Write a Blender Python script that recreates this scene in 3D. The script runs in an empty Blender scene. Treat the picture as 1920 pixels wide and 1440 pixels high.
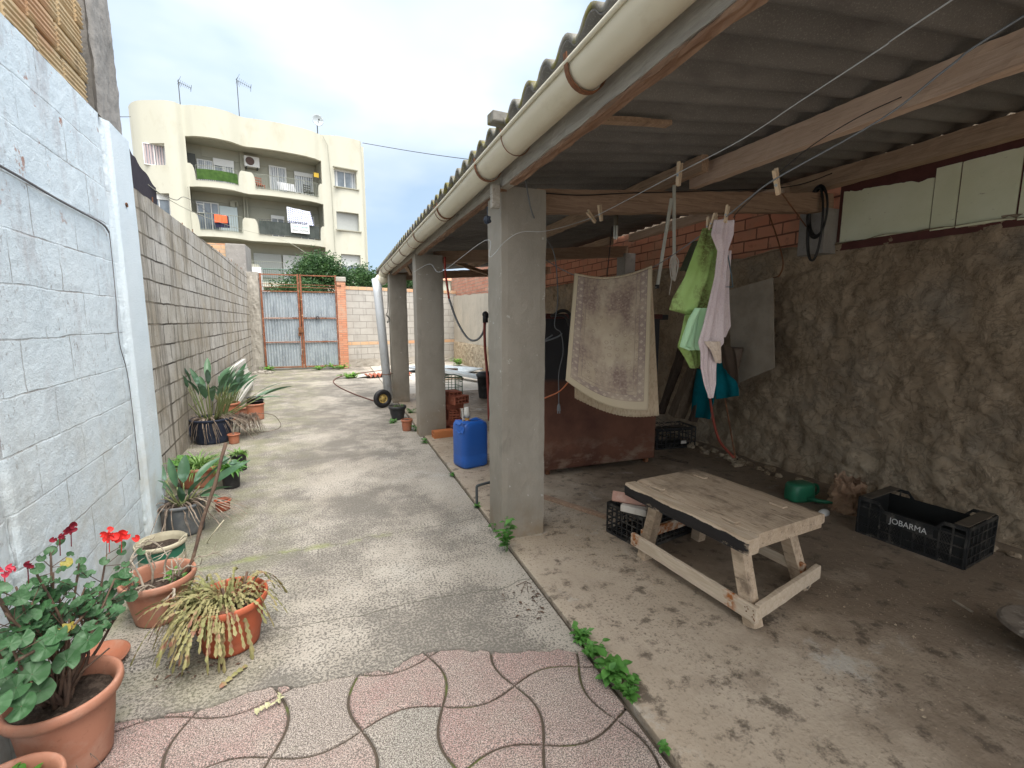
import bpy, bmesh, math, random
import numpy as np
from mathutils import Vector, Matrix, Euler, noise as mn

S = bpy.context.scene
C = S.collection
PI = math.pi
rnd = random.Random(7)

# ------------------------------------------------------------------ camera
CAMH = 1.46
cd = bpy.data.cameras.new("camera")
cam = bpy.data.objects.new("camera", cd); C.objects.link(cam)
cd.sensor_fit = 'HORIZONTAL'; cd.sensor_width = 36.0
FPX, VX, VY, CX, CY = 870.0, 628.0, 601.0, 960.0, 720.0
cd.lens = FPX / 1920.0 * 36.0
cd.clip_start = 0.02; cd.clip_end = 4000
_d = Vector((VX-CX, CY-VY, -FPX)).normalized()
_p = math.atan((CY-VY)/FPX)
_z = Vector((0, math.cos(_p), math.sin(_p)))
_x = _d.cross(_z)
ROT = Matrix((_x, _d, _z))                      # camera space -> world
cam.matrix_world = Matrix.Translation((0, 0, CAMH)) @ ROT.to_4x4()
S.camera = cam

# ------------------------------------------------------------------ world: bright overcast with thin blue gaps
SUN_EL, SUN_ROT = math.radians(66), math.radians(165)
w = bpy.data.worlds.new("World"); S.world = w; w.use_nodes = True
nt = w.node_tree; nt.nodes.clear()
def wn(t, **k):
    n = nt.nodes.new(t)
    for a, b in k.items(): setattr(n, a, b)
    return n
out = wn('ShaderNodeOutputWorld'); bg = wn('ShaderNodeBackground')
sky = wn('ShaderNodeTexSky'); sky.sky_type = 'NISHITA'; sky.sun_disc = False
sky.sun_elevation = SUN_EL; sky.sun_rotation = SUN_ROT; sky.air_density = 1.0; sky.dust_density = 1.5; sky.ozone_density = 1.2
tc = wn('ShaderNodeTexCoord'); mp = wn('ShaderNodeMapping'); mp.inputs['Scale'].default_value = (1.0, 1.0, 2.4); mp.inputs['Location'].default_value = (3.1, .4, .2)
no = wn('ShaderNodeTexNoise'); no.inputs['Scale'].default_value = 1.7; no.inputs['Detail'].default_value = 5; no.inputs['Roughness'].default_value = .48
no2 = wn('ShaderNodeTexNoise'); no2.inputs['Scale'].default_value = 2.3; no2.inputs['Detail'].default_value = 4; no2.inputs['Roughness'].default_value = .5
mp2 = wn('ShaderNodeMapping'); mp2.inputs['Scale'].default_value = (1, 1, 2.0); mp2.inputs['Location'].default_value = (-2.6, 1.7, 5.0)
r1 = wn('ShaderNodeValToRGB'); r1.color_ramp.elements[0].position = .40; r1.color_ramp.elements[1].position = .60
r1.color_ramp.elements[0].color = (3.9, 5.2, 6.7, 1); r1.color_ramp.elements[1].color = (6.7, 7.4, 8.3, 1)
r2 = wn('ShaderNodeValToRGB'); r2.color_ramp.elements[0].position = .35; r2.color_ramp.elements[1].position = .6
r2.color_ramp.elements[0].color = (.8, .8, .8, 1); r2.color_ramp.elements[1].color = (.97, .97, .97, 1)
mx = wn('ShaderNodeMix', data_type='RGBA')
L = nt.links.new
L(tc.outputs['Generated'], mp.inputs[0]); L(mp.outputs[0], no.inputs[0]); L(no.outputs[0], r1.inputs[0])
L(tc.outputs['Generated'], mp2.inputs[0]); L(mp2.outputs[0], no2.inputs[0]); L(no2.outputs[0], r2.inputs[0])
L(r2.outputs[0], mx.inputs[0]); L(sky.outputs[0], mx.inputs[6]); L(r1.outputs[0], mx.inputs[7])
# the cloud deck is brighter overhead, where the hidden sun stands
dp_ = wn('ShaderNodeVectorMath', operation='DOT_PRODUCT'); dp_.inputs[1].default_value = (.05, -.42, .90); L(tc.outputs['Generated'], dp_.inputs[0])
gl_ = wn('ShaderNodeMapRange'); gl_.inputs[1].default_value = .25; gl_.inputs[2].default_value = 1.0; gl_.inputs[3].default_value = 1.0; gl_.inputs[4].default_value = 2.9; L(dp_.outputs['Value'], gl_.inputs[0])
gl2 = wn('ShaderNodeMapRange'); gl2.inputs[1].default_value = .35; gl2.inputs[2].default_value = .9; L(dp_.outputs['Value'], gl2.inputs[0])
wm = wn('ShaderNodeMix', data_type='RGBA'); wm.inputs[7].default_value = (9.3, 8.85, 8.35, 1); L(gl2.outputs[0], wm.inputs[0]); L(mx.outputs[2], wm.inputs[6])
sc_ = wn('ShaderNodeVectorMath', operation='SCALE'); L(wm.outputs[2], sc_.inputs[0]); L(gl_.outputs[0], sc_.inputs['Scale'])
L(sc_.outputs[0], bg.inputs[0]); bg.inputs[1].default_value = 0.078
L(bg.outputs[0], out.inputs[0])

sl = bpy.data.lights.new("sun", 'SUN'); sl.energy = 1.9; sl.angle = math.radians(30); sl.color = (1.0, .955, .90)
sun = bpy.data.objects.new("sun", sl); C.objects.link(sun)
sdir = Vector((math.cos(SUN_EL)*math.sin(SUN_ROT), math.cos(SUN_EL)*math.cos(SUN_ROT), math.sin(SUN_EL)))
sun.rotation_euler = sdir.to_track_quat('Z', 'Y').to_euler()

S.view_settings.view_transform = 'Standard'; S.view_settings.look = 'None'
S.view_settings.exposure = 1.02; S.view_settings.gamma = 1.0
S.render.engine = 'CYCLES'
S.cycles.max_bounces = 8; S.cycles.diffuse_bounces = 5

# ------------------------------------------------------------------ measuring helpers: a sight line of the survey meets the ground, a depth or a wall
def _ray(x, y): return ROT @ Vector((x-CX, CY-y, -FPX))
_O = Vector((0, 0, CAMH))
def G(x, y, z=0.0):
    r = _ray(x, y); return _O + r*((z-CAMH)/r.z)
def AY(x, y, Y):
    r = _ray(x, y); return _O + r*(Y/r.y)
def AX(x, y, X):
    r = _ray(x, y); return _O + r*(X/r.x)

# ------------------------------------------------------------------ materials
class NB:
    def __init__(s, name):
        m = bpy.data.materials.new(name); m.use_nodes = True
        s.m = m; s.nt = m.node_tree; s.b = s.nt.nodes['Principled BSDF']; s.out = s.nt.nodes['Material Output']
        s.tc = s.n('ShaderNodeTexCoord'); s.h = None
    def n(s, t, **k):
        n = s.nt.nodes.new(t)
        for a, b in k.items(): setattr(n, a, b)
        return n
    def l(s, a, b): s.nt.links.new(a, b)
    def co(s, scale=(1, 1, 1), loc=(0, 0, 0), kind='Object', rot=(0, 0, 0)):
        mp = s.n('ShaderNodeMapping'); s.l(s.tc.outputs[kind], mp.inputs[0])
        mp.inputs['Scale'].default_value = scale; mp.inputs['Location'].default_value = loc; mp.inputs['Rotation'].default_value = rot
        return mp.outputs[0]
    def noise(s, sc, det=4, ro=.55, vec=None, dist=0):
        t = s.n('ShaderNodeTexNoise'); t.inputs['Scale'].default_value = sc; t.inputs['Detail'].default_value = det
        t.inputs['Roughness'].default_value = ro; t.inputs['Distortion'].default_value = dist
        s.l(vec if vec is not None else s.tc.outputs['Object'], t.inputs['Vector']); return t.outputs[0]
    def voro(s, sc, feat='F1', vec=None, out='Distance', rand=1):
        t = s.n('ShaderNodeTexVoronoi'); t.feature = feat; t.inputs['Scale'].default_value = sc; t.inputs['Randomness'].default_value = rand
        s.l(vec if vec is not None else s.tc.outputs['Object'], t.inputs['Vector']); return t.outputs[out]
    def ramp(s, f, lo, hi, a=0., b=1.):
        r = s.n('ShaderNodeMapRange'); r.clamp = True
        s.l(f, r.inputs[0]); r.inputs[1].default_value = lo; r.inputs[2].default_value = hi; r.inputs[3].default_value = a; r.inputs[4].default_value = b
        return r.outputs[0]
    def math(s, op, a, b=None):
        r = s.n('ShaderNodeMath', operation=op)
        for i, v in enumerate((a, b)):
            if v is None: continue
            if isinstance(v, (int, float)): r.inputs[i].default_value = v
            else: s.l(v, r.inputs[i])
        return r.outputs[0]
    def mix(s, f, a, b):
        x = s.n('ShaderNodeMix', data_type='RGBA')
        for i, v in ((0, f), (6, a), (7, b)):
            if isinstance(v, (int, float)): x.inputs[i].default_value = v
            elif isinstance(v, (tuple, list)): x.inputs[i].default_value = (*v[:3], 1)
            else: s.l(v, x.inputs[i])
        return x.outputs[2]
    def sep(s, kind='Object'):
        x = s.n('ShaderNodeSeparateXYZ'); s.l(s.tc.outputs[kind], x.inputs[0]); return x.outputs
    def bump(s, h, st=.5, dist=.01):
        b = s.n('ShaderNodeBump'); b.inputs['Strength'].default_value = st; b.inputs['Distance'].default_value = dist
        s.l(h, b.inputs['Height'])
        if s.h is not None: s.l(s.h, b.inputs['Normal'])
        s.h = b.outputs[0]
    def fin(s, col, rough=.8, spec=.3, **k):
        if isinstance(col, (tuple, list)): s.b.inputs['Base Color'].default_value = (*col[:3], 1)
        else: s.l(col, s.b.inputs['Base Color'])
        if isinstance(rough, (int, float)): s.b.inputs['Roughness'].default_value = rough
        else: s.l(rough, s.b.inputs['Roughness'])
        s.b.inputs['Specular IOR Level'].default_value = spec
        for a, v in k.items(): s.b.inputs[a.replace('_', ' ')].default_value = v
        if s.h is not None: s.l(s.h, s.b.inputs['Normal'])
        return s.m

def weathered(name, base, layers=(), rough=.8, bumps=((40, .3, .004),), spec=.3, scale=(1, 1, 1), **k):
    """base colour, then stain layers (scale, detail, lo, hi, colour, amount) and bumps (scale, strength, distance)"""
    n = NB(name); v = n.co(scale); c = base
    for i, (sc, det, lo, hi, col, amt) in enumerate(layers):
        vv = n.co(scale, (i*3.7, i*1.9, i*5.3))
        f = n.ramp(n.noise(sc, det, .6, vv), lo, hi, 0, amt); c = n.mix(f, c, col)
    for sc, st, di in bumps: n.bump(n.noise(sc, 5, .6, v), st, di)
    return n.fin(c, rough, spec, **k)

def plain(name, col, rough=.6, spec=.4, var=.25, sc=12, bump=.15, **k):
    d = tuple(c*(1-var) for c in col); l = tuple(min(1, c*(1+var*.5)) for c in col)
    return weathered(name, col, ((sc, 4, .45, .7, d, .8), (sc*3.3, 3, .5, .75, l, .6)), rough, ((sc*6, bump, .003),), spec, **k)

def leafmat(name, col, col2, sc=8, trans=.25, rough=.45, third=None):
    n = NB(name); f = n.ramp(n.noise(sc, 3), .35, .65); c = n.mix(f, col, col2)
    if third: c = n.mix(n.ramp(n.noise(sc*2.2, 2, .5, n.co((1, 1, 1), (9, 2, 4))), .55, .68), c, third)
    n.bump(n.noise(sc*6, 3), .2, .003)
    m = n.fin(c, rough, .35)
    t = n.n('ShaderNodeBsdfTranslucent'); n.l(c, t.inputs[0]); x = n.n('ShaderNodeMixShader'); x.inputs[0].default_value = trans
    n.l(n.b.outputs[0], x.inputs[1]); n.l(t.outputs[0], x.inputs[2]); n.l(x.outputs[0], n.out.inputs[0]); return m

def bricks(name, c1, c2, mortar, bw, rh, ms, off=.5, dist=.01, dsc=6, stain=(), bst=.6, bdist=.01, rough=.9, fine=90, smooth=.3, grooves=None, fbump=.5, shift=(0, 0)):
    n = NB(name); uv = n.co((1, 1, 1), (shift[0], shift[1], 0), kind='UV')
    t = n.n('ShaderNodeTexNoise'); t.inputs['Scale'].default_value = dsc; t.inputs['Detail'].default_value = 5; n.l(uv, t.inputs['Vector'])
    a = n.n('ShaderNodeVectorMath', operation='MULTIPLY_ADD'); n.l(t.outputs['Color'], a.inputs[0]); a.inputs[1].default_value = (dist, dist, 0); n.l(uv, a.inputs[2])
    b = n.n('ShaderNodeTexBrick'); b.offset = off; n.l(a.outputs[0], b.inputs['Vector'])
    b.inputs['Scale'].default_value = 1; b.inputs['Brick Width'].default_value = bw; b.inputs['Row Height'].default_value = rh
    b.inputs['Mortar Size'].default_value = ms; b.inputs['Mortar Smooth'].default_value = smooth; b.inputs['Bias'].default_value = 0
    b.inputs['Color1'].default_value = (*c1, 1); b.inputs['Color2'].default_value = (*c2, 1); b.inputs['Mortar'].default_value = (*mortar, 1)
    c = b.outputs['Color']
    for i, (sc, det, lo, hi, col, amt, *st) in enumerate(stain):
        st = st[0] if st else (1, 1, 1)
        vv = n.co(st, (i*3.7, i*1.9, i*5.3)); c = n.mix(n.ramp(n.noise(sc, det, .6, vv), lo, hi, 0, amt), c, col)
    n.bump(n.math('SUBTRACT', 1.0, b.outputs['Fac']), bst, bdist)
    if grooves:
        wv = n.n('ShaderNodeTexWave'); wv.bands_direction = 'Y'; wv.inputs['Scale'].default_value = grooves; wv.inputs['Distortion'].default_value = .6; n.l(a.outputs[0], wv.inputs[0])
        n.bump(wv.outputs['Fac'], .8, .008)
    n.bump(n.noise(fine, 5, .7), fbump, .006)
    return n.fin(c, rough, .2)

# ------------------------------------------------------------------ mesh builder
class MB:
    def __init__(s): s.v = []; s.f = []; s.uv = None; s.col = None
    def add(s, vs, fs):
        o = len(s.v); s.v += [Vector(v) for v in vs]; s.f += [tuple(i+o for i in f) for f in fs]; return s
    def box(s, c, d, rz=0, ry=0, rx=0, taper=1):
        c = Vector(c); M = Euler((rx, ry, rz)).to_matrix(); x, y, z = d[0]/2, d[1]/2, d[2]/2
        vs = [(-x, -y, -z), (x, -y, -z), (x, y, -z), (-x, y, -z), (-x*taper, -y*taper, z), (x*taper, -y*taper, z), (x*taper, y*taper, z), (-x*taper, y*taper, z)]
        return s.add([M @ Vector(v)+c for v in vs], [(0, 3, 2, 1), (4, 5, 6, 7), (0, 1, 5, 4), (1, 2, 6, 5), (2, 3, 7, 6), (3, 0, 4, 7)])
    def bb(s, x0, x1, y0, y1, z0, z1): return s.box(((x0+x1)/2, (y0+y1)/2, (z0+z1)/2), (x1-x0, y1-y0, z1-z0))
    def beam(s, a, b, w, h, up=(0, 0, 1), seg=1, jit=0):
        """rectangular timber from a to b (axis through the middle), slightly uneven when seg > 1"""
        a = Vector(a); b = Vector(b); d = (b-a); ln = d.length; d.normalize(); u = Vector(up); sdv = d.cross(u).normalized(); u = sdv.cross(d)
        vs = []; fs = []
        for i in range(seg+1):
            c = a+(b-a)*i/seg
            for (p, q) in ((-1, -1), (1, -1), (1, 1), (-1, 1)):
                vs.append(c+sdv*(p*w/2+rnd.uniform(-jit, jit))+u*(q*h/2+rnd.uniform(-jit, jit)))
        for i in range(seg):
            for k in range(4): fs.append((i*4+k, i*4+(k+1) % 4, i*4+4+(k+1) % 4, i*4+4+k))
        fs += [(3, 2, 1, 0), tuple(seg*4+k for k in range(4))]
        return s.add(vs, fs)
    def tube(s, pts, r, n=8, cap=True):
        pts = [Vector(p) for p in pts]; m = len(pts); rr = r if isinstance(r, (list, tuple)) else [r]*m
        vs = []; fs = []; N = None
        for i, p in enumerate(pts):
            t = (pts[min(i+1, m-1)]-pts[max(i-1, 0)])
            if t.length < 1e-9: t = Vector((0, 0, 1))
            t.normalize()
            if N is None: N = t.orthogonal().normalized()
            else:
                N = N-t*N.dot(t)
                if N.length < 1e-6: N = t.orthogonal()
                N.normalize()
            B = t.cross(N)
            for k in range(n):
                a = 2*PI*k/n; vs.append(p+(N*math.cos(a)+B*math.sin(a))*rr[i])
        for i in range(m-1):
            for k in range(n): fs.append((i*n+k, i*n+(k+1) % n, (i+1)*n+(k+1) % n, (i+1)*n+k))
        if cap: fs += [tuple(reversed(range(n))), tuple((m-1)*n+k for k in range(n))]
        return s.add(vs, fs)
    def lathe(s, prof, c=(0, 0, 0), n=40, close=False, ell=1, jit=0):
        c = Vector(c); m = len(prof); vs = []; fs = []
        for i, (r, z) in enumerate(prof):
            for k in range(n):
                a = 2*PI*k/n; q = r*(1+jit*math.sin(3*a+i)); vs.append(c+Vector((q*math.cos(a), q*ell*math.sin(a), z)))
        for i in range(m-1):
            for k in range(n): fs.append((i*n+k, i*n+(k+1) % n, (i+1)*n+(k+1) % n, (i+1)*n+k))
        if close:
            fs += [tuple(reversed(range(n))), tuple((m-1)*n+k for k in range(n))]
        return s.add(vs, fs)
    def grid(s, f, nu, nv, thick=0, flip=False):
        vs = [Vector(f(i/nu, j/nv)) for i in range(nu+1) for j in range(nv+1)]; fs = []
        q = lambda i, j: i*(nv+1)+j
        for i in range(nu):
            for j in range(nv):
                t = (q(i, j), q(i+1, j), q(i+1, j+1), q(i, j+1)); fs.append(t[::-1] if flip else t)
        if thick:
            N = [Vector() for _ in vs]
            for t in fs:
                nn = (vs[t[2]]-vs[t[0]]).cross(vs[t[3]]-vs[t[1]])
                for k in t: N[k] += nn
            o = len(vs); vs += [v-(nn.normalized() if nn.length else Vector((0, 0, 1)))*thick for v, nn in zip(vs, N)]
            fs += [tuple(k+o for k in t[::-1]) for t in fs]
            edge = [q(i, 0) for i in range(nu)]+[q(nu, j) for j in range(nv)]+[q(i, nv) for i in range(nu, 0, -1)]+[q(0, j) for j in range(nv, 0, -1)]
            for k in range(len(edge)):
                a, b = edge[k], edge[(k+1) % len(edge)]; t = (b, a, a+o, b+o); fs.append(t[::-1] if flip else t)
        return s.add(vs, fs)
    def prism(s, poly, z0, z1):
        n = len(poly); vs = [(x, y, z0) for x, y in poly]+[(x, y, z1) for x, y in poly]
        return s.add(vs, [tuple(reversed(range(n))), tuple(range(n, 2*n))]+[(k, (k+1) % n, n+(k+1) % n, n+k) for k in range(n)])
    def sphere(s, c, r, nu=10, nv=7, sc=(1, 1, 1), jit=0):
        c = Vector(c); vs = [c+Vector((0, 0, -r*sc[2]))]; fs = []
        for j in range(1, nv):
            t = -PI/2+PI*j/nv
            for k in range(nu):
                a = 2*PI*k/nu; q = r*(1+rnd.uniform(-jit, jit)); vs.append(c+Vector((q*math.cos(t)*math.cos(a)*sc[0], q*math.cos(t)*math.sin(a)*sc[1], q*math.sin(t)*sc[2])))
        vs.append(c+Vector((0, 0, r*sc[2])))
        for k in range(nu):
            fs.append((0, 1+(k+1) % nu, 1+k)); fs.append((len(vs)-1, len(vs)-1-nu+k, len(vs)-1-nu+(k+1) % nu))
        for j in range(nv-2):
            for k in range(nu):
                a = 1+j*nu+k; b = 1+j*nu+(k+1) % nu; fs.append((a, b, b+nu, a+nu))
        return s.add(vs, fs)
    def build(s, name, mat, parent=None, smooth=False, bevel=0, uvf=None, world=False, kind=None, origin=None, xf=None):
        vs = s.v
        if xf is not None: vs = [xf @ v for v in vs]
        uvs = [uvf(v) for v in vs] if uvf else None
        loc = Vector((0, 0, 0))
        if parent is None:
            if origin is not None: loc = Vector(origin)
            else:
                xs = [v.x for v in vs]; ys = [v.y for v in vs]; zs = [v.z for v in vs]
                loc = Vector(((min(xs)+max(xs))/2, (min(ys)+max(ys))/2, min(zs)))
        elif world:
            r = parent
            while r.parent: r = r.parent
            loc = Vector(r.location)
        me = bpy.data.meshes.new(name); me.from_pydata([tuple(v-loc) for v in vs], [], s.f); me.update()
        if uvs:
            ul = me.uv_layers.new(name='uv'); li = np.empty(len(me.loops), dtype=np.int32); me.loops.foreach_get('vertex_index', li)
            ul.data.foreach_set('uv', np.array(uvs, dtype=np.float32)[li].ravel())
        if smooth: me.polygons.foreach_set('use_smooth', [True]*len(me.polygons))
        me.materials.append(mat)
        o = bpy.data.objects.new(name, me); C.objects.link(o)
        if parent: o.parent = parent
        else: o.location = loc
        if bevel:
            b = o.modifiers.new('bevel', 'BEVEL'); b.width = bevel; b.segments = 2; b.limit_method = 'ANGLE'; b.angle_limit = .6
        if kind: o['kind'] = kind
        return o

def tag(o, label=None, cat=None, group=None, kind=None):
    if label: o['label'] = label
    if cat: o['category'] = cat
    if group: o['group'] = group
    if kind: o['kind'] = kind
    return o
def thing(name, label, cat, loc=(0, 0, 0), rz=0, group=None):
    o = bpy.data.objects.new(name, None); C.objects.link(o); o.empty_display_size = .1
    o.location = loc; o.rotation_euler = (0, 0, rz); return tag(o, label, cat, group)
def copy_tree(o, parent=None):
    kids = [k for k in bpy.data.objects if k.parent == o]
    c = o.copy(); C.objects.link(c); c.parent = parent
    for k in kids: copy_tree(k, c)
    return c
def lerp(a, b, t): return a+(b-a)*t
def pw(x, tab):
    if x <= tab[0][0]: return tab[0][1]
    for (a, p), (b, q) in zip(tab, tab[1:]):
        if x <= b:
            t = (x-a)/(b-a); t = t*t*(3-2*t); return p+(q-p)*t
    return tab[-1][1]
def bez(a, b, c, n=12):
    a, b, c = Vector(a), Vector(b), Vector(c); return [a*(1-t)**2+b*2*t*(1-t)+c*t*t for t in [i/n for i in range(n+1)]]
def smoothline(pts, n=6):
    P = [Vector(p) for p in pts]; out = []
    for i in range(len(P)-1):
        p0 = P[max(i-1, 0)]; p1 = P[i]; p2 = P[i+1]; p3 = P[min(i+2, len(P)-1)]
        for k in range(n):
            t = k/n; out.append(.5*((2*p1)+(p2-p0)*t+(2*p0-5*p1+4*p2-p3)*t*t+(3*p1-p0-3*p2+p3)*t**3))
    return out+[P[-1]]

# ================================================================== SETTING
# ---- materials of the setting
n = NB('path_concrete'); X, Y, Z = n.sep('Object')
big = n.noise(1.1, 6, .62); c = n.mix(n.ramp(big, .38, .62), (.325, .295, .25), (.41, .38, .33))
c = n.mix(n.ramp(n.noise(2.4, 6, .65, n.co((1, 1, 1), (1, 8, 2))), .56, .70, 0, .6), c, (.42, .405, .37))
# exposed aggregate: dark pits, denser in worn patches and absent from the smooth strip along the slab
dens = n.math('ADD', n.math('MULTIPLY', n.noise(1.5, 7, .66, n.co((1, 1, 1), (7, 3, 1))), .75), n.math('MULTIPLY', n.noise(5.0, 5, .6, n.co((1, 1, 1), (2, 2, 5))), .25))
dens = n.math('SUBTRACT', dens, n.math('MULTIPLY', n.ramp(n.math('ADD', X, n.math('MULTIPLY', n.noise(2.3, 5, .6), .5)), .88, 1.12), .13))
pit = n.noise(85, 3, .62); pit2 = n.noise(190, 2, .55); th = n.ramp(dens, .38, .60, .58, .44)
pm = n.ramp(n.math('SUBTRACT', pit, th), -.01, .05); pm2 = n.ramp(n.math('SUBTRACT', pit2, th), .0, .05)
c = n.mix(n.math('MULTIPLY', pm, .9), c, (.10, .092, .08)); c = n.mix(n.math('MULTIPLY', pm2, .6), c, (.16, .145, .13)); c = n.mix(n.ramp(n.noise(230, 2, .5, n.co((1, 1, 1), (1, 6, 1))), .60, .70, 0, .55), c, (.50, .48, .44))
c = n.mix(n.ramp(dens, .48, .60, 0, .55), c, (.155, .145, .125))
ms = n.math('MULTIPLY', n.ramp(n.noise(3.0, 6, .6, n.co((1, 1, 1), (4, 4, 4))), .42, .60), n.ramp(X, -.1, -1.0)); c = n.mix(n.math('MULTIPLY', ms, .6), c, (.21, .215, .12))
wob = n.math('MULTIPLY', n.math('SUBTRACT', n.noise(3, 5, .6, n.co((1, .2, 1))), .5), .16)
def crack(yc, w_, sl):      # hairline joints that cross the path
    return n.ramp(n.math('ABSOLUTE', n.math('ADD', n.math('SUBTRACT', Y, yc), n.math('ADD', wob, n.math('MULTIPLY', X, sl)))), w_, w_*.3)
for yc, sl in ((3.12, -.05), (2.28, .02), (5.2, .03), (7.4, .0)): c = n.mix(n.math('MULTIPLY', crack(yc, .006, sl), .75), c, (.10, .095, .075))
c = n.mix(n.math('MULTIPLY', n.math('MULTIPLY', crack(3.12, .05, -.05), n.ramp(n.noise(5, 6, .7, n.co((1, 1, 1), (6, 6, 1))), .46, .62)), n.ramp(X, .55, .1, 0, .6)), c, (.25, .28, .11))
n.bump(n.math('SUBTRACT', 1.0, pm), .6, .005); n.bump(n.noise(9, 5, .6), .5, .012); n.bump(n.noise(150, 4, .65), .4, .003)
wet = n.ramp(n.noise(1.9, 5, .6, n.co((1, 1, 1), (2.2, 6.1, 1))), .60, .66)
M_path = n.fin(c, n.ramp(wet, 0, 1, .9, .5), .3)

n = NB('shed_floor_concrete'); X, Y, Z = n.sep('Object')
big = n.noise(1.3, 7, .65); c = n.mix(n.ramp(big, .35, .65), (.35, .285, .215), (.45, .38, .30))
fine = n.noise(70, 4, .6)
c = n.mix(n.math('MULTIPLY', n.ramp(fine, .55, .66), n.ramp(n.noise(2.5, 5), .4, .6, .2, .9)), c, (.15, .12, .09))
dirt = n.math('ADD', n.ramp(X, .9, 2.6, -.28, .20), n.noise(2.1, 7, .65, n.co((1, 1, 1), (3, 9, 1))))
c = n.mix(n.ramp(dirt, .42, .64, 0, .9), c, (.19, .145, .105))
c = n.mix(n.ramp(n.noise(3.2, 7, .7, n.co((1, 1, 1), (12, 9, 1))), .60, .70, 0, .7), c, (.46, .44, .40))
c = n.mix(n.ramp(n.noise(9, 7, .72, n.co((1, 1, 1), (2, 5, 1))), .54, .64, 0, .85), c, (.09, .07, .052))
n.bump(fine, .5, .005); n.bump(n.noise(14, 6, .65), .6, .012)
M_slab = n.fin(c, n.ramp(n.noise(2.0, 4, .6, n.co((1, 1, 1), (1, 1, 8))), .5, .62, .62, .92), .35)

n = NB('yard_concrete'); c = n.mix(n.ramp(n.noise(1.2, 6, .62), .35, .65), (.40, .37, .32), (.54, .51, .46))
c = n.mix(n.ramp(n.noise(4, 6, .6, n.co((1, 1, 1), (5, 5, 5))), .55, .72, 0, .8), c, (.21, .19, .16)); n.bump(n.noise(30, 5, .6), .5, .008)
M_yard = n.fin(c, .85, .3)
M_dirt = weathered('bare_earth', (.20, .16, .115), ((3, 5, .45, .6, (.11, .09, .065), .8), (40, 3, .5, .65, (.3, .27, .22), .6)), .95, ((60, .6, .01), (8, .5, .03)))

# ---- ground: one sheet to the horizon, then the concrete sheets on it
MB().add([(-1500, -1500, -.06), (1500, -1500, -.06), (1500, 1500, -.06), (-1500, 1500, -.06)], [(0, 1, 2, 3)]).build('ground', M_dirt, kind='structure')
# curved front lip of the path where the cement was trowelled over the old paving
lip = [(-3.2, 2.02), (-1.2, 1.99), (-.82, 1.944), (-.56, 1.90), (-.35, 1.925), (-.2, 1.885), (-.02, 1.872), (.08, 1.86), (.16, 1.845), (.24, 1.885), (.34, 1.90), (.45, 1.86), (.58, 1.80), (.70, 1.76), (.83, 1.715), (.974, 1.66)]
lip = [(x+rnd.uniform(-.008, .008), y+rnd.uniform(-.010, .010)) for x, y in [tuple(v[:2]) for v in smoothline([(x, y, 0) for x, y in lip], 5)]]
lip[-1] = (.974, lip[-1][1])
m = MB(); poly = lip+[(.974, 17.5), (-3.2, 17.5)]
k = len(lip)
vs = [(x, y, 0.0) for x, y in lip]+[(x, y-.004, -.03) for x, y in lip]+[(x, 3.0, 0) for x, y in lip]+[(x, 17.5, 0) for x, y in lip]
fs = []
for i in range(k-1): fs += [(k+i, k+i+1, i+1, i), (i, i+1, 2*k+i+1, 2*k+i), (2*k+i, 2*k+i+1, 3*k+i+1, 3*k+i)]
m.add(vs, fs); m.build('path', M_path, kind='structure', origin=(0, 0, 0))
MB().bb(.99, 4.4, -2.5, 9.3, -.05, .016).build('shed_floor', M_slab, kind='structure', origin=(0, 0, 0), bevel=.004)
MB().bb(.99, 4.6, 9.32, 17.5, -.05, .006).build('yard_floor', M_yard, kind='structure', origin=(0, 0, 0))

# ---- curved paving stones, edges bulge one way and then the other
n = NB('paving_stone'); at = n.n('ShaderNodeAttribute'); at.attribute_name = 'tint'
f1 = n.noise(210, 3, .6); c = n.mix(at.outputs['Fac'], (.37, .25, .225), (.32, .305, .265))
c = n.mix(n.ramp(n.noise(5, 6, .65), .45, .65, 0, .6), c, (.40, .35, .30)); c = n.mix(n.ramp(f1, .45, .54, 0, .95), c, (.10, .085, .075)); c = n.mix(n.ramp(n.noise(330, 2), .58, .68, 0, .8), c, (.66, .60, .56))
c = n.mix(n.ramp(n.noise(7, 6, .7, n.co((1, 1, 1), (3, 3, 3))), .60, .75, 0, .5), c, (.20, .19, .15))
n.bump(f1, .6, .004); n.bump(n.noise(20, 4), .3, .004)
M_pav = n.fin(c, .85, .3)
n = NB('joint_mud'); c = n.mix(n.ramp(n.noise(4, 5), .55, .66), (.08, .065, .05), (.09, .12, .03)); n.bump(n.noise(90, 4), .6, .006); M_joint = n.fin(c, .95, .2)
P = .296; px0, py0 = .02, 1.59
def wav(t, sg): return sg*.043*math.sin(PI*t)
def edge_h(i, j, t):   # along +x from node i,j
    sg = 1 if (i+j) % 2 == 0 else -1
    return (px0+P*(i+t), py0+P*j*.96+wav(t, sg))
def edge_v(i, j, t):   # along +y from node
    sg = 1 if (i+j) % 2 == 1 else -1
    return (px0+P*i+wav(t, sg), py0+P*.96*(j+t))
m = MB(); tint = []; K = 14
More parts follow.
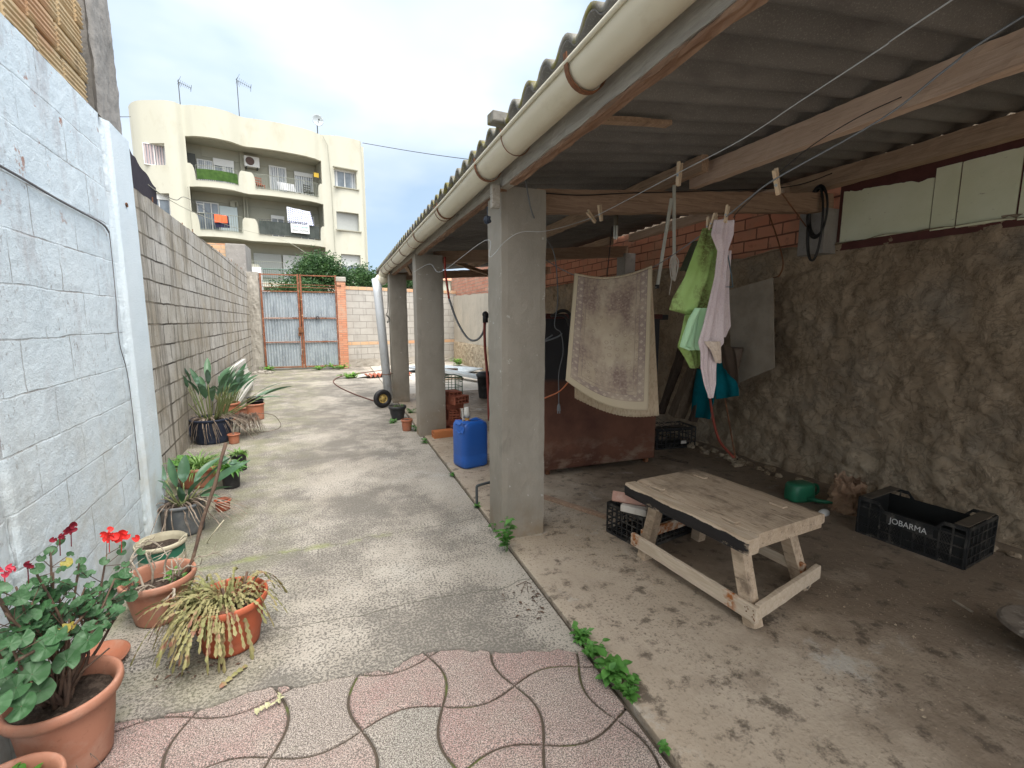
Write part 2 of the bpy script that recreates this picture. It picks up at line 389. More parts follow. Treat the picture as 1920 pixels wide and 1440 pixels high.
for i in range(-5, 4):
    for j in range(-7, 2):
        pts = [edge_h(i, j, a/K) for a in range(K)]+[edge_v(i+1, j, a/K) for a in range(K)]+[edge_h(i, j+1, 1-a/K) for a in range(K)]+[edge_v(i, j, 1-a/K) for a in range(K)]
        if min(p[0] for p in pts) > .955: continue
        cx = sum(p[0] for p in pts)/len(pts); cy = sum(p[1] for p in pts)/len(pts)
        nn = len(pts); rings = []
        for ins, z in ((.005, -.035), (.005, -.0125), (.009, -.007), (.016, -.0055)):
            r = []
            for q in range(nn):
                a = pts[q-1]; b = pts[(q+1) % nn]; tx, ty = b[0]-a[0], b[1]-a[1]; l_ = math.hypot(tx, ty) or 1
                x_, y_ = pts[q][0]-ty/l_*ins, pts[q][1]+tx/l_*ins
                r.append((min(x_, .966), y_, z+.0012*mn.noise((x_*9, y_*9, 3))))
            rings.append(r)
        o = len(m.v); m.v += [Vector(v) for r in rings for v in r]+[Vector((min(cx, .96), cy, -.005))]
        for a in range(3):
            for q in range(nn): m.f.append((o+a*nn+q, o+a*nn+(q+1) % nn, o+(a+1)*nn+(q+1) % nn, o+(a+1)*nn+q))
        for q in range(nn): m.f.append((o+3*nn+q, o+3*nn+(q+1) % nn, o+4*nn))
        g = {(0, -1): 1.0, (-1, 0): .75, (-2, -1): .35, (1, -3): .9, (-2, -2): .5}.get((i, j), rnd.choice([0, 0, .1, .2, .0, .3]))
        tint += [g]*(len(m.v)-o)
pv = m.build('paving', M_pav, kind='structure', origin=(0, 0, 0), smooth=False)
at = pv.data.attributes.new('tint', 'FLOAT', 'POINT'); at.data.foreach_set('value', tint)
MB().add([(-3, -2.5, -.017), (.985, -2.5, -.017), (.985, 2.4, -.017), (-3, 2.4, -.017)], [(0, 1, 2, 3)]).build('paving_bed', M_joint, kind='structure')
# the narrow dirt joint between path and shed floor
MB().add([(.94, 1.6, -.012), (1.0, 1.6, -.012), (1.0, 17, -.012), (.94, 17, -.012)], [(0, 1, 2, 3)]).build('floor_joint', M_joint, kind='structure')

# ---- left: painted wall of the neighbour's building
WD = Vector((-.067, 1, 0)).normalized()
WB = Vector((-1.133-.067*(0-2.927)*-1*0, 2.927, 0))
def wl(s, off=0, z=0):      # point on the painted wall; s = distance along Y
    return Vector((-.937-.067*s-off, s, z))
def gl(s, off=0, z=0): return Vector((-1.240-.0677*s-off, s, z))
def joint_h(s, z, bw, rh, seed=0):
    r = math.floor(z/rh); zz = z/rh-r; sx = s/bw+(.5 if r % 2 else 0)+.03*mn.noise((s*2, z*2, seed)); k_ = math.floor(sx); ss = sx-k_
    dz = min(zz, 1-zz)*rh; ds = min(ss, 1-ss)*bw
    return min(dz, ds), dz, ds, (k_, r)
yE = 3.79     # end of the painted wall
def fw(u, v):
    s = lerp(-2.6, yE, u); z = lerp(0, 2.585, v)
    zz = z+.006*mn.noise((s*2.3, z*2, 7)); d, dz, ds, cell = joint_h(s, zz, .41, .2)
    off = .0022*mn.fractal((s*2.5, z*2.5, 1), .6, 2, 6)+.0016*mn.noise((s*25, z*25, 5))
    off += (.002*max(0, 1-d/.008) if s < 3.4 else 0)*(1 if mn.noise((s*1.3, z*1.3, 3)) > -.15 else -.6)      # joints sunk, some smeared proud
    off += .0015*mn.noise((cell[0]*7.1, cell[1]*3.3, 2))
    for sv in (3.38, 2.02, .75):                                                          # ragged vertical seams
        w_ = s-sv-.015*mn.noise((z*5, sv, 1)); off += .028*math.exp(-(w_/.022)**2)*(.6+.8*abs(mn.noise((z*14, s*8, 9))))
    if s > 3.43: off = -.018*min(1, (s-3.43)/.02)+.002*mn.fractal((s*3, z*3, 1), .6, 2, 4)                                          # smooth rendered pilaster stands proud
    return wl(s, off, z)
m = MB(); m.grid(fw, 560, 210)
n = NB('whitewashed_blocks'); X, Y, Z = n.sep('Object')
c = n.mix(n.ramp(n.noise(1.8, 6, .6), .35, .65), (.66, .765, .83), (.73, .825, .88))
uv = n.co((1, 1, 1), kind='UV'); tn = n.n('ShaderNodeTexNoise'); tn.inputs['Scale'].default_value = 5; tn.inputs['Detail'].default_value = 5; n.l(uv, tn.inputs['Vector'])
av = n.n('ShaderNodeVectorMath', operation='MULTIPLY_ADD'); n.l(tn.outputs['Color'], av.inputs[0]); av.inputs[1].default_value = (.02, .02, 0); n.l(uv, av.inputs[2])
bt = n.n('ShaderNodeTexBrick'); bt.offset = .5; n.l(av.outputs[0], bt.inputs['Vector']); bt.inputs['Scale'].default_value = 1; bt.inputs['Brick Width'].default_value = .41; bt.inputs['Row Height'].default_value = .2; bt.inputs['Mortar Size'].default_value = .0045; bt.inputs['Mortar Smooth'].default_value = .5
onw = n.ramp(Y, 2.42, 2.38)       # the end strip is smooth render without joints
jm = n.math('MULTIPLY', bt.outputs['Fac'], onw); jb = n.math('MULTIPLY', jm, n.ramp(n.noise(3.4, 6, .65, n.co((1, 1, 1), (9, 1, 1))), .46, .60)); c = n.mix(n.math('MULTIPLY', jb, .75), c, (.23, .21, .20))
jl = n.math('MULTIPLY', jm, n.ramp(n.noise(3.4, 6, .65, n.co((1, 1, 1), (9, 1, 1))), .40, .34)); c = n.mix(n.math('MULTIPLY', jl, .6), c, (.80, .82, .82))
wr = n.math('MULTIPLY', onw, n.ramp(Z, .5, 2.1, .10, 1.0))
st = n.ramp(n.noise(4.2, 9, .74, n.co((1, 1, .45), (3, 1, 1))), .52, .68); c = n.mix(n.math('MULTIPLY', st, n.math('MULTIPLY', wr, .6)), c, (.36, .32, .32))
st2 = n.ramp(n.noise(45, 6, .75, n.co((1, 1, .6), (3, 6, 1))), .57, .66); pt = n.ramp(n.noise(2.6, 6, .65, n.co((1, 1, .6), (1, 3, 7))), .44, .60); c = n.mix(n.math('MULTIPLY', n.math('MULTIPLY', st2, pt), n.math('MULTIPLY', onw, .8)), c, (.22, .20, .20))
cz = n.noise(2.6, 6, .65, n.co((1, 1, 1), (0, 4, 9))); c = n.mix(n.math('MULTIPLY', n.ramp(cz, .45, .62, 0, .75), n.ramp(Z, 1.3, .2)), c, (.56, .56, .50))
pe = n.math('MULTIPLY', n.ramp(n.noise(7, 6, .7, n.co((1, 1, 1), (11, 2, 3))), .62, .66), n.ramp(Z, 1.6, 2.1)); c = n.mix(n.math('MULTIPLY', pe, onw), c, (.42, .26, .21))
c = n.mix(n.math('MULTIPLY', n.ramp(Z, .30, .02, 0, .8), n.ramp(n.noise(6, 5), .4, .6)), c, (.20, .21, .16))
n.bump(n.math('SUBTRACT', 1.0, jm), .45, .007); n.bump(n.noise(70, 6, .7), .55, .009); n.bump(n.noise(240, 3, .6), .35, .004)
M_white = n.fin(c, .8, .25)
nb = thing('neighbour_house', 'tall party wall on the left, whitewashed blocks below and bare yellow brick above', 'house', wl(1.0))
m.build('painted_wall', M_white, nb, smooth=True, world=True, uvf=lambda v: (v.y, v.z))
MB().add([wl(yE, -.018, 0), wl(yE, .42, 0), wl(yE, .42, 2.585), wl(yE, -.018, 2.585)], [(0, 1, 2, 3)]).build('painted_wall_end', M_white, nb, world=True)
# top ledge and upper storey of ribbed yellow bricks (real courses with rib grooves)
M_ybr = weathered('yellow_hollow_brick', (.60, .47, .29), ((3, 5, .45, .65, (.52, .36, .19), .7), (9, 6, .60, .72, (.30, .22, .14), .7), (1.7, 3, .6, .68, (.58, .30, .18), .5)), .85, ((60, .4, .004),))
M_grout = weathered('rough_mortar', (.27, .25, .23), ((8, 6, .45, .65, (.14, .13, .12), .8),), .95, ((40, .9, .02),))
m = MB(); rr = random.Random(3)
for r in range(9):
    z0 = 2.605+r*.135; x = -2.6+(.22 if r % 2 else 0)
    while x < 3.34:
        L_ = .27; e = min(x+L_-.012, 3.37)
        o = rr.uniform(-.006, .006); prof = []; nr = 5
        zt = z0+rr.uniform(-.003, .003)
        for q in range(nr*4+1):
            t = q/(nr*4); prof.append((.03+o+(.0065 if (q % 4) in (2, 3) else 0)+(.006 if q in (0, nr*4) else 0), zt+.122*t))
        vs = [wl(x, a, z) for a, z in prof]+[wl(e, a, z) for a, z in prof]; k = len(prof)
        fs = [(q, q+1, k+q+1, k+q) for q in range(k-1)]
        vs += [wl(x, .12, zt), wl(x, .12, zt+.122), wl(e, .12, zt), wl(e, .12, zt+.122)]
        fs += [tuple(range(k))[::-1]+(2*k, 2*k+1), tuple(range(k, 2*k))+(2*k+3, 2*k+2), (0, k, 2*k+2, 2*k), (k-1, 2*k+1, 2*k+3, 2*k-1)]
        m.add(vs, fs); x += L_
m.build('brick_course', M_ybr, nb, world=True)
m = MB(); m.grid(lambda u, v: wl(lerp(-2.6, 3.40, u), .052+.012*mn.fractal((u*60, v*12, 1), .6, 2, 4), lerp(2.585, 3.8, v)), 200, 50)
m.grid(lambda u, v: wl(lerp(-2.6, 3.40, u), -.0+.05*v+.006*mn.noise((u*90, v*4, 4)), 2.585+.012*v), 200, 2)
m.build('mortar', M_grout, nb, smooth=True, world=True)
M_conc = weathered('grey_cast_concrete', (.30, .285, .265), ((2.5, 6, .42, .62, (.22, .21, .195), .8), (22, 6, .58, .7, (.16, .15, .14), .5), (6, 5, .6, .72, (.42, .41, .39), .6)), .88, ((26, .5, .01), (120, .4, .004)))
def colf(u, v):
    s = lerp(3.385, 3.775, u); z = lerp(2.575, 3.9, v); return wl(s, .008+.008*mn.fractal((s*7, z*5, 2), .6, 2, 5)+(.02*math.exp(-((s-3.42)/.02)**2)), z)
m = MB(); m.grid(colf, 50, 90); m.add([wl(3.775, .01, 2.575), wl(3.775, .5, 2.575), wl(3.775, .5, 3.9), wl(3.775, .01, 3.9)], [(0, 1, 2, 3)])
m.build('corner_column', M_conc, nb, smooth=True, world=True)
MB().bb(-4.5, -1.75, -2.6, 3.6, 0, 3.7).build('building_core', M_conc, nb, world=True)
M_black = plain('black_rubber', (.018, .018, .02), .5, .4)
cab = smoothline([wl(.2, -.008, 2.04), wl(1.4, -.010, 2.02), wl(2.27, -.010, 2.0), wl(2.67, -.010, 1.985), wl(2.94, -.010, 1.98), wl(3.16, -.010, 1.975), wl(3.255, -.010, 1.955), wl(3.28, -.010, 1.90), wl(3.26, -.012, 1.6), wl(3.25, -.008, 1.34), wl(3.33, -.008, 1.1), wl(3.34, -.006, .5)], 6)
mk = MB(); mk.tube(cab, [.005 if i < 40 else .0026 for i in range(len(cab))], 6); o = mk.build('wall_cable', plain('dusty_grey_cable', (.16, .16, .17), .7), smooth=True); tag(o, 'thin dark cable stapled along the whitewashed wall, bending down near its end', 'cable')
M_rust = weathered('rusty_iron', (.20, .085, .04), ((14, 6, .4, .6, (.10, .05, .03), .8), (30, 5, .55, .7, (.34, .16, .07), .7)), .85, ((80, .5, .004),))
a = [wl(3.60+.016*math.cos(t), -.022, 2.16+.011*math.sin(t)) for t in [q*PI/6 for q in range(13)]]
tag(MB().tube(a, .0035, 5).build('wall_ring', M_rust, smooth=True), 'small rusty ring fixed to the smooth edge of the white wall', 'ring')

# ---- left: bare block wall
M_block = bricks('bare_concrete_block', (.42, .395, .35), (.50, .48, .44), (.05, .043, .036), .42, .205, .009, dist=.024, dsc=4.5, smooth=.25,
    stain=((1.3, 5, .42, .64, (.33, .285, .215), .75), (2.2, 7, .52, .70, (.55, .53, .49), .7), (7, 7, .50, .68, (.12, .105, .085), .8, (1, 1, .10)), (45, 5, .56, .68, (.16, .15, .135), .55)), bst=1.0, bdist=.018, fine=75, fbump=.8)
n_ = M_block.node_tree
bw = thing('block_wall', 'long bare grey concrete block wall behind the plants on the left', 'wall', gl(9))
def topz(s): return lerp(2.585, 2.79, (s-3.7)/11.5)
def fg(u, v):
    s = lerp(3.5, 15.2, u); zt = topz(s); z = v*zt; r = math.floor(z/.21); kk = math.floor(s/.42+(.5 if r % 2 else 0))
    off = .006*mn.noise((r*3.1, kk*1.7, 1))+.004*mn.fractal((s*5, z*5, 1), .6, 2, 3)
    if v > .999: off += 0
    return gl(s, off, z+(0.012*mn.noise((s*6, 1, 1)) if v > .999 else 0))
m = MB(); m.grid(fg, 585, 100)
uvw = lambda v: (v.y, v.z)
m.build('blocks', M_block, bw, smooth=True, world=True, uvf=uvw)
m = MB(); m.grid(lambda u, v: gl(lerp(3.5, 15.2, u), .2*v, topz(lerp(3.5, 15.2, u))+.012*mn.noise((lerp(3.5, 15.2, u)*6, 1, 1))+.01*v), 200, 3); m.build('wall_top', M_conc, bw, world=True)
MB().add([gl(3.5, .2, 0), gl(15.2, .2, 0), gl(15.2, .2, 2.79), gl(3.5, .2, 2.58)], [(0, 1, 2, 3)]).build('wall_back', M_conc, bw, world=True)
m = MB()
for q, s in enumerate([5.4, 6.1, 6.8, 7.5, 8.2, 8.9, 9.9, 10.8, 11.5, 12.1, 12.6, 13.0, 13.4, 13.8, 14.1, 14.5, 14.8]):
    z = topz(s); hh = .09+.03*math.sin(q*2.1)
    m2 = MB(); m2.tube([gl(s, .08, z-.02), gl(s+.01*math.sin(q), .08, z+hh)], .006, 5); m2.build('steel_rod', M_rust, bw, world=True)
# concrete post between wall and gate
M_post = weathered('rendered_post', (.40, .375, .33), ((3, 6, .42, .62, (.27, .25, .215), .8), (12, 5, .6, .72, (.54, .52, .48), .6)), .9, ((30, .7, .012),))
m = MB(); m.grid(lambda u, v: Vector((lerp(-2.33, -1.99, u), 15.08+.02*mn.fractal((u*3, v*9, 4), .6, 2, 4), v*2.82)), 12, 70); m.bb(-2.33, -1.98, 15.12, 15.4, 0, 2.81)
gp = m.build('gate_post', M_post, smooth=False); tag(gp, 'rough rendered grey post on the left side of the rusty gate', 'gate post')

# ================================================================== LEAN-TO SHED
def wood(name, c1, c2, dark=(.07, .05, .04), grain=(1, 14, 14), rough=.85, amt=.7):
    n = NB(name); v = n.co(grain); g = n.noise(3.0, 8, .65, v, 1.2); c = n.mix(n.ramp(g, .35, .65), c1, c2)
    c = n.mix(n.ramp(n.noise(6, 6, .7, n.co(tuple(a*.5 for a in grain), (3, 1, 7))), .58, .72, 0, amt), c, dark)
    n.bump(n.noise(7, 8, .7, v, .8), .6, .004); return n.fin(c, rough, .25)
M_fascia = wood('grey_weathered_timber', (.28, .26, .225), (.42, .39, .34), (.06, .05, .04), (14, 1.2, 14))
M_fred = wood('split_reddish_timber', (.17, .095, .06), (.30, .19, .125), (.05, .035, .025), (9, 1.0, 9))
M_purl = wood('pale_pine_timber', (.52, .37, .275), (.64, .49, .385), (.17, .09, .05), (14, 1.0, 14), amt=.5)
M_purl2 = wood('dull_brown_timber', (.30, .205, .14), (.45, .325, .23), (.06, .04, .03), (14, 1.0, 14))
M_beam = wood('dark_cross_timber', (.25, .165, .115), (.38, .265, .185), (.05, .035, .025), (1.0, 14, 14))
n = NB('fibre_cement_sheet'); c = n.mix(n.ramp(n.noise(1.3, 6, .6), .35, .65), (.14, .134, .128), (.205, .198, .188))
c = n.mix(n.ramp(n.noise(160, 3, .6), .55, .68, 0, .6), c, (.33, .32, .30)); c = n.mix(n.ramp(n.noise(3, 6, .6, n.co((1, 4, 1))), .55, .7, 0, .5), c, (.11, .10, .10))
n.bump(n.noise(160, 3), .35, .003); n.bump(n.noise(30, 5), .25, .004); M_sheet = n.fin(c, .85, .25)
n = NB('mossy_sheet_edge'); c = n.mix(n.ramp(n.noise(9, 6, .6), .38, .62), (.16, .155, .14), (.24, .235, .215)); c = n.mix(n.ramp(n.noise(14, 6, .6, n.co((1, 1, 1), (2, 2, 2))), .47, .60, 0, .9), c, (.17, .155, .05))
n.bump(n.noise(60, 5), .6, .006); M_moss = n.fin(c, .95, .2)
n = NB('grey_painted_pillar'); X, Y, Z = n.sep('Object'); c = n.mix(n.ramp(n.noise(1.5, 6, .6), .38, .62), (.265, .243, .205), (.325, .30, .257))
c = n.mix(n.math('MULTIPLY', n.ramp(n.noise(5, 7, .65), .45, .62, .2, .9), n.ramp(Z, .5, .05)), c, (.24, .185, .125))
c = n.mix(n.math('MULTIPLY', n.ramp(n.noise(1.8, 7, .7, n.co((1, 1, .5), (2, 8, 3))), .50, .62), .45), c, (.20, .185, .155))
c = n.mix(n.ramp(n.noise(16, 5, .7, n.co((1, 1, 1), (1, 5, 5))), .655, .69, 0, .8), c, (.50, .49, .45)); c = n.mix(n.ramp(n.noise(3.3, 7, .7, n.co((1, 1, .4), (8, 5, 5))), .60, .70, 0, .5), c, (.15, .14, .12))
n.bump(n.noise(90, 5, .6), .35, .004); n.bump(n.noise(7, 5), .4, .012); M_pil = n.fin(c, .82, .3)

shed = thing('lean_to_shed', 'open sided lean-to on grey square pillars with a corrugated fibre-cement roof along the right', 'shed', (.98, 2.8, 0))
def roofz(x): return 2.56+.098*(x-2.48)
# pillars (slightly irregular cast faces)
def pillar(x0, x1, y0, y1, h, seed):
    m = MB(); cs = [(x0, y0), (x1, y0), (x1, y1), (x0, y1)]; nz = 44; ns = 7; vs = []; per = []
    for a in range(4):
        p, q = cs[a], cs[(a+1) % 4]
        for b in range(ns): per.append((lerp(p[0], q[0], b/ns), lerp(p[1], q[1], b/ns), b))
    cx, cy = (x0+x1)/2, (y0+y1)/2
    for k in range(nz+1):
        z = h*k/nz
        for (x, y, b) in per:
            d = .004*mn.fractal((x*6+seed, y*6, z*5), .6, 2, 4)+(-.005 if b == 0 else 0)+(-.009*max(0, mn.noise((x*3, seed, z*16))-.1)-.014*max(0, mn.noise((x*5, seed*3, z*6))-.45) if b == 0 else 0)
            l_ = math.hypot(x-cx, y-cy); vs.append((x+(x-cx)/l_*d, y+(y-cy)/l_*d, z))
    M_ = len(per); fs = [(k*M_+a, k*M_+(a+1) % M_, (k+1)*M_+(a+1) % M_, (k+1)*M_+a) for k in range(nz) for a in range(M_)]+[tuple(nz*M_+a for a in range(M_))]
    m.add(vs, fs); return m.build('pillar', M_pil, shed, world=True)
pillar(.967, 1.272, 2.745, 3.02, 2.262, 1); pillar(.935, 1.275, 5.76, 6.02, 2.25, 2); pillar(.905, 1.20, 8.36, 8.66, 2.25, 3)
# eaves timber: three lengths butted over the pillars
def timber(mb, a, b, w, h, seed, jit=.004, seg=40, up=(0, 0, 1), wav=.006):
    a = Vector(a); b = Vector(b); d = (b-a).normalized(); u = Vector(up); sd = d.cross(u).normalized(); u = sd.cross(d)
    vs = []; fs = []; per = [(-1, -1), (-.4, -1), (.4, -1), (1, -1), (1, 0), (1, 1), (0, 1), (-1, 1), (-1, .4), (-1, -.4)]; k = len(per)
    for i in range(seg+1):
        c = a+(b-a)*i/seg
        for (p, q) in per:
            j1 = jit*mn.fractal((c.x*7+p, c.y*7+q, c.z*3+seed), .7, 2, 4)*1.4; j2 = jit*mn.fractal((c.x*6-q, c.y*6+p, seed*3), .7, 2, 4)*1.4
            vs.append(c+sd*(p*w/2+j1+wav*mn.noise((c.x*.9, c.y*.9, seed)))+u*(q*h/2+j2))
    for i in range(seg):
        for q in range(k): fs.append((i*k+q, i*k+(q+1) % k, (i+1)*k+(q+1) % k, (i+1)*k+q))
    fs += [tuple(range(k))[::-1], tuple(seg*k+q for q in range(k))]
    mb.add(vs, fs)
for (ya, yb, z, sd_) in ((-1.2, 2.72, 2.325, 1), (2.73, 5.85, 2.335, 2), (5.86, 8.75, 2.34, 3)):
    m = MB(); timber(m, (.982, ya, z), (.982, yb, z+.002), .062, .185, sd_, .004, 90); o = m.build('eaves_beam', M_fascia, shed, world=True)
    m = MB(); timber(m, (.980, ya+.01, z-.099), (.980, yb-.15, z-.097), .044, .020, sd_+5, .005, 110); m.build('split_edge', M_fred, o, world=True)
MB().box((.915, 2.70, 2.18), (.05, .045, .13)).build('bracket_block', M_fascia, shed, world=True, bevel=.004)
# cross beams on the pillars, rising to the wall
for (y, xa, za, xb, zb, h, sd_) in ((2.93, 1.27, 2.232, 4.02, 2.455, .15, 1), (5.92, 1.2, 2.235, 4.02, 2.455, .15, 2), (8.52, 1.05, 2.225, 4.02, 2.44, .13, 3)):
    m = MB(); timber(m, (xa, y, za), (xb, y, zb), .085, h, sd_*3.3, .005, 60); m.build('cross_beam', M_beam, shed, world=True)
# purlins along the shed
def purl(x, ya, yb, mat, w=.065, h=.125, dz=0, dx=0, sd_=1):
    zc = roofz(x)-.012-h/2+dz; m = MB(); timber(m, (x, ya, zc), (x+dx, yb, zc), w, h, sd_, .0035, 90); m.build('purlin', mat, shed, world=True)
purl(2.50, -1.3, 2.87, M_purl, .062, .135, 0, 0, 4); purl(2.36, 2.6, 6.2, M_purl2, .055, .11, .02, .06, 5); purl(2.45, 5.6, 8.9, M_purl2, .06, .10, 0, .03, 6)
purl(3.93, -1.3, 3.45, M_purl2, .11, .13, .0, 0, 7); purl(3.85, 3.2, 5.75, M_purl, .07, .10, -.02, .12, 8); purl(3.75, 5.9, 8.9, M_purl2, .07, .10, -.03, .1, 9)
purl(1.36, 7.0, 8.9, M_purl, .05, .07, -.02, .5, 10)
# short rough props near the far pillars
for a, b in (((2.4, 7.0, 2.35), (3.3, 8.3, 2.47)), ((1.35, 6.6, 2.36), (2.9, 8.5, 2.28)), ((1.0, 7.2, 2.33), (1.25, 8.2, 2.25))):
    m = MB(); timber(m, a, b, .05, .05, a[0], .006, 30); m.build('brace', M_purl2, shed, world=True)
m = MB(); timber(m, (1.05, 2.05, roofz(1.1)-.035), (1.62, 2.05, roofz(1.62)-.035), .05, .022, 3, .002, 10); m.build('batten', M_purl2, shed, world=True)
# roof: overlapping corrugated sheets
pitch = .177
def sheet(ya, nw, dz, x0=.835, x1=4.08):
    N = nw*12; nx = 6
    def f(u, v):
        y = ya+pitch*nw*u; x = lerp(x0+.012*math.sin(ya*5), x1, v)
        s_ = math.sin(2*PI*y/pitch); s_ = (abs(s_)**.82)*(1 if s_ > 0 else -1)
        return Vector((x, y, roofz(x)+.028+dz+.0255*s_+.012*mn.noise((x*.5, y*.4, 1))))
    m = MB(); m.grid(f, N, nx, .0065)
    return m.build('roof_sheet', M_sheet, shed, smooth=True, world=True)
y = -1.6; i = 0; eds = []
while y < 9.2:
    sheet(y, 6, .004*(i % 2)); y += pitch*5.0; i += 1
ye = y
# mossy weathered strip over the sheet ends above the gutter
def fm(u, v):
    y = lerp(-1.6, ye, u); x = lerp(.822, .90, v); s_ = math.sin(2*PI*y/pitch); s_ = (abs(s_)**.82)*(1 if s_ > 0 else -1)
    return Vector((x, y, roofz(x)+.040+.0262*s_+.012*mn.noise((x*.5, y*.4, 1))+.002*mn.noise((x*40, y*40, 1))))
m = MB(); m.grid(fm, 900, 3, .018); m.build('sheet_lip', M_moss, shed, smooth=True, world=True)
MB().box(AX(946, 226, .84), (.16, .075, .05), rz=.1).build('ridge_tile_scrap', M_moss, shed, world=True, bevel=.006)
# gutter
n = NB('yellowed_white_pvc'); X, Y, Z = n.sep('Object'); c = n.mix(n.ramp(n.noise(1.2, 5, .6, n.co((1, .4, 1))), .38, .62), (.60, .555, .42), (.68, .635, .51))
c = n.mix(n.ramp(n.noise(4, 7, .7, n.co((3, 1.5, 3), (1, 1, 4))), .55, .75, 0, .35), c, (.40, .33, .22))
dr = n.math('MULTIPLY', n.ramp(n.noise(26, 6, .7, n.co((1, 1, 3))), .50, .60), n.ramp(Z, .05, .015)); c = n.mix(n.math('MULTIPLY', dr, .75), c, (.16, .14, .11))
M_gut = n.fin(c, .42, .5)
R_ = .071; gx, gz = .860, 2.333
def gprof(t): a = PI+PI*t; return gx+R_*math.cos(a), gz+R_*1.05*math.sin(a)
def fgut(u, v):
    y = lerp(-1.25, 8.72, v); x, z = gprof(u); sag = -.004*math.sin(y*2.1)-.0*(y); return Vector((x, y, z+sag))
m = MB(); m.grid(fgut, 18, 120, .004, flip=True)
m.tube([(gx-R_-.004, y_, gz-.004*math.sin(y_*2.1)+.004) for y_ in [lerp(-1.25, 8.72, k/80) for k in range(81)]], .009, 8)
m.add([(*[(gx+.0, 8.72, gz)],)[0]]+[(gprof(k/12)[0], 8.72, gprof(k/12)[1]) for k in range(13)], [(0, k+1, k+2) for k in range(12)])
gut = m.build('gutter', M_gut, shed, smooth=True, world=True)
for y_, d_ in ((1.545, 0), (2.22, 1), (2.66, 0), (3.72, 0), (3.82, 1), (4.9, 0), (5.35, 1), (6.0, 0), (6.9, 0), (7.4, 1), (7.9, 0), (8.45, 0)):
    r0 = R_+.006; pts = [(gx-r0-.004, y_, gz+.03)]+[(gx+r0*math.cos(PI+PI*k/14), y_, gz+r0*1.05*math.sin(PI+PI*k/14)) for k in range(15)]+[(gx+r0, y_, gz+.03)]
    m = MB()
    if d_: m.tube(pts, .0025, 6)
    else:
        vs = []
        for p in pts: vs += [(p[0], p[1]-.012, p[2]), (p[0], p[1]+.012, p[2])]
        c_ = Vector((gx, y_, gz)); o_ = len(vs)
        for p in pts:
            q = Vector(p); dq = (q-c_).normalized()*.004; vs += [(q.x+dq.x, y_-.012, q.z+dq.z), (q.x+dq.x, y_+.012, q.z+dq.z)]
        fs = []
        for k in range(len(pts)-1): fs += [(2*k, 2*k+1, 2*k+3, 2*k+2), (o_+2*k, o_+2*k+2, o_+2*k+3, o_+2*k+1), (2*k, 2*k+2, o_+2*k+2, o_+2*k), (2*k+1, o_+2*k+1, o_+2*k+3, 2*k+3)]
        m.add(vs, fs)
    m.build('gutter_bracket', M_rust, gut, world=True)
# gutter stop end and leaning downpipe
m = MB(); m.tube([(gx, 8.66, gz-.02), (gx-.01, 8.84, gz-.06)], [.082, .08], 20); m.tube(smoothline([(gx-.01, 8.72, gz-.10), (gx-.02, 8.75, gz-.17), tuple(AY(706, 522, 8.80))], 4), [.075]*9, 16)
m.build('outlet', M_gut, shed, smooth=True, world=True)
M_pvc = weathered('bluish_white_pipe', (.56, .60, .64), ((2, 5, .45, .7, (.48, .50, .50), .6), (8, 6, .6, .75, (.38, .36, .31), .5)), .35, ((20, .1, .003),), .5)
ptop = AY(706, 524, 8.80); pbot = Vector(AY(729, 747, 8.22)); pbot.z = max(pbot.z, .03)
m = MB(); m.tube([ptop, ptop.lerp(pbot, .12), pbot], [.088, .076, .072], 20); dp = m.build('downpipe', M_pvc, shed, smooth=True, world=True)
m = MB(); c_ = ptop.lerp(pbot, .80); m.tube([c_+Vector((.085*math.cos(a), .085*math.sin(a), 0)) for a in [k*PI/8 for k in range(17)]], .005, 5); m.tube([c_+Vector((.08, 0, 0)), c_+Vector((.2, .1, .01))], .005, 5); m.build('wire_tie', M_rust, dp, world=True)

# ================================================================== RIGHT WALL (rubble, brick infill, boarded strip)
n = NB('earthy_rubble_wall'); X, Y, Z = n.sep('Object')
c = n.mix(n.ramp(n.noise(2.2, 8, .66), .36, .64), (.26, .195, .13), (.385, .30, .21))
c = n.mix(n.ramp(n.noise(7, 8, .7, n.co((1, 1, 1), (3, 3, 1))), .54, .70, 0, .6), c, (.45, .36, .26))
c = n.mix(n.ramp(n.noise(1.6, 6, .65, n.co((1, 1, 1), (8, 1, 1))), .5, .66, 0, .6), c, (.23, .205, .17))
c = n.mix(n.ramp(n.noise(18, 6, .7, n.co((1, 1, 1), (5, 2, 7))), .60, .70, 0, .7), c, (.07, .05, .035))
c = n.mix(n.ramp(n.noise(34, 4, .6, n.co((1, 1, 1), (1, 2, 3))), .71, .74, 0, .8), c, (.40, .35, .28))
lw = n.math('MULTIPLY', n.ramp(Z, .75, .15), n.ramp(n.noise(3.5, 6, .65, n.co((1, 1, 1), (2, 7, 7))), .40, .60)); c = n.mix(n.math('MULTIPLY', lw, .6), c, (.45, .38, .28))
cr = n.ramp(n.math('ABSOLUTE', n.math('SUBTRACT', n.noise(7.5, 7, .62, n.co((1, 1, 1), (4, 4, 1)), .6), .5)), .0, .035); c = n.mix(n.math('MULTIPLY', n.math('SUBTRACT', 1.0, cr), .38), c, (.10, .072, .048)); n.bump(cr, .35, .012)
cr2 = n.ramp(n.math('ABSOLUTE', n.math('SUBTRACT', n.noise(19, 6, .6, n.co((1, 1, 1), (2, 4, 7)), .8), .5)), .0, .05); n.bump(cr2, .4, .007); n.bump(n.noise(26, 8, .68), .65, .014); n.bump(n.noise(110, 5, .7), .45, .004)
M_rub = n.fin(c, .92, .2)
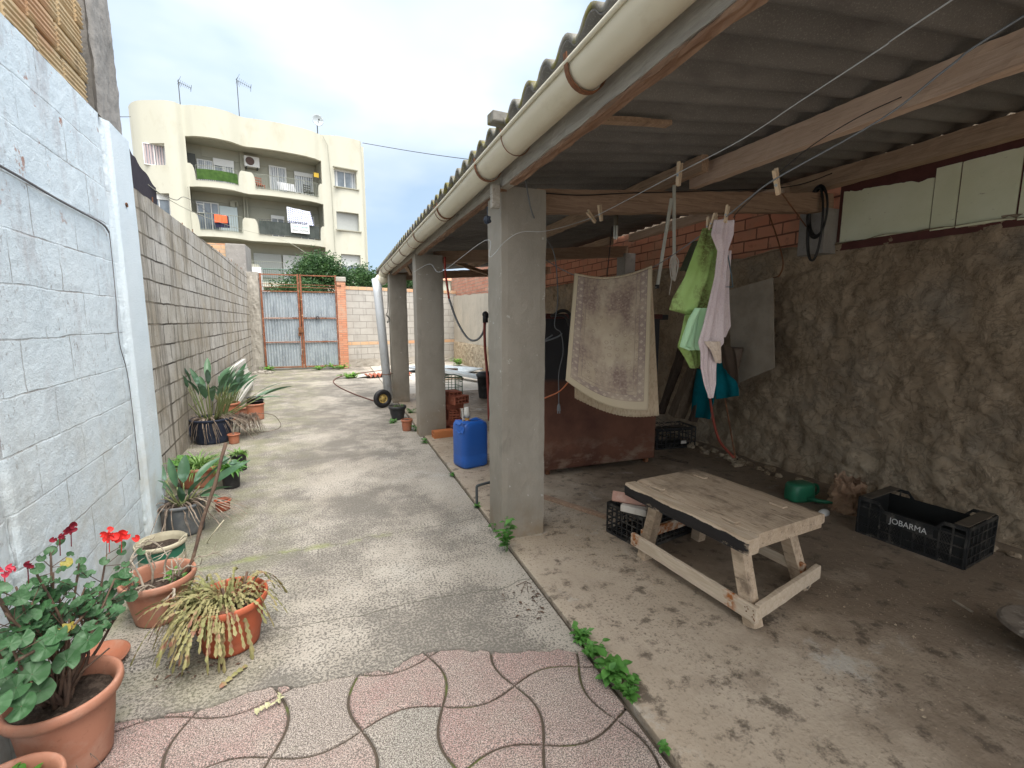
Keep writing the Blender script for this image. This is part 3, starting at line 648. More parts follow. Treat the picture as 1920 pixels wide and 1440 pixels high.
def rub(y, z):
    v = Vector((y*1.0, z*1.0, .7))
    w1 = mn.fractal(v*2.4, .55, 2.1, 6)*.020
    w2 = mn.noise(v*6+Vector((3, 1, 4)))
    cells = mn.voronoi(v*5.2+Vector((mn.noise(v*3)*.5, mn.noise(v*3+Vector((9, 9, 9)))*.5, 0)))[0]
    st = max(0, .5-cells[0])*.055*(.5+.5*mn.noise(v*1.3+Vector((5, 5, 5)))+.45)
    hole = -.035*max(0, mn.noise(v*4.4+Vector((7, 3, 3)))-.42)*3
    return w1+.010*w2+st+hole+.009*mn.turbulence(v*11, 4, False)-.004
rw = thing('rubble_wall', 'rough earth and stone wall closing the shed on the right, with brick infill and a pale boarded strip on top', 'wall', (4.05, 4, 0))
def frw(y, z):
    foot = .05*math.exp(-z/.07)*(.6+mn.noise((y*4, 1, 1)))
    return Vector((4.06-rub(y, z)-foot, y, z))
def topr(y): return 2.13+.03*mn.noise((y*2.2, 3, 3))+.012*mn.noise((y*9, 3, 3))
m = MB(); m.grid(lambda u, v: frw(lerp(-.6, 9.0, u), v*topr(lerp(-.6, 9.0, u))), 840, 190); m.build('rubble_face', M_rub, rw, smooth=True, world=True)
m = MB(); m.grid(lambda u, v: Vector((4.02+v*.3, lerp(-.6, 9, u), topr(lerp(-.6, 9, u))-.02+.02*mn.noise((u*40, v*3, 1)))), 200, 3); m.build('ledge', M_rub, rw, smooth=True, world=True)
MB().bb(4.16, 4.4, -1.4, 17.6, 0, 2.9).build('core', M_rub, rw, world=True)
MB().bb(4.06, 4.3, -2.6, -.55, 0, 2.7).build('near_end', M_rub, rw, world=True)
M_rbrick = bricks('red_hollow_brick', (.52, .22, .14), (.58, .29, .19), (.19, .09, .065), .30, .115, .008, dist=.02, dsc=5, smooth=.2,
    stain=((2.5, 5, .5, .68, (.40, .25, .17), .6), (9, 6, .6, .75, (.19, .09, .06), .7)), bst=.8, bdist=.012, fine=50)
m = MB(); m.grid(lambda u, v: Vector((4.11-.004*mn.noise((u*60, v*9, 1)), lerp(2.9, 8.9, u), lerp(2.08, 2.72, v))), 120, 20); m.build('brick_infill', M_rbrick, rw, world=True, uvf=lambda v: (v.y, v.z))
# far stretch: plaster above, stones below, bricks on top
M_plas = weathered('stained_lime_plaster', (.47, .42, .34), ((1.5, 6, .4, .62, (.36, .33, .275), .8), (5, 7, .6, .75, (.23, .21, .18), .6)), .9, ((12, .7, .02), (60, .4, .006)), scale=(1, 1, .5))
M_stn = weathered('pale_rubble_base', (.46, .38, .27), ((8, 7, .45, .62, (.27, .21, .14), .8), (20, 5, .6, .7, (.58, .50, .38), .6)), .92, ((16, 1, .04), (60, .6, .01)))
def ff(y, z): return Vector((4.02-.004*y+(-.02 if z < .7+.12*mn.noise((y*1.3, 1, 1)) else 0)-rub(y*1.4, z)*(1 if z < .7+.12*mn.noise((y*1.3, 1, 1)) else .22), y, z))
def tpf(y): return lerp(2.12, 2.34, max(0, min(1, (y-9)/8)))+.03*mn.noise((y*2, 1, 6))
m = MB(); m.grid(lambda u, v: ff(lerp(8.9, 17.2, u), .72+v*(tpf(lerp(8.9, 17.2, u))-.72)), 260, 36); m.build('plaster_face', M_plas, rw, smooth=True, world=True)
m = MB(); m.grid(lambda u, v: ff(lerp(8.9, 17.2, u), .74*v)+Vector((-.012, 0, 0)), 300, 24); m.build('stone_base', M_stn, rw, smooth=True, world=True)
M_rb2 = bricks('old_red_brick', (.47, .20, .13), (.54, .27, .19), (.33, .25, .19), .27, .10, .010, dist=.02, dsc=5, stain=((2.5, 5, .5, .68, (.50, .38, .28), .6),), bst=.8, bdist=.012, fine=50)
m = MB(); m.grid(lambda u, v: Vector((4.06, lerp(8.9, 17.0, u), lerp(2.1, 3.05, v))), 10, 4); m.bb(4.062, 4.3, 8.9, 17, 2.1, 3.05); m.build('brick_top', M_rb2, rw, world=True, uvf=lambda v: (v.y, v.z))
# post stub under beam, boarded strip
MB().bb(3.90, 4.10, 2.86, 3.10, 2.03, 2.40).build('pier', M_conc, rw, world=True, bevel=.006)
MB().bb(3.94, 4.12, 5.82, 6.04, 1.95, 2.42).build('pier', M_conc, rw, world=True, bevel=.006)
n = NB('pale_green_paint'); c = n.mix(n.ramp(n.noise(2, 5, .6), .4, .62), (.68, .70, .50), (.74, .76, .58)); c = n.mix(n.ramp(n.noise(14, 7, .75, n.co((1, 1, 3), (1, 6, 1))), .63, .69, 0, .9), c, (.27, .22, .14))
n.bump(n.noise(26, 7, .7), .35, .004); M_pal = n.fin(c, .6, .35)
M_dkred = plain('dark_red_primer', (.10, .035, .03), .8)
MB().bb(4.055, 4.07, -.6, 2.86, 2.05, 2.66).build('board_backing', M_dkred, rw, world=True)
def board(ya, yb, z0, z1a, z1b, seed, ragged):
    N = 60
    def f(u, v):
        y = lerp(ya, yb, u); zt = lerp(z1a, z1b, u); zb = z0+.004*mn.noise((y*20, seed, 1))
        if ragged: zt -= .028*max(0, mn.noise((y*9, seed, 2))-.05)+.02*max(0, mn.noise((y*30, seed, 5))-.2)
        return Vector((4.045-.002*mn.noise((y*8, v*3, seed)), y, lerp(zb, zt, v)))
    m = MB(); m.grid(f, N, 4, .008, flip=True); m.build('painted_board', M_pal, rw, world=True)
board(2.185, 2.825, 2.115, 2.47, 2.53, 1, True); board(2.035, 2.178, 2.10, 2.53, 2.53, 2, False); board(1.725, 2.027, 2.095, 2.53, 2.53, 3, True); board(1.40, 1.713, 2.085, 2.53, 2.53, 4, False); board(1.1, 1.39, 2.08, 2.53, 2.53, 5, True); board(.2, 1.09, 2.08, 2.53, 2.53, 6, True)

# ================================================================== BACK WALL AND GATE
BA = Vector((.33, 15.28, 0)); BB = Vector((4.1, 16.35, 0)); bdv = (BB-BA).normalized(); bnv = Vector((bdv.y, -bdv.x, 0))
M_back = bricks('grey_concrete_blocks', (.40, .385, .355), (.45, .435, .40), (.26, .25, .225), .42, .205, .009, dist=.012, dsc=3, smooth=.4,
    stain=((2, 5, .45, .65, (.33, .31, .28), .6), (5, 6, .58, .72, (.22, .21, .19), .5, (1, 1, .3))), bst=.7, bdist=.012, fine=60)
bk = thing('back_wall', 'grey concrete block wall across the end of the yard beside the gate', 'wall', (2.2, 15.8, 0))
Lb = (BB-BA).length
buv = lambda v: ((v-BA).dot(bdv), v.z)
m = MB()
for (z0, z1, nm) in ((0, .70, 0), (.80, 2.40, 1)):
    p = [BA+Vector((0, 0, z0)), BB+Vector((0, 0, z0)), BB+Vector((0, 0, z1)), BA+Vector((0, 0, z1))]; m.add(p, [(0, 1, 2, 3)])
q = [v+bnv*-.2 for v in (BA, BB)]; m.add([q[0], q[1], q[1]+Vector((0, 0, 2.39)), q[0]+Vector((0, 0, 2.39)), BA+Vector((0, 0, 2.39)), BB+Vector((0, 0, 2.39))], [(0, 1, 2, 3), (4, 5, 2, 3)])
m.build('block_face', M_back, bk, world=True, uvf=buv)
M_obr = bricks('orange_brick_course', (.56, .37, .22), (.56, .29, .17), (.34, .30, .25), .27, .12, .01, dist=.01, stain=((2, 5, .45, .65, (.50, .42, .32), .6),))
def bslab(z0, z1, pr_):
    m = MB(); a, b = BA+bnv*pr_, BB+bnv*pr_; c_, d_ = BB-bnv*.22, BA-bnv*.22
    m.add([(*v.to_2d(), z0) for v in (a, b, c_, d_)]+[(*v.to_2d(), z1) for v in (a, b, c_, d_)], [(0, 1, 5, 4), (1, 2, 6, 5), (2, 3, 7, 6), (3, 0, 4, 7), (4, 5, 6, 7), (3, 2, 1, 0)]); return m
bslab(.70, .80, .004).build('brick_course', M_obr, bk, world=True, uvf=lambda v: ((v-BA).dot(bdv), v.z-.70+.01))
bslab(2.40, 2.50, .015).build('brick_course', M_obr, bk, world=True, uvf=lambda v: ((v-BA).dot(bdv), v.z-2.40+.01))
m = MB(); m.grid(lambda u, v: BA+bdv*(u*Lb)+bnv*(.02+.03*mn.noise((u*20, v*6, 1))*(1-v))+Vector((0, 0, .26*v*(1+.3*mn.noise((u*14, 2, 2))))), 80, 6); m.build('rendered_foot', M_post, bk, world=True)
# brick gate pier
M_pier = bricks('orange_pier_brick', (.52, .22, .13), (.58, .29, .18), (.30, .20, .15), .26, .065, .006, dist=.012, dsc=5, stain=((3, 5, .5, .65, (.50, .36, .27), .7),), bst=.8, bdist=.01)
pr_ = thing('brick_pier', 'orange brick gate pier at the right side of the rusty gate', 'pier', (.24, 15.3, 0))
MB().bb(.10, .345, 15.14, 15.40, 0, 2.62).build('pier_bricks', M_pier, pr_, world=True, uvf=lambda v: (v.x+v.y, v.z))
MB().bb(.08, .365, 15.12, 15.42, 2.62, 2.76).build('pier_cap', M_post, pr_, world=True, bevel=.02)
# gate: frame from rusty section, galvanised corrugated infill
M_galv = weathered('galvanised_corrugated_steel', (.30, .345, .38), ((5, 5, .45, .62, (.20, .235, .265), .8), (40, 5, .55, .66, (.44, .48, .50), .75), (9, 6, .64, .74, (.34, .24, .17), .5)), .7, ((30, .2, .002),), .35, scale=(1, 1, .35))
M_rust2 = weathered('flaking_rust_paint', (.27, .105, .055), ((9, 6, .42, .58, (.16, .06, .035), .8), (14, 6, .58, .68, (.50, .36, .24), .8)), .85, ((60, .4, .003),))
gt = thing('metal_gate', 'rusty double gate with blue grey corrugated panels at the end of the yard', 'gate', (-.93, 15.2, 0))
gx0, gx1, gy = -1.965, .10, 15.17; mid = -.93; top = 2.80; z0 = .06
def gleaf(a, b, nm):
    lf = MB()
    for x in (a+.03, b-.03): lf.bb(x-.024, x+.024, gy-.02, gy+.02, z0, top)
    for z in (z0+.03, .83, 1.53, 2.30, top-.03): lf.bb(a+.06, b-.06, gy-.018, gy+.018, z-.015, z+.015)
    for z in (2.42, 2.5): lf.bb(a+.06, b-.06, gy-.006, gy+.006, z-.007, z+.007)
    o = lf.build('gate_leaf', M_rust2, gt, world=True)
    for (za, zb) in ((z0+.06, .805), (.855, 1.505), (1.555, 2.275)):
        m = MB(); m.grid(lambda u, v: Vector((lerp(a+.055, b-.055, u), gy+.022+.010*math.sin(u*(b-a)/.085*2*PI), lerp(za, zb, v))), 200, 1, .002); m.build('corrugated_panel', M_galv, o, world=True)
    return o
l1 = gleaf(gx0, mid-.006, 0); l2 = gleaf(mid+.006, gx1, 1)
MB().bb(mid-.09, mid+.05, gy-.07, gy-.02, 1.10, 1.26).bb(mid-.10, mid-.05, gy-.05, gy-.03, 1.0, 1.1).build('lock_box', M_rust, l1, world=True, bevel=.006)
m = MB(); m.tube([Vector((.52-1.0+.045*math.cos(a), gy-.04, 1.53+.045*math.sin(a))) for a in [k*PI/8-.6 for k in range(14)]], .012, 6); m.build('pull_ring', M_black, l2, world=True)
for z in (.28, 1.06, 2.63):
    MB().tube([(gx0-.12, gy-.02, z), (gx0+.0, gy-.01, z)], .022, 8).bb(gx0-.16, gx0-.06, gy-.04, gy+.02, z-.04, z+.04).build('hinge', M_rust, gt, world=True)
for z in (2.50,): MB().tube([(gx1, gy-.02, z), (gx1+.12, gy-.04, z)], .02, 8).build('hinge', M_rust, gt, world=True)
m = MB(); m.tube([(mid-.05, gy-.03, .45), (mid-.05, gy-.03, 1.0)], .008, 6); m.build('drop_bolt', M_galv, l1, world=True)

# ================================================================== BEYOND THE YARD
AP0 = Vector((-4.16, 30, 0)); ARZ = math.atan2(.25, .968)
M_cream = weathered('cream_render', (.52, .52, .445), ((.35, 5, .35, .65, (.48, .48, .395), .8), (1.2, 7, .55, .72, (.42, .40, .31), .6), (5, 6, .6, .75, (.38, .36, .29), .35)), .85, ((20, .1, .004),), scale=(1, 1, .5))
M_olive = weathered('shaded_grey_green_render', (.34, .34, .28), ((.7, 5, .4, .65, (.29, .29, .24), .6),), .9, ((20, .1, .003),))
M_frame = plain('white_window_frame', (.66, .67, .66), .5, .4, .08)
M_shut = weathered('pale_roller_shutter', (.58, .60, .60), ((1, 3, .4, .6, (.50, .53, .54), .6),), .6, ((5, .1, .002),))
M_shutg = plain('grey_roller_shutter', (.36, .38, .37), .6, .3, .08)
n = NB('dark_window_glass'); c = n.mix(n.ramp(n.noise(1.1, 3), .4, .6), (.10, .125, .15), (.20, .24, .28)); M_glass = n.fin(c, .12, .6)
M_curt = weathered('white_curtain', (.60, .62, .64), ((7, 3, .4, .6, (.40, .43, .46), .8),), .8, ((3, .2, .01),), scale=(1, 1, .05))
M_pink = weathered('pinkish_curtain', (.56, .50, .50), ((6, 3, .4, .6, (.36, .27, .28), .8),), .8, ((3, .2, .01),), scale=(1, 1, .05))
M_iron = plain('dark_iron_railing', (.06, .065, .06), .6)
M_rail = plain('grey_green_railing', (.20, .22, .18), .6)
ap = thing('apartment_building', 'cream rendered apartment block with curved parapet and deep balconies beyond the gate', 'apartment building', AP0, ARZ)
OFF = [(-4.86, 2.0), (-4.75, 1.5), (-4.5, .98), (-4.2, .68), (-3.8, .38), (-3.3, .05), (-2.95, 0), (-2.6, .18), (-2.2, -.1), (-1.5, -.33), (-.7, -.3), (-.1, .02), (.15, .06), (.5, -.05), (1.2, -.2), (2, -.27), (3, -.25), (3.6, -.1), (4.02, .12), (4.5, -.08), (5.0, -.28), (6.15, -.25), (6.38, -.02), (6.42, .5), (6.73, .62)]
def offu(u):
    for i in range(len(OFF)-1):
        (a, p), (b, q) = OFF[i], OFF[i+1]
        if u <= b:
            t = max(0, (u-a)/(b-a)); m0 = (q-OFF[i-1][1])/(b-OFF[i-1][0]) if i else (q-p)/(b-a); m1 = (OFF[i+2][1]-p)/(OFF[i+2][0]-a) if i+2 < len(OFF) else (q-p)/(b-a)
            h = b-a; return (2*t**3-3*t*t+1)*p+(t**3-2*t*t+t)*h*m0+(-2*t**3+3*t*t)*q+(t**3-t*t)*h*m1
    return OFF[-1][1]
def vadj(u, v):          # keep heights level
    return v
def strip(m, ua, ub, vb, vt, th=.22, n=None, dy=0, back=True):
    n = n or max(2, int((ub-ua)/.06)); f0 = vb if callable(vb) else (lambda u: vb); f1 = vt if callable(vt) else (lambda u: vt)
    vs = []
    for i in range(n+1):
        u = lerp(ua, ub, i/n); y = offu(u)+dy; a, b = f0(u), f1(u); vs += [(u, y, a), (u, y, b), (u, y+th, b), (u, y+th, a)]
    fs = [(3, 2, 1, 0), (4*n, 4*n+1, 4*n+2, 4*n+3)]
    for i in range(n):
        for k in range(4): fs.append((4*i+k, 4*i+(k+1) % 4, 4*i+4+(k+1) % 4, 4*i+4+k))
    m.add(vs, fs)
def holes(m, ua, ub, va, vb, hs):
    us = sorted({ua, ub, *[h[0] for h in hs], *[h[1] for h in hs]})
    for a, b in zip(us, us[1:]):
        hh = sorted([h for h in hs if h[0] <= a+1e-6 and h[1] >= b-1e-6], key=lambda h: h[2]); z = va
        for h in hh: strip(m, a, b, z, h[2]); z = h[3]
        strip(m, a, b, z, vb)
m = MB()
LT = [(-4.40, -3.50, 9.24, 10.28), (-4.40, -3.50, 6.78, 7.88), (-4.40, -3.5, 4.3, 5.4)]
RT = [(4.66, 5.93, 9.42, 10.47), (4.66, 5.97, 6.94, 7.99), (4.80, 5.97, 4.42, 5.50)]
top = 12.30
holes(m, -4.86, -2.6, 0, top, LT); holes(m, 4.0, 6.73, 0, top-.0, RT)
strip(m, -2.6, 4.0, 10.82, top)
def scoop(u, hi, lo):
    d = min(abs(u+2.6) if u < -1 else 9, abs(u-4.0) if u > 3 else 9, abs(u-.03) if abs(u) < 1.2 else 9)
    w_ = .30 if u < -1 or u > 3 else .42
    if d >= w_: return lo
    if d <= w_-.16: return hi-.05*(d/w_)**2
    t = (d-(w_-.16))/.16; return lo+(hi-.05-lo)*math.sqrt(max(0, 1-t*t))
strip(m, -2.6, 4.0, 8.36, lambda u: scoop(u, 9.52, 8.68), .16, 330)
strip(m, -2.6, 4.0, 5.86, lambda u: scoop(u, 7.07, 6.19), .16, 330)
strip(m, -2.6, 4.0, 3.36, lambda u: scoop(u, 4.6, 3.69), .16, 330)
m.bb(6.53, 6.73, .8, 10, 0, 12.3); m.bb(-4.86, -4.66, 2.1, 10, 0, 12.3); m.bb(-4.86, 6.73, 9.8, 10, 0, 12.3); m.bb(-3.3, 6.3, .8, 9.8, 11.6, 11.75)
m.bb(-4.86, -2.6, 2.1, 2.2, 0, 11.7); m.bb(4.0, 6.55, .45, .55, 0, 11.7)
m.build('wall', M_cream, ap)
# recessed balcony rooms
m = MB(); m.bb(-2.6, 4.0, 1.4, 1.55, 0, 10.9)
for z in (10.84, 8.42, 5.92, 3.42):
    m.bb(-2.59, 3.99, .2, 1.4, z-(0 if z > 10 else .0), z+.16)
m.bb(-.10, .12, 1.25, 1.4, 8.58, 10.84); m.bb(-.10, .12, 1.2, 1.4, 6.1, 8.42); m.bb(-2.75, -2.6, .3, 1.4, 3.4, 10.9); m.bb(4.0, 4.15, .3, 1.4, 3.4, 10.9)
m.bb(-1.9, 3.9, 1.36, 1.4, 10.30, 10.84); m.bb(-2.5, 3.95, 1.36, 1.4, 7.98, 8.42)
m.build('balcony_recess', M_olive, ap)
def window(ua, ub, va, vb, y, mats, shut=0, shmat=None, panes=2, fr=.045, curt=None, yoff=0):
    """frame with panes behind it, shutter lowered by the fraction shut"""
    m = MB(); m.bb(ua, ub, y, y+.06, vb-fr, vb); m.bb(ua, ub, y, y+.06, va, va+fr)
    for k in range(panes+1):
        x = lerp(ua+fr/2, ub-fr/2, k/panes); m.bb(x-fr/2, x+fr/2, y+.001, y+.059, va+fr, vb-fr)
    w_ = m.build('window', M_frame, ap)
    MB().bb(ua+fr, ub-fr, y+.035, y+.045, va+fr, vb-fr).build('pane', M_glass, w_)
    if curt is not None:
        for (a, b) in curt:
            MB().grid(lambda u, v: (lerp(lerp(ua, ub, a), lerp(ua, ub, b), u), y+.028+.012*math.sin(u*(b-a)*50), lerp(va+fr, vb-fr, v)), 40, 1).build('curtain', mats, w_)
    if shut:
        MB().bb(ua-.01, ub+.01, y-.03, y-.005, lerp(vb, va, shut), vb+.01).build('shutter', shmat or M_shut, w_)
    return w_
for (ua, ub, va, vb, c_, sh) in ((-4.40, -3.50, 9.24, 10.28, [(0, .48), (.52, 1)], 0), (-4.40, -3.5, 6.78, 7.88, None, .25)):
    window(ua, ub, va, vb, .62, M_pink, sh, None, 2, .04, c_)
window(4.66, 5.93, 9.42, 10.47, .0, M_curt, .10, M_frame, 2, .05, [(.03, .2), (.78, .98)]); window(4.66, 5.97, 6.94, 7.99, .0, M_curt, .95, M_shutg, 2); window(4.80, 5.97, 4.42, 5.5, .0, M_curt, .62, M_shut, 3)
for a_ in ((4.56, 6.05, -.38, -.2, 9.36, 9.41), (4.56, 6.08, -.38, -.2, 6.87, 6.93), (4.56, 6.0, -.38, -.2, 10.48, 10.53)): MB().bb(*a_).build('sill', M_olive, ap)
# upper balcony windows and doors
window(-2.15, -1.42, 8.6, 10.1, 1.26, M_curt, .0, None, 2, .04, [(.0, 1.)]); window(-1.38, -.42, 9.0, 10.28, 1.3, M_curt, .28, M_frame, 2, .05, [(.35, .95)])
window(1.36, 2.28, 8.6, 10.42, 1.3, M_curt, 0, None, 2, .07, [(.03, .97)]); window(2.72, 3.75, 8.9, 10.30, 1.3, M_curt, .16, M_frame, 2, .05, [(.04, .96)])
MB().bb(-2.58, -2.2, 1.1, 1.2, 9.4, 10.28).build('dark_panel', M_iron, ap)
window(-2.35, -1.3, 6.1, 7.9, 1.28, M_curt, 0, None, 3, .05, None); MB().bb(-1.28, -.42, 1.22, 1.30, 6.1, 7.78).build('blind', weathered('pale_blue_blind', (.50, .58, .60), ((1, 3, .4, .6, (.46, .54, .56), .5),), .7), ap)
window(-2.32, -2.0, 7.25, 7.75, 1.1, M_curt, 0, None, 1, .05, None)
window(1.30, 2.0, 6.1, 7.6, 1.3, M_curt, .12, M_frame, 2, .05, None); window(2.9, 3.7, 6.1, 7.8, 1.3, M_curt, 0, None, 2, .05, None)
# lower floor
window(.25, 1.7, 4.0, 5.35, 1.3, M_curt, .97, M_shutg, 2); window(1.8, 3.0, 3.6, 5.35, 1.28, M_curt, .97, M_shut, 2)
def railing(ua, ub, va, vb, mat, nb, dy=-.02, par=None):
    m = MB(); N = 24
    for z in (va+.03, vb): m.tube([(lerp(ua, ub, k/N), offu(lerp(ua, ub, k/N))+dy, z) for k in range(N+1)], .014, 5)
    for k in range(nb+1):
        u = lerp(ua, ub, k/nb); y = offu(u)+dy; m.box((u, y, (va+vb)/2), (.014, .014, vb-va))
    return m.build('railing', mat, ap)
railing(-2.28, -.40, 8.70, 9.40, M_rail, 22, -.02); railing(.42, 3.70, 8.68, 9.42, M_rail, 34, -.05)
railing(-2.28, -.36, 6.18, 7.02, M_rail, 18, -.05); railing(.42, 3.68, 6.22, 7.06, M_iron, 42, -.06); railing(-1.0, 1.6, 3.72, 4.75, M_rail, 26, -.08)
M_grass_mat = weathered('artificial_grass_screen', (.055, .115, .025), ((6, 5, .4, .6, (.03, .07, .015), .8),), .95, ((60, .8, .01),))
m = MB(); m.grid(lambda u, v: (lerp(-2.25, -.42, u), offu(lerp(-2.25, -.42, u))-.05, lerp(8.72, 9.22, v)), 40, 2, .02)
tag(m.build('grass_screen', M_grass_mat, xf=Matrix.Translation(AP0) @ Matrix.Rotation(ARZ, 4, 'Z')), 'green artificial grass screen tied to the upper left balcony railing', 'balcony screen')
AX_ = Matrix.Translation(AP0) @ Matrix.Rotation(ARZ, 4, 'Z')
def aw(u, y, v): return AX_ @ Vector((u, y, v))
M_dgreen = weathered('dark_balcony_sheet', (.055, .07, .065), ((3, 4, .4, .6, (.10, .12, .11), .7),), .8)
m = MB(); m.grid(lambda u, v: (lerp(.46, 3.64, u), offu(lerp(.46, 3.64, u))+.0+.01*math.sin(u*90), lerp(6.26, 6.98, v)), 90, 2, .01)
tag(m.build('screen_sheet', M_dgreen, xf=AX_), 'dark sheet screening the lower right balcony behind its black railing', 'balcony screen')
# things hanging on the balconies
def cloth(name, pts, mat, label, cat, seg=24, rip=.03, thick=.006):
    """hanging cloth from four corners (top-left, top-right, bottom-right, bottom-left) with folds"""
    a, b, c_, d_ = [Vector(p) for p in pts]; nrm = (b-a).cross(d_-a).normalized()
    def f(u, v):
        p = a.lerp(b, u).lerp(d_.lerp(c_, u), v); return p+nrm*rip*(math.sin(u*9+1)*.6+math.sin(u*21+v*2)*.4)*(.3+v)
    m = MB(); m.grid(f, seg, seg, thick); return tag(m.build(name, mat, smooth=True), label, cat)
M_orange = plain('orange_cloth', (.75, .14, .06), .9, .1, .15)
M_navy = plain('navy_cloth', (.03, .03, .06), .9, .1)
cloth('orange_towel', [aw(-1.66, -.45, 6.98), aw(-1.08, -.42, 6.96), aw(-1.08, -.47, 6.58), aw(-1.66, -.5, 6.56)], M_orange, 'bright orange cloth hanging over the railing of the lower left balcony', 'cloth')
cloth('navy_garment', [aw(-1.70, -.41, 7.0), aw(-1.02, -.38, 6.97), aw(-.98, -.40, 6.36), aw(-1.62, -.44, 6.32)], M_navy, 'dark garment hanging behind the orange cloth on the balcony', 'garment')
n = NB('blue_checked_cotton'); uv = n.co((1, 1, 1), kind='UV'); x_ = n.n('ShaderNodeSeparateXYZ'); n.l(uv, x_.inputs[0])
a_ = n.math('GREATER_THAN', n.math('FRACT', n.math('MULTIPLY', x_.outputs[0], 12.0)), .5); b_ = n.math('GREATER_THAN', n.math('FRACT', n.math('MULTIPLY', x_.outputs[1], 8.0)), .5)
M_check = n.fin(n.mix(n.math('ADD', n.math('MULTIPLY', n.math('ADD', a_, b_), .2), n.math('MULTIPLY', n.math('MULTIPLY', a_, b_), .55)), (.66, .70, .80), (.07, .08, .20)), .9, .1)
a, b, c_, d_ = aw(1.93, -.1, 7.90), aw(3.18, -.1, 7.78), aw(3.30, -.32, 6.96), aw(1.90, -.32, 6.98)
m = MB(); uvl = []
NN = 24
for i in range(NN+1):
    for j in range(NN+1):
        u, v = i/NN, j/NN; m.v.append(a.lerp(b, u).lerp(d_.lerp(c_, u), v)+Vector((0, -1, 0))*.03*math.sin(u*14+v*3)); uvl.append((u, v))
for i in range(NN):
    for j in range(NN): k = i*(NN+1)+j; m.f.append((k, k+NN+1, k+NN+2, k+1))
it = iter(uvl); o = m.build('checked_sheet', M_check, smooth=True, uvf=lambda v: next(it)); tag(o, 'blue and white checked sheet drying above the black balcony railing', 'sheet')
cloth('white_banner', [aw(2.02, -.40, 6.94), aw(3.02, -.40, 6.94), aw(3.02, -.42, 6.44), aw(2.02, -.42, 6.44)], plain('banner_cloth', (.68, .70, .70), .8, .2, .05), 'white lettered banner tied to the black balcony railing', 'banner', rip=.004)
def text(body, size, mat, M4, parent, ext=.002, name='lettering', align='CENTER', sx=1):
    cu = bpy.data.curves.new(name, 'FONT'); cu.body = body; cu.size = size; cu.extrude = ext; cu.align_x = align; cu.align_y = 'CENTER'
    o = bpy.data.objects.new(name, cu); dg = bpy.context.evaluated_depsgraph_get(); C.objects.link(o); dg.update()
    me = bpy.data.meshes.new_from_object(o.evaluated_get(dg)); bpy.data.objects.remove(o); me.name = name
    me.materials.clear(); me.materials.append(mat)
    r = parent
    while r and r.parent: r = r.parent
    off_ = Vector(r.location) if r else Vector((0, 0, 0))
    Mi = (Matrix.Translation(off_) @ Euler(r.rotation_euler).to_matrix().to_4x4()).inverted() if r else Matrix()
    me.transform(Mi @ M4 @ Matrix.Diagonal((sx, 1, 1, 1))); o = bpy.data.objects.new(name, me); C.objects.link(o); o.parent = parent; return o
bn = bpy.data.objects['white_banner']
RX = Matrix.Rotation(PI/2, 4, 'X')
text('TOLA I NADEE', .13, plain('teal_ink', (.05, .32, .30), .6), AX_ @ Matrix.Translation((2.52, -.435, 6.80)) @ RX, bn)
text('SANAL VALENCIA', .11, plain('black_ink', (.03, .05, .06), .6), AX_ @ Matrix.Translation((2.52, -.435, 6.60)) @ RX, bn)
# air conditioner outdoor units
def acunit(u, v, s, label):
    t = thing('air_conditioner', label, 'air conditioner', aw(u, 1.2, v), ARZ)
    MB().bb(-.38*s, .38*s, -.2, .1, 0, .56*s).build('casing', M_frame, t, bevel=.015)
    m = MB(); m.tube([(-.1*s+.21*s*math.cos(a), -.21, .29*s+.21*s*math.sin(a)) for a in [k*PI/12 for k in range(25)]], .012, 5)
    for r in (.05, .1, .15): m.tube([(-.1*s+r*s*math.cos(a), -.212, .29*s+r*s*math.sin(a)) for a in [k*PI/10 for k in range(21)]], .006, 4)
    m.build('fan_grille', M_iron, t); MB().tube([(-.1*s, -.204, .29*s), (-.1*s, -.2005, .29*s)], .2*s, 24).build('fan_shade_disc', plain('fan_shadow', (.16, .10, .09), .8), t)  # flat dark disc on the casing paints the shade behind the grille
    MB().bb(-.3*s, -.25*s, -.2, .15, -.09, -.002).bb(.25*s, .3*s, -.2, .15, -.09, -.002).build('bracket', M_iron, t)
acunit(.47, 10.08, 1, 'white air conditioner fixed high between the two upper balconies'); acunit(2.95, 8.62, .8, 'white air conditioner standing on the upper right balcony floor behind the bars')
def chair(u, v, mat, label):
    t = thing('balcony_chair', label, 'chair', aw(u, .65, v), ARZ+.3)
    MB().bb(-.22, .22, -.2, .2, .40, .44).build('seat', mat, t)
    m = MB()
    for z in (.55, .68, .81): m.bb(-.22, .22, .19, .21, z, z+.07)
    m.bb(-.22, -.19, .18, .22, .44, .9); m.bb(.19, .22, .18, .22, .44, .9); m.build('backrest', mat, t)
    for x in (-.2, .2):
        for y_ in (-.18, .18): MB().bb(x-.015, x+.015, y_-.015, y_+.015, 0, .4).build('leg', mat, t)
chair(.72, 8.62, plain('terracotta_chair', (.35, .13, .08), .7), 'reddish slatted chair on the upper right balcony beside the curved wall'); chair(3.35, 8.62, M_iron, 'black chair at the right end of the upper right balcony')
cloth('white_cloth', [aw(1.45, -.28, 9.15), aw(2.35, -.32, 9.12), aw(2.42, -.32, 8.72), aw(1.55, -.28, 8.74)], M_curt, 'white cloth hanging behind the bars of the upper right balcony', 'cloth')
tag(MB().bb(-.14, .14, -.02, .02, 0, .25).build('yellow_sign', plain('yellow_plastic', (.75, .50, .05), .5), xf=Matrix.Translation(aw(3.78, .5, 9.95)) @ Matrix.Rotation(ARZ, 4, 'Z')), 'small yellow plate at the right end of the upper balcony', 'sign')
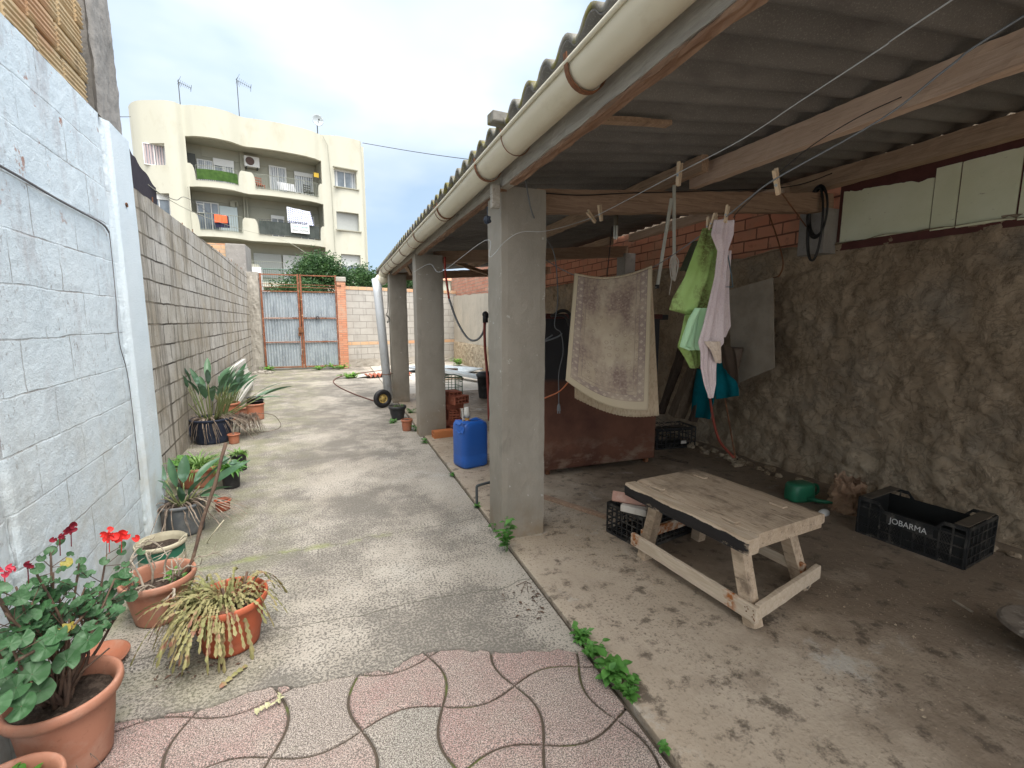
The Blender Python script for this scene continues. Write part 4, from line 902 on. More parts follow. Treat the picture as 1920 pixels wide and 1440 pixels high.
# pipes and cables on the facade
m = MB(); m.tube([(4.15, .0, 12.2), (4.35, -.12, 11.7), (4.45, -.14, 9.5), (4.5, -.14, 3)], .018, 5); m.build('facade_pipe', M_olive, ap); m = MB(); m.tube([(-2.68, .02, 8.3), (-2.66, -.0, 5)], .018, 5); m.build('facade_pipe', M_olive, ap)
m = MB(); m.tube([(-.7, 1.18, 8.1), (-.4, 1.15, 8.1), (-.4, 1.15, 7.85)], .05, 6); m.bb(-.75, -.5, 1.2, 1.35, 7.8, 8.1); m.tube([(-.08, 1.1, 6.9), (-.06, 1.1, 8.3)], .04, 6); m.tube([(.08, 1.1, 6.9), (.08, 1.1, 8.25)], .04, 6); m.build('service_pipe', M_olive, ap)
# antennas and dish on the roof
def antenna(u, y, z, h, label, rz=0, s=1):
    t = thing('tv_antenna', label, 'antenna', aw(u, y, z), ARZ+rz)
    MB().tube([(0, 0, 0), (0, 0, h)], .022, 6).build('mast', M_iron, t)
    m = MB(); m.tube([(-.05*s, 0, h-.08), (.62*s, 0, h-.25*s)], .014, 5)
    for k in range(8):
        f = k/7; c_ = Vector((lerp(0, .6, f)*s, 0, h-.1-.14*f*s)); q = (.24-.10*f)*s; m.tube([c_+Vector((0, -q, q*.3)), c_+Vector((0, q, -q*.3))], .007, 4)
    for sg in (-1, 1): m.tube([(0, 0, h-.08), (.1*s, sg*.2*s, h+.16*s)], .008, 4); m.tube([(0, 0, h-.08), (.14*s, sg*.15*s, h-.30*s)], .008, 4)
    m.tube([(.62*s, -.12, h-.12*s), (.62*s, .12, h-.4*s)], .012, 4); m.build('aerial_array', M_iron, t)
antenna(-2.6, 3.2, 11.7, 2.95, 'thin television antenna on the left end of the apartment roof', .2, .95); antenna(.35, 4.0, 11.7, 4.15, 'tall television antenna on a mast at the middle of the apartment roof', .1, 1.2)
t = thing('roof_pipe', 'small bent vent pipe loops beside the middle antenna on the roof', 'pipe', aw(.9, 3.6, 11.7), ARZ)
for k in (0, .25): MB().tube([(k, 0, 0), (k, 0, .9), (k+.1, 0, 1.05), (k+.2, 0, .95), (k+.22, 0, .8)], .025, 6).build('vent_loop', M_iron, t)
t = thing('satellite_dish', 'round satellite dish on the right part of the apartment roof', 'satellite dish', aw(4.35, 2.0, 11.7), ARZ)
t.location.z += .75; MB().tube([(0, 0, -.75), (0, 0, 1.15)], .03, 6).build('mast', M_iron, t)
m = MB(); m.grid(lambda u, v: (.34*v*math.cos(u*2*PI), -.12+.10*v*v*-1, 1.25+.34*v*math.sin(u*2*PI)), 28, 6, .012); m.build('reflector', plain('grey_dish', (.42, .47, .50), .5), t, smooth=True); MB().tube([(0, -.1, 1.0), (.02, -.42, 1.2)], .012, 5).bb(-.03, .05, -.46, -.4, 1.18, 1.26).build('feed_arm', M_iron, t)
# far roofs to the right of the block
t = thing('distant_chimney', 'small striped brick chimney seen low beyond the gutter end', 'chimney', (6.2, 44, 0))
MB().bb(-.5, .5, -.4, .4, 0, 7.25).build('chimney_stack', weathered('pink_brick_stack', (.50, .38, .33), ((3, 4, .45, .6, (.60, .55, .5), .8),), .9, scale=(.3, .3, 4)), t); MB().bb(-.6, .6, -.5, .5, 7.25, 7.35).build('chimney_cap', M_post, t)
t = thing('distant_house', 'low house with a clay tile roof glimpsed beyond the gutter end', 'house', (9.5, 46, 0))
MB().bb(-5, 5, -3, 3, 0, 5.1).build('wall', M_cream, t); MB().add([(-5.3, -3.3, 5.1), (5.3, -3.3, 5.1), (5.3, 0, 6.2), (-5.3, 0, 6.2), (-5.3, 3.3, 5.1), (5.3, 3.3, 5.1)], [(0, 1, 2, 3), (3, 2, 5, 4), (0, 3, 4), (1, 5, 2)]).build('roof', M_pier, t, uvf=lambda v: (v.x, v.y))
def antw(x, y, z, h, label):
    t = thing('tv_antenna', label, 'antenna', (x, y, z)); MB().tube([(0, 0, 0), (0, 0, h)], .03, 5).build('mast', M_iron, t)
    m = MB(); m.tube([(0, 0, h-.1), (.9, 0, h-.1)], .02, 4)
    for k in range(5): m.tube([(.2*k, -.25, h-.1), (.2*k, .25, h-.1)], .012, 4); m.tube([(.2*k, 0, h-.3), (.2*k, 0, h+.1)], .012, 4)
    m.build('aerial_array', M_iron, t)
antw(7.3, 43.5, 5.1, 2.7, 'thin antenna standing just right of the striped brick chimney'); antw(12.2, 40, 5.5, 8.2, 'antenna poking above the corrugated roof edge against the sky')
# structure behind the block wall: bare slab and yellow brick
t = thing('unfinished_wall', 'rough grey slab with a strip of yellow brick standing behind the block wall near the gate', 'wall', (-3.0, 17, 0))
a, b = AY(424, 457, 16.5), AY(461, 512, 16.5)
MB().bb(a.x-.02, b.x+.05, 16.4, 17.4, 0, a.z).build('slab', M_conc, t, world=True, bevel=.02); a2 = AY(386, 455, 16.6)
MB().bb(a2.x-.6, a.x-.02, 16.6, 17.0, 0, a2.z).build('yellow_bricks', M_obr, t, world=True, uvf=lambda v: (v.x, v.z))
t = thing('low_white_wall', 'low white rendered wall with a green railing outside the gate', 'wall', (-1.5, 19.5, 0))
a, b = AY(462, 500, 19.5), AY(489, 500, 19.5); MB().bb(a.x-.3, b.x+.0, 19.5, 19.8, 0, a.z).bb(b.x, 1.2, 19.5, 19.8, 0, 2.55).build('wall_body', M_frame, t, world=True)
m = MB(); bx_, zt_ = b.x, a.z-.05
for k in range(36): m.tube([(bx_+k*.07, 19.55, 2.55), (bx_+k*.07, 19.55, zt_)], .008, 4)
m.tube([(bx_, 19.55, zt_), (bx_+2.5, 19.55, zt_)], .02, 5); m.tube([(bx_, 19.55, 2.9), (bx_+2.5, 19.55, 2.9)], .015, 5); m.build('railing', plain('green_railing', (.07, .14, .11), .5), t, world=True)
# dark mesh roof corner behind the block wall
a, b, c_, d_ = AY(234, 268, 8.0), AY(256, 303, 9.0), AY(291, 352, 10.5), AY(234, 330, 8.0)
m = MB(); m.grid(lambda u, v: (a.lerp(b, u*2) if u < .5 else b.lerp(c_, u*2-1)).lerp(Vector((*a.lerp(c_, u).to_2d(), 2.3)), v)+Vector((0, 0, .02*math.sin(u*19)*(1-v))), 20, 8, .01)
tag(m.build('shade_cloth', plain('dark_shade_net', (.045, .04, .05), .9, .1)), 'dark shade netting showing over the top of the block wall', 'shade net')

# ---- trees beyond the gate
M_leafd = leafmat('citrus_foliage', (.035, .085, .03), (.075, .15, .045), 3, .25, .4, (.02, .05, .02)); M_bark = plain('grey_bark', (.16, .13, .10), .9)
def tree(x, y, zc, rx, rz, n, label, seed):
    r = random.Random(seed); t = thing('leafy_tree', label, 'tree', (x, y, 0)); m = MB()
    m.tube([(0, 0, 0), (.05, 0, zc*.45), (0, .05, zc)], [.11, .08, .04], 8)
    for k in range(9):
        a = k*2.4; m.tube(bez((0, 0, zc*.5), (.3*math.cos(a), .3*math.sin(a), zc*.8), (rx*.8*math.cos(a), rx*.8*math.sin(a), zc+rz*.5*math.sin(k*1.7)), 6), [.035, .03, .025, .02, .016, .012, .008], 5)
    m.build('trunk', M_bark, t); m = MB()
    cl = []
    for k in range(90):
        d = Vector((r.gauss(0, 1), r.gauss(0, 1), r.gauss(0, 1))).normalized()*(r.uniform(.45, 1)); cl.append(Vector((d.x*rx, d.y*rx*.8, zc+d.z*rz)))
    for k in range(n):
        c_ = r.choice(cl); q = .20*rx; p = c_+Vector((r.gauss(0, q), r.gauss(0, q), r.gauss(0, q*.8)))
        s_ = r.uniform(.035, .06); d = Vector((r.uniform(-1, 1), r.uniform(-1, 1), r.uniform(-.6, .8))).normalized(); sd_ = d.orthogonal().normalized(); sd_.rotate(Matrix.Rotation(r.uniform(0, 6), 3, d))
        m.add([p, p+d*s_+sd_*s_*.45, p+d*s_*2.2, p+d*s_-sd_*s_*.45], [(0, 1, 2, 3)])
    m.build('crown', M_leafd, t)
a = AY(598, 505, 19); tree(a.x+.05, 19, a.z-.2, 1.0, .60, 14000, 'bushy green tree rising behind the rusty gate in front of the apartment block', 5)
a = AY(690, 525, 20); tree(a.x, 20, a.z-.2, .85, .75, 9000, 'green tree showing above the block wall behind the downpipe', 9)
a = AY(560, 560, 17.2); tree(a.x, 17.2, a.z+.1, .9, .45, 5000, 'low light green shrub right behind the open top of the gate', 12)
a = AY(760, 525, 19); tree(a.x, 19, a.z-.2, .8, .5, 5000, 'green tree glimpsed between the two far pillars above the block wall', 15)

# ---- street cables across the sky
def cable(pts, r, label, mat=None, name='overhead_cable'): tag(MB().tube(smoothline(pts, 8), r, 5).build(name, mat or M_black, smooth=True), label, 'cable')
cable([AY(680, 268, 29.5), AY(780, 285, 26), AY(890, 300, 22), AY(1000, 310, 19)], .016, 'black overhead cable running from the apartment corner towards the shed roof')
cable([AY(225, 219, 24), AY(245, 219, 29)], .014, 'short overhead cable left of the apartment block')
cable([AY(290, 358, 10), AY(330, 375, 14), AY(352, 372, 18), AY(395, 402, 27)], .008, 'thin cable looping from the block wall up to the left balconies')
cable([AY(255, 330, 9), AY(350, 392, 13), AY(445, 428, 20), AY(530, 450, 20), AY(575, 475, 19)], .007, 'thin pale cable sagging across in front of the lower balconies', M_olive)

# ================================================================== POTTED PLANTS
def potmat(name, col, dust=(.45, .38, .30), amt=.35, rough=.55):
    return weathered(name, col, ((9, 6, .5, .7, dust, amt), (4, 4, .5, .7, tuple(c*.7 for c in col), .6), (60, 4, .6, .7, tuple(c*.6 for c in col), .4)), rough, ((50, .15, .003),), .35)
M_terra = potmat('terracotta_plastic', (.40, .15, .085)); M_terra2 = potmat('pale_terracotta_plastic', (.40, .185, .12), (.5, .4, .33)); M_terra3 = potmat('deep_orange_red_plastic', (.42, .10, .045), (.4, .25, .18), .2)
M_greyp = potmat('grey_plastic', (.11, .12, .13), (.24, .24, .23), .6); M_blackp = potmat('black_plastic', (.018, .018, .02), (.09, .085, .08), .5, .45); M_bluep = potmat('dark_blue_plastic', (.018, .026, .05), (.07, .08, .10), .4)
M_greenp = potmat('green_bucket_plastic', (.03, .16, .10), (.20, .26, .20), .5); M_creamrim = potmat('grubby_cream_rim', (.50, .46, .34), (.30, .26, .18), .7); M_anth = potmat('anthracite_plastic', (.035, .038, .042), (.12, .12, .12), .5)
M_soil = weathered('potting_soil', (.045, .032, .024), ((30, 4, .5, .65, (.12, .09, .07), .8),), .95, ((50, 1, .02),))
def potshape(par, r, h, k, mat, rim=.022, rimh=.045, band=True, soil=.75, t=.006, rings=0, matrim=None, ell=1):
    """tapered pot with a rolled rim; outer radius at the rim r, height h, foot ratio k"""
    rb = r*k; rw = r-rim*.75
    prof = [(0.001, .0), (rb*.93, 0), (rb, .006)]
    N = 14
    for i in range(1, N+1):
        f = i/N; z = lerp(.006, h-rimh, f); q = lerp(rb, rw-.004, f)
        if rings and .25 < f < .95: q += .0025*math.sin(f*rings*PI)
        prof.append((q, z))
    if not matrim:
        prof += [(rw+.002, h-rimh+.002)]
    R1 = [(rw, h-rimh), (r-rim*.25, h-rimh+.004), (r, h-rimh*.55), (r-.001, h-.006), (r-.006, h), (r-rim*.5, h-.0015), (rw-.003, h-.012)]
    inner = [(rw-.006, h-rimh), (lerp(rb, rw, soil*.6), h*.42), (lerp(rb, rw, .3), h*.3)]
    if matrim:
        MB().lathe(prof+[(rw-t, h-rimh)], n=48, ell=ell).build('pot', mat, par, smooth=True); MB().lathe(R1+inner, n=48, ell=ell).build('rim', matrim, par, smooth=True)
    else: MB().lathe(prof+R1+inner, n=56, ell=ell).build('pot', mat, par, smooth=True)
    zs = h*soil; rs = lerp(rb, rw, soil)-.004
    m = MB(); m.grid(lambda u, v: (rs*v*math.cos(u*2*PI), ell*rs*v*math.sin(u*2*PI), zs+.012*mn.noise((v*math.cos(u*6.283)*6, v*math.sin(u*6.283)*6, r*9))), 32, 8); m.build('soil', M_soil, par, smooth=True)
    return zs
def blade(m, p, az, el, L, W, droop=.3, fold=.25, twist=0, nseg=9, tip=.5, thick=0):
    """lance shaped leaf blade starting at p, heading az, rising el; width W, drooping along its length"""
    d = Vector((math.cos(az)*math.cos(el), math.sin(az)*math.cos(el), math.sin(el))); sd_ = Vector((-math.sin(az), math.cos(az), 0))
    if twist: sd_ = Matrix.Rotation(twist, 3, d) @ sd_
    pts = []; q = Vector(p); e = el
    for i in range(nseg+1):
        pts.append(q.copy()); e -= droop/nseg; hd = Vector((math.cos(az)*math.cos(e), math.sin(az)*math.cos(e), math.sin(e))); q += hd*(L/nseg)
    vs = []; fs = []
    for i, c_ in enumerate(pts):
        f = i/nseg; w_ = W*.5*max(.02, math.sin(PI*min(1, f**tip*1.0))**.8 if f < 1 else .02)
        t = (pts[min(i+1, nseg)]-pts[max(i-1, 0)]).normalized(); nn = t.cross(sd_).normalized()*-1
        if nn.z < 0: nn = -nn
        vs += [c_-sd_*w_+nn*w_*fold, c_-sd_*w_*.5+nn*w_*fold*.4, c_, c_+sd_*w_*.5+nn*w_*fold*.4, c_+sd_*w_+nn*w_*fold]
    for i in range(nseg):
        for k in range(4): fs.append((i*5+k, i*5+k+1, i*5+k+6, i*5+k+5))
    m.add(vs, fs); return pts
M_strel = leafmat('strelitzia_leaf', (.045, .11, .055), (.10, .19, .105), 5, .12, .38, (.16, .26, .20)); M_stalk = leafmat('strelitzia_stalk', (.13, .19, .07), (.20, .20, .09), 9, .05, .5)
M_dead = weathered('dry_leaves', (.25, .20, .155), ((9, 4, .42, .58, (.10, .075, .06), .85), (20, 4, .56, .7, (.42, .36, .29), .7)), .9, ((60, .4, .004),))
def strelitzia(par, z0, leaves, r0=.05):
    mb, ms_ = MB(), MB()
    for (az, el, sl_, bl, bw_, dr) in leaves:
        x, y = r0*math.cos(az)*rnd.uniform(.2, 1), r0*math.sin(az)*rnd.uniform(.2, 1)
        a = Vector((x, y, z0-.02)); d = Vector((math.cos(az)*math.cos(el), math.sin(az)*math.cos(el), math.sin(el))); b = a+d*sl_; mid = (a+b)/2+Vector((0, 0, .03*sl_))
        c_ = bez(a, mid, b, 6); ms_.tube(c_, [.0085, .008, .0075, .007, .006, .0055, .005], 6)
        blade(mb, b, az+rnd.uniform(-.2, .2), el-.05, bl, bw_, dr, .30, rnd.uniform(-.9, .9), 10, .85)
    mb.build('leaves', M_strel, par, smooth=True); ms_.build('stalks', M_stalk, par, smooth=True)
def deadmop(par, z0, r, n, seed, drop=.22, reach=.22, azr=(0, 2*PI), name='dead_leaves', w=.012):
    r_ = random.Random(seed); m = MB()
    for k in range(n):
        az = r_.uniform(*azr); q = r_.uniform(.2, .8)*r; a = Vector((q*math.cos(az), q*math.sin(az), z0)); re = r+r_.uniform(.02, reach)
        b = Vector((r*math.cos(az)*.95, r*math.sin(az)*.95, z0+r_.uniform(.03, .12))); c_ = Vector((re*math.cos(az+.2), re*math.sin(az+.2), z0-r_.uniform(.2, 1)*drop))
        P_ = bez(a, b*1.15, c_, 9); wd = r_.uniform(.4, 1)*w; sd_ = Vector((-math.sin(az), math.cos(az), r_.uniform(-.5, .5))).normalized()
        vs = []; 
        for i, p in enumerate(P_):
            f = wd*(1-.8*abs(i/9-.4)); p = p+Vector((mn.noise((k*3, i*.7, 1))*.012, mn.noise((k*3, i*.7, 5))*.012, 0)); vs += [p-sd_*f, p+Vector((0, 0, f*.5)), p+sd_*f]
        fs = []
        for i in range(9): fs += [(3*i, 3*i+1, 3*i+4, 3*i+3), (3*i+1, 3*i+2, 3*i+5, 3*i+4)]
        m.add(vs, fs)
    m.build(name, M_dead, par)
def rosette(par, z0, r0, n, L, W, el, seed, mat, name='foliage', droop=1.3, cr=.0, fold=.3):
    r_ = random.Random(seed); m = MB()
    for k in range(n):
        az = r_.uniform(0, 2*PI); q = r_.uniform(0, 1)*r0; blade(m, (q*math.cos(az), q*math.sin(az), z0), az+r_.uniform(-.5, .5), r_.uniform(*el), L*r_.uniform(.6, 1.1), W*r_.uniform(.7, 1.2), droop*r_.uniform(.6, 1.3), fold, r_.uniform(-.4, .4), 6, .8)
    m.build(name, mat, par, smooth=True)
M_spider = leafmat('spider_plant_leaf', (.10, .22, .04), (.22, .36, .10), 14, .3, .4, (.35, .45, .22)); M_fresh = leafmat('fresh_green_leaf', (.06, .19, .03), (.13, .30, .05), 10, .3, .4)
def roundleaf(m, c_, r, nrm, up=None, lobes=7, cup=.18):
    n = Vector(nrm).normalized(); a = n.orthogonal().normalized(); a = Matrix.Rotation(rnd.uniform(0, 6.28), 3, n) @ a; b = n.cross(a); K_ = 28; o = len(m.v)
    vs = [Vector(c_)]
    for ring, f in ((0, .5), (1, 1.0)):
        for k in range(K_):
            t = 2*PI*k/K_; rr_ = r*f*(1+(.06*math.sin(t*lobes) if ring else 0)+(.03*math.sin(t*lobes*3) if ring else 0))
            if abs((t+PI) % (2*PI)-PI) < .25: rr_ *= .45 if ring else .6
            vs.append(Vector(c_)+a*math.cos(t)*rr_+b*math.sin(t)*rr_+n*(cup*r*f*f+.05*r*math.sin(t*lobes)*f))
    fs = [(0, 1+k, 1+(k+1) % K_) for k in range(K_)]+[(1+k, 1+K_+k, 1+K_+(k+1) % K_, 1+(k+1) % K_) for k in range(K_)]
    m.add(vs, fs)

# 1 the big geranium
M_ger = leafmat('geranium_leaf', (.03, .085, .03), (.06, .15, .06), 9, .15, .5, (.10, .19, .10)); M_yel = leafmat('yellowing_leaf', (.35, .26, .05), (.30, .30, .08), 9, .2)
M_stem = weathered('woody_stem', (.13, .085, .06), ((14, 4, .45, .65, (.06, .04, .035), .8), (9, 4, .6, .7, (.28, .22, .16), .6)), .85, ((50, .5, .004),)); M_redp = plain('red_petals', (.70, .035, .03), .6, .3, .2); M_dred = plain('dark_red_buds', (.20, .015, .03), .7, .2)
t1 = thing('potted_geranium', 'large leafy geranium with red flowers in a terracotta pot, front left by the white wall', 'potted plant', (-.892, 1.802, 0))
zs = potshape(t1, .155, .270, .68, M_terra2, .026, .045, soil=.80)
def loc1(p): return Vector(p)-Vector((-.892, 1.802, 0))
rg = random.Random(11); sm = MB(); lm = MB(); ym = MB(); base = Vector((-.02, .01, zs))
tips = []
for (px, py, Yd) in ((95, 1040, 1.9), (150, 1045, 1.95), (60, 1060, 1.8), (30, 1100, 1.7), (200, 1040, 2.05), (235, 1060, 2.1), (250, 1085, 2.15), (10, 1150, 1.65), (60, 1130, 1.75), (110, 1110, 1.9), (160, 1100, 1.95), (205, 1110, 2.05), (20, 1210, 1.6), (70, 1180, 1.72), (130, 1160, 1.85), (180, 1160, 1.95), (-20, 1090, 1.7), (-30, 1180, 1.65), (100, 1075, 1.85), (0, 1130, 1.75), (140, 1130, 1.9), (215, 1085, 2.0), (45, 1155, 1.7)):
    tips.append(loc1(AY(px, py, Yd)))
for k, T in enumerate(tips):
    mid = base.lerp(T, .45)+Vector((rg.uniform(-.05, .05), rg.uniform(-.05, .05), -.04)); q = smoothline([base+Vector((rg.uniform(-.04, .04), rg.uniform(-.04, .04), -.02)), mid, T], 5); n_ = len(q); sm.tube(q, [lerp(.0075, .0028, i/(n_-1)) for i in range(n_)], 6)
    for j in range(rg.randint(9, 13)):
        f = rg.uniform(.60, 1.05); p = base.lerp(T, f)+Vector((rg.gauss(0, .035), rg.gauss(0, .035), rg.gauss(.008, .024))); 
        s_ = rg.choice([rg.uniform(.010, .018), rg.uniform(.014, .026)]); sm.tube([q[min(n_-1, int(f*n_*.9))], p], .0013, 4)
        roundleaf(ym if rg.random() < .02 else lm, p, s_, (rg.uniform(-.5, .7), rg.uniform(-1.0, .1), rg.uniform(.5, 1.2)))
for (px, py, Yd, r) in ((60, 1265, 1.62, .040), (165, 1200, 1.75, .042), (85, 1215, 1.66, .036), (125, 1240, 1.70, .034), (30, 1290, 1.58, .034), (40, 1325, 1.55, .036), (75, 1296, 1.62, .034), (105, 1190, 1.68, .030), (5, 1255, 1.56, .030), (-15, 1320, 1.52, .04)):
    p = loc1(AY(px, py, Yd)); roundleaf(lm, p, r, (rg.uniform(-.2, .5), rg.uniform(-.9, -.5), rg.uniform(.7, 1.1)), cup=.12); sm.tube(bez(base, base.lerp(p, .5)+Vector((0, 0, .05)), p, 5), .002, 5)
for (px, py, Yd) in ((125, 1055, 1.85), (120, 1180, 1.7)): roundleaf(ym, loc1(AY(px, py, Yd)), .016, (.3, -.8, .8))
for q in (((190, 1115, 2.0), (130, 1180, 1.8), (30, 1240, 1.6)), ((205, 1130, 2.05), (195, 1180, 1.95), (160, 1215, 1.85)), ((-10, 1215, 1.6), (20, 1255, 1.65), (100, 1290, 1.75))):
    w_ = [loc1(AY(*p)) for p in q]; sm.tube(smoothline(w_, 6), .0048, 6)
sm.tube([loc1(AY(150, 1262, 1.82)), loc1(AY(205, 1215, 1.9))], .003, 5)
lm.build('leaves', M_ger, t1); ym.build('yellow_leaves', M_yel, t1); sm.build('stems', M_stem, t1, smooth=True)
def flower(px, py, Yd, s, mat, n=5, name='flower'):
    c_ = loc1(AY(px, py, Yd)); m = MB()
    for k in range(n):
        roundleaf(m, c_+Vector((rg.gauss(0, s*.75), rg.gauss(0, s*.4), rg.gauss(0, s*.5))), s*rg.uniform(.6, .9), (rg.uniform(-.5, .8), -1, rg.uniform(-.2, .6)), lobes=3, cup=.3)
    m.tube([c_, c_+Vector((-.01, .01, -.07))], .0015, 4); m.build(name, mat, t1)
flower(205, 1003, 2.05, .017, M_redp, 6); flower(228, 1004, 2.05, .019, M_redp, 8); flower(133, 990, 1.95, .013, M_dred, 9); flower(112, 1007, 1.93, .010, M_dred, 7); flower(8, 1070, 1.7, .014, plain('pink_petals', (.62, .06, .10), .6), 6); flower(52, 1060, 1.8, .011, M_dred, 5)
rt = MB()
for k in range(16):
    a = Vector((rnd.uniform(-.06, .13), rnd.uniform(-.2, -.09), rnd.uniform(0, .14))); pts = [a]
    for j in range(5): pts.append(pts[-1]+Vector((rnd.uniform(-.01, .035), rnd.uniform(-.02, .012), rnd.uniform(-.04, .012))))
    pts = [Vector((p.x, p.y, max(.004, p.z))) for p in pts]; rt.tube(pts, .0011, 4)
rt.build('dry_roots', M_dead, t1)
# 2 small pot in the corner
t = thing('potted_seedling', 'small pale terracotta pot with bright green sprouts in the near left corner', 'potted plant', (-.90, 1.503, 0))
z_ = potshape(t, .128, .20, .7, M_terra2, .022, .034, soil=.8); m = MB()
for k in range(60):
    a = rnd.uniform(0, 6.28); q = rnd.uniform(0, .085); roundleaf(m, (q*math.cos(a), q*math.sin(a), z_+rnd.uniform(.015, .05)), rnd.uniform(.009, .017), (rnd.uniform(-.4, .4), rnd.uniform(-.6, .2), 1), lobes=1)
m.build('sprouts', M_fresh, t)
# 3 withered forest cactus
t3 = thing('potted_forest_cactus', 'drooping yellowish forest cactus in a deep orange plastic pot on the path', 'potted plant', (-.51, 2.271, 0))
potshape(t3, .160, .235, .70, M_terra3, .016, .040, soil=.70, rings=13)
M_cac = leafmat('withered_cactus_pad', (.21, .22, .085), (.34, .29, .14), 9, .12, .6, (.27, .13, .085)); M_cac2 = leafmat('purplish_cactus_tip', (.30, .10, .10), (.26, .20, .10), 14, .1, .6)
r_ = random.Random(21); cm = MB(); ct = cm
def padchain(P0, az, up, out, drop, nseg, s, m, m2):
    a = Vector(P0); b = a+Vector((math.cos(az)*out*.55, math.sin(az)*out*.55, up)); c_ = a+Vector((math.cos(az)*out, math.sin(az)*out, -drop)); pts = bez(a, b, c_, nseg)
    sd_ = Vector((-math.sin(az), math.cos(az), 0)); sd_ = (Matrix.Rotation(r_.uniform(-1.2, 1.2), 3, (pts[1]-pts[0]).normalized()) @ sd_)
    for i in range(nseg):
        p, q = pts[i], pts[i+1]; d = q-p; l_ = d.length; d.normalize(); s2 = (sd_-d*sd_.dot(d)).normalized(); n_ = d.cross(s2); w_ = s*r_.uniform(.75, 1.1); e = .05*l_
        mm = m2 if i >= nseg-1 and r_.random() < .5 else m
        mm.add([p-d*e, p+d*l_*.3+s2*w_*.75, p+d*l_*.45+s2*w_*.6, p+d*l_*.8+s2*w_, q+d*e, p+d*l_*.8-s2*w_, p+d*l_*.45-s2*w_*.6, p+d*l_*.3-s2*w_*.75, p+d*l_*.5+n_*w_*.25, p+d*l_*.5-n_*w_*.25],
               [(0, 1, 8), (1, 2, 8), (2, 3, 8), (3, 4, 8), (4, 5, 8), (5, 6, 8), (6, 7, 8), (7, 0, 8), (1, 0, 9), (2, 1, 9), (3, 2, 9), (4, 3, 9), (5, 4, 9), (6, 5, 9), (7, 6, 9), (0, 7, 9)])
for k in range(230):
    az = r_.choice([r_.uniform(2.0, 4.4), r_.uniform(2.4, 4.9), r_.uniform(0, 6.28)]); q = r_.uniform(0, .10); P_ = (q*math.cos(az)-.01, q*math.sin(az), .165+r_.uniform(0, .05)); ou = r_.uniform(.05, .26)-.06*(math.cos(az) > .3)
    padchain(P_, az+r_.uniform(-.4, .4), r_.uniform(.06, .19), ou, r_.uniform(-.10, .10) if ou < .15 else r_.uniform(-.02, .13), r_.randint(6, 9), r_.uniform(.006, .0105), cm, ct)
for az, ou, dr in ((5.3, .16, .19), (5.35, .15, .17), (4.7, .165, .15), (4.75, .175, .19), (4.65, .17, .185), (4.9, .17, .12), (3.9, .22, .16), (4.0, .2, .18), (3.6, .26, .14), (3.3, .26, .12), (3.0, .27, .11), (.5, .20, .04), (.45, .22, .06), (.6, .18, .03), (5.9, .17, .11), (5.8, .17, .07)):
    padchain((.03*math.cos(az), .03*math.sin(az), .19), az, .22 if dr < .1 else .15, ou, dr, 10, .010, cm, ct)
cm.build('flat_stems', M_cac, t3); pass
m = MB(); m.tube([(.02, 0, .15), (.06, .03, .25), (.075, .04, .31)], [.008, .007, .006], 6); m.tube([(.05, .02, .18), (.12, .07, .29)], .005, 6); m.tube([(0, 0, .15), (-.02, 0, .27)], .006, 6); m.build('woody_stems', M_stem, t3, smooth=True)
fm2 = MB(); padchain((-.25, -.30, .012), .9, .01, .13, .0, 5, .012, fm2, fm2)
tag(fm2.build('cactus_fragment', M_cac, xf=Matrix.Translation((-.25, 2.27, 0))), 'fallen yellowish cactus piece lying on the cement in front of the orange pot', 'plant debris')
fm3 = MB()
for q in ((-.30, 1.80, .6), (-.27, 1.80, 1.6), (-.30, 1.81, 3.6)): padchain((q[0], q[1], .014), q[2], .004, .055, .0, 3, .013, fm3, fm3)
tag(fm3.build('fallen_sprig', leafmat('pale_leaf', (.42, .42, .24), (.5, .48, .3), 20, .1)), 'pale fallen sprig lying on the curved paving stones', 'plant debris')
# 4 pot of bare branches
t4 = thing('potted_bare_shrub', 'pale terracotta pot holding bare twisted branches, between the geranium and the green bucket', 'potted plant', (-.877, 2.622, 0))
zs = potshape(t4, .158, .222, .68, M_terra2, .022, .045, soil=.66); m = MB()
M_bare = weathered('bleached_branch', (.36, .32, .26), ((14, 4, .45, .65, (.20, .16, .12), .8),), .9, ((60, .6, .004),))
def twig(m, p, d, L, r, depth):
    pts = [Vector(p)]; d = Vector(d).normalized()
    for i in range(5): d = (d+Vector((rnd.gauss(0, .28), rnd.gauss(0, .28), rnd.gauss(.02, .2)))).normalized(); pts.append(pts[-1]+d*L/5)
    m.tube(pts, [lerp(r, r*.55, i/5) for i in range(6)], 6)
    if depth:
        for k in range(2): twig(m, pts[rnd.randint(2, 5)], d+Vector((rnd.gauss(0, .7), rnd.gauss(0, .7), rnd.gauss(0, .4))), L*.62, r*.6, depth-1)
for k in range(9):
    a = k*.8; twig(m, (.06*math.cos(a), .06*math.sin(a), zs), (.55*math.cos(a), .55*math.sin(a), .9), .17, .0065, 2)
twig(m, (.07, -.10, .19), (.5, -.8, .15), .12, .006, 2); twig(m, (.09, -.12, .17), (.2, -.6, -1), .10, .0045, 1)
m.build('branches', M_bare, t4, smooth=True); m = MB()
for k in range(26):
    a = rnd.uniform(-1.2, 1.6); q = rnd.uniform(.02, .10); roundleaf(m, (q*math.cos(a)+.02, q*math.sin(a), zs+rnd.uniform(.01, .07)), rnd.uniform(.007, .014), (rnd.uniform(-.4, .4), -.5, 1), lobes=3)
m.build('small_leaves', M_fresh, t4)
# saucer behind the geranium
t = thing('pot_saucer', 'shallow terracotta tray on the ground between the geranium and the pot of bare branches', 'saucer', (-1.03, 2.32, 0)); MB().lathe([(.001, .004), (.09, .004), (.115, .03), (.12, .03), (.098, 0), (.001, 0)], n=40).build('tray', M_terra, t, smooth=True)
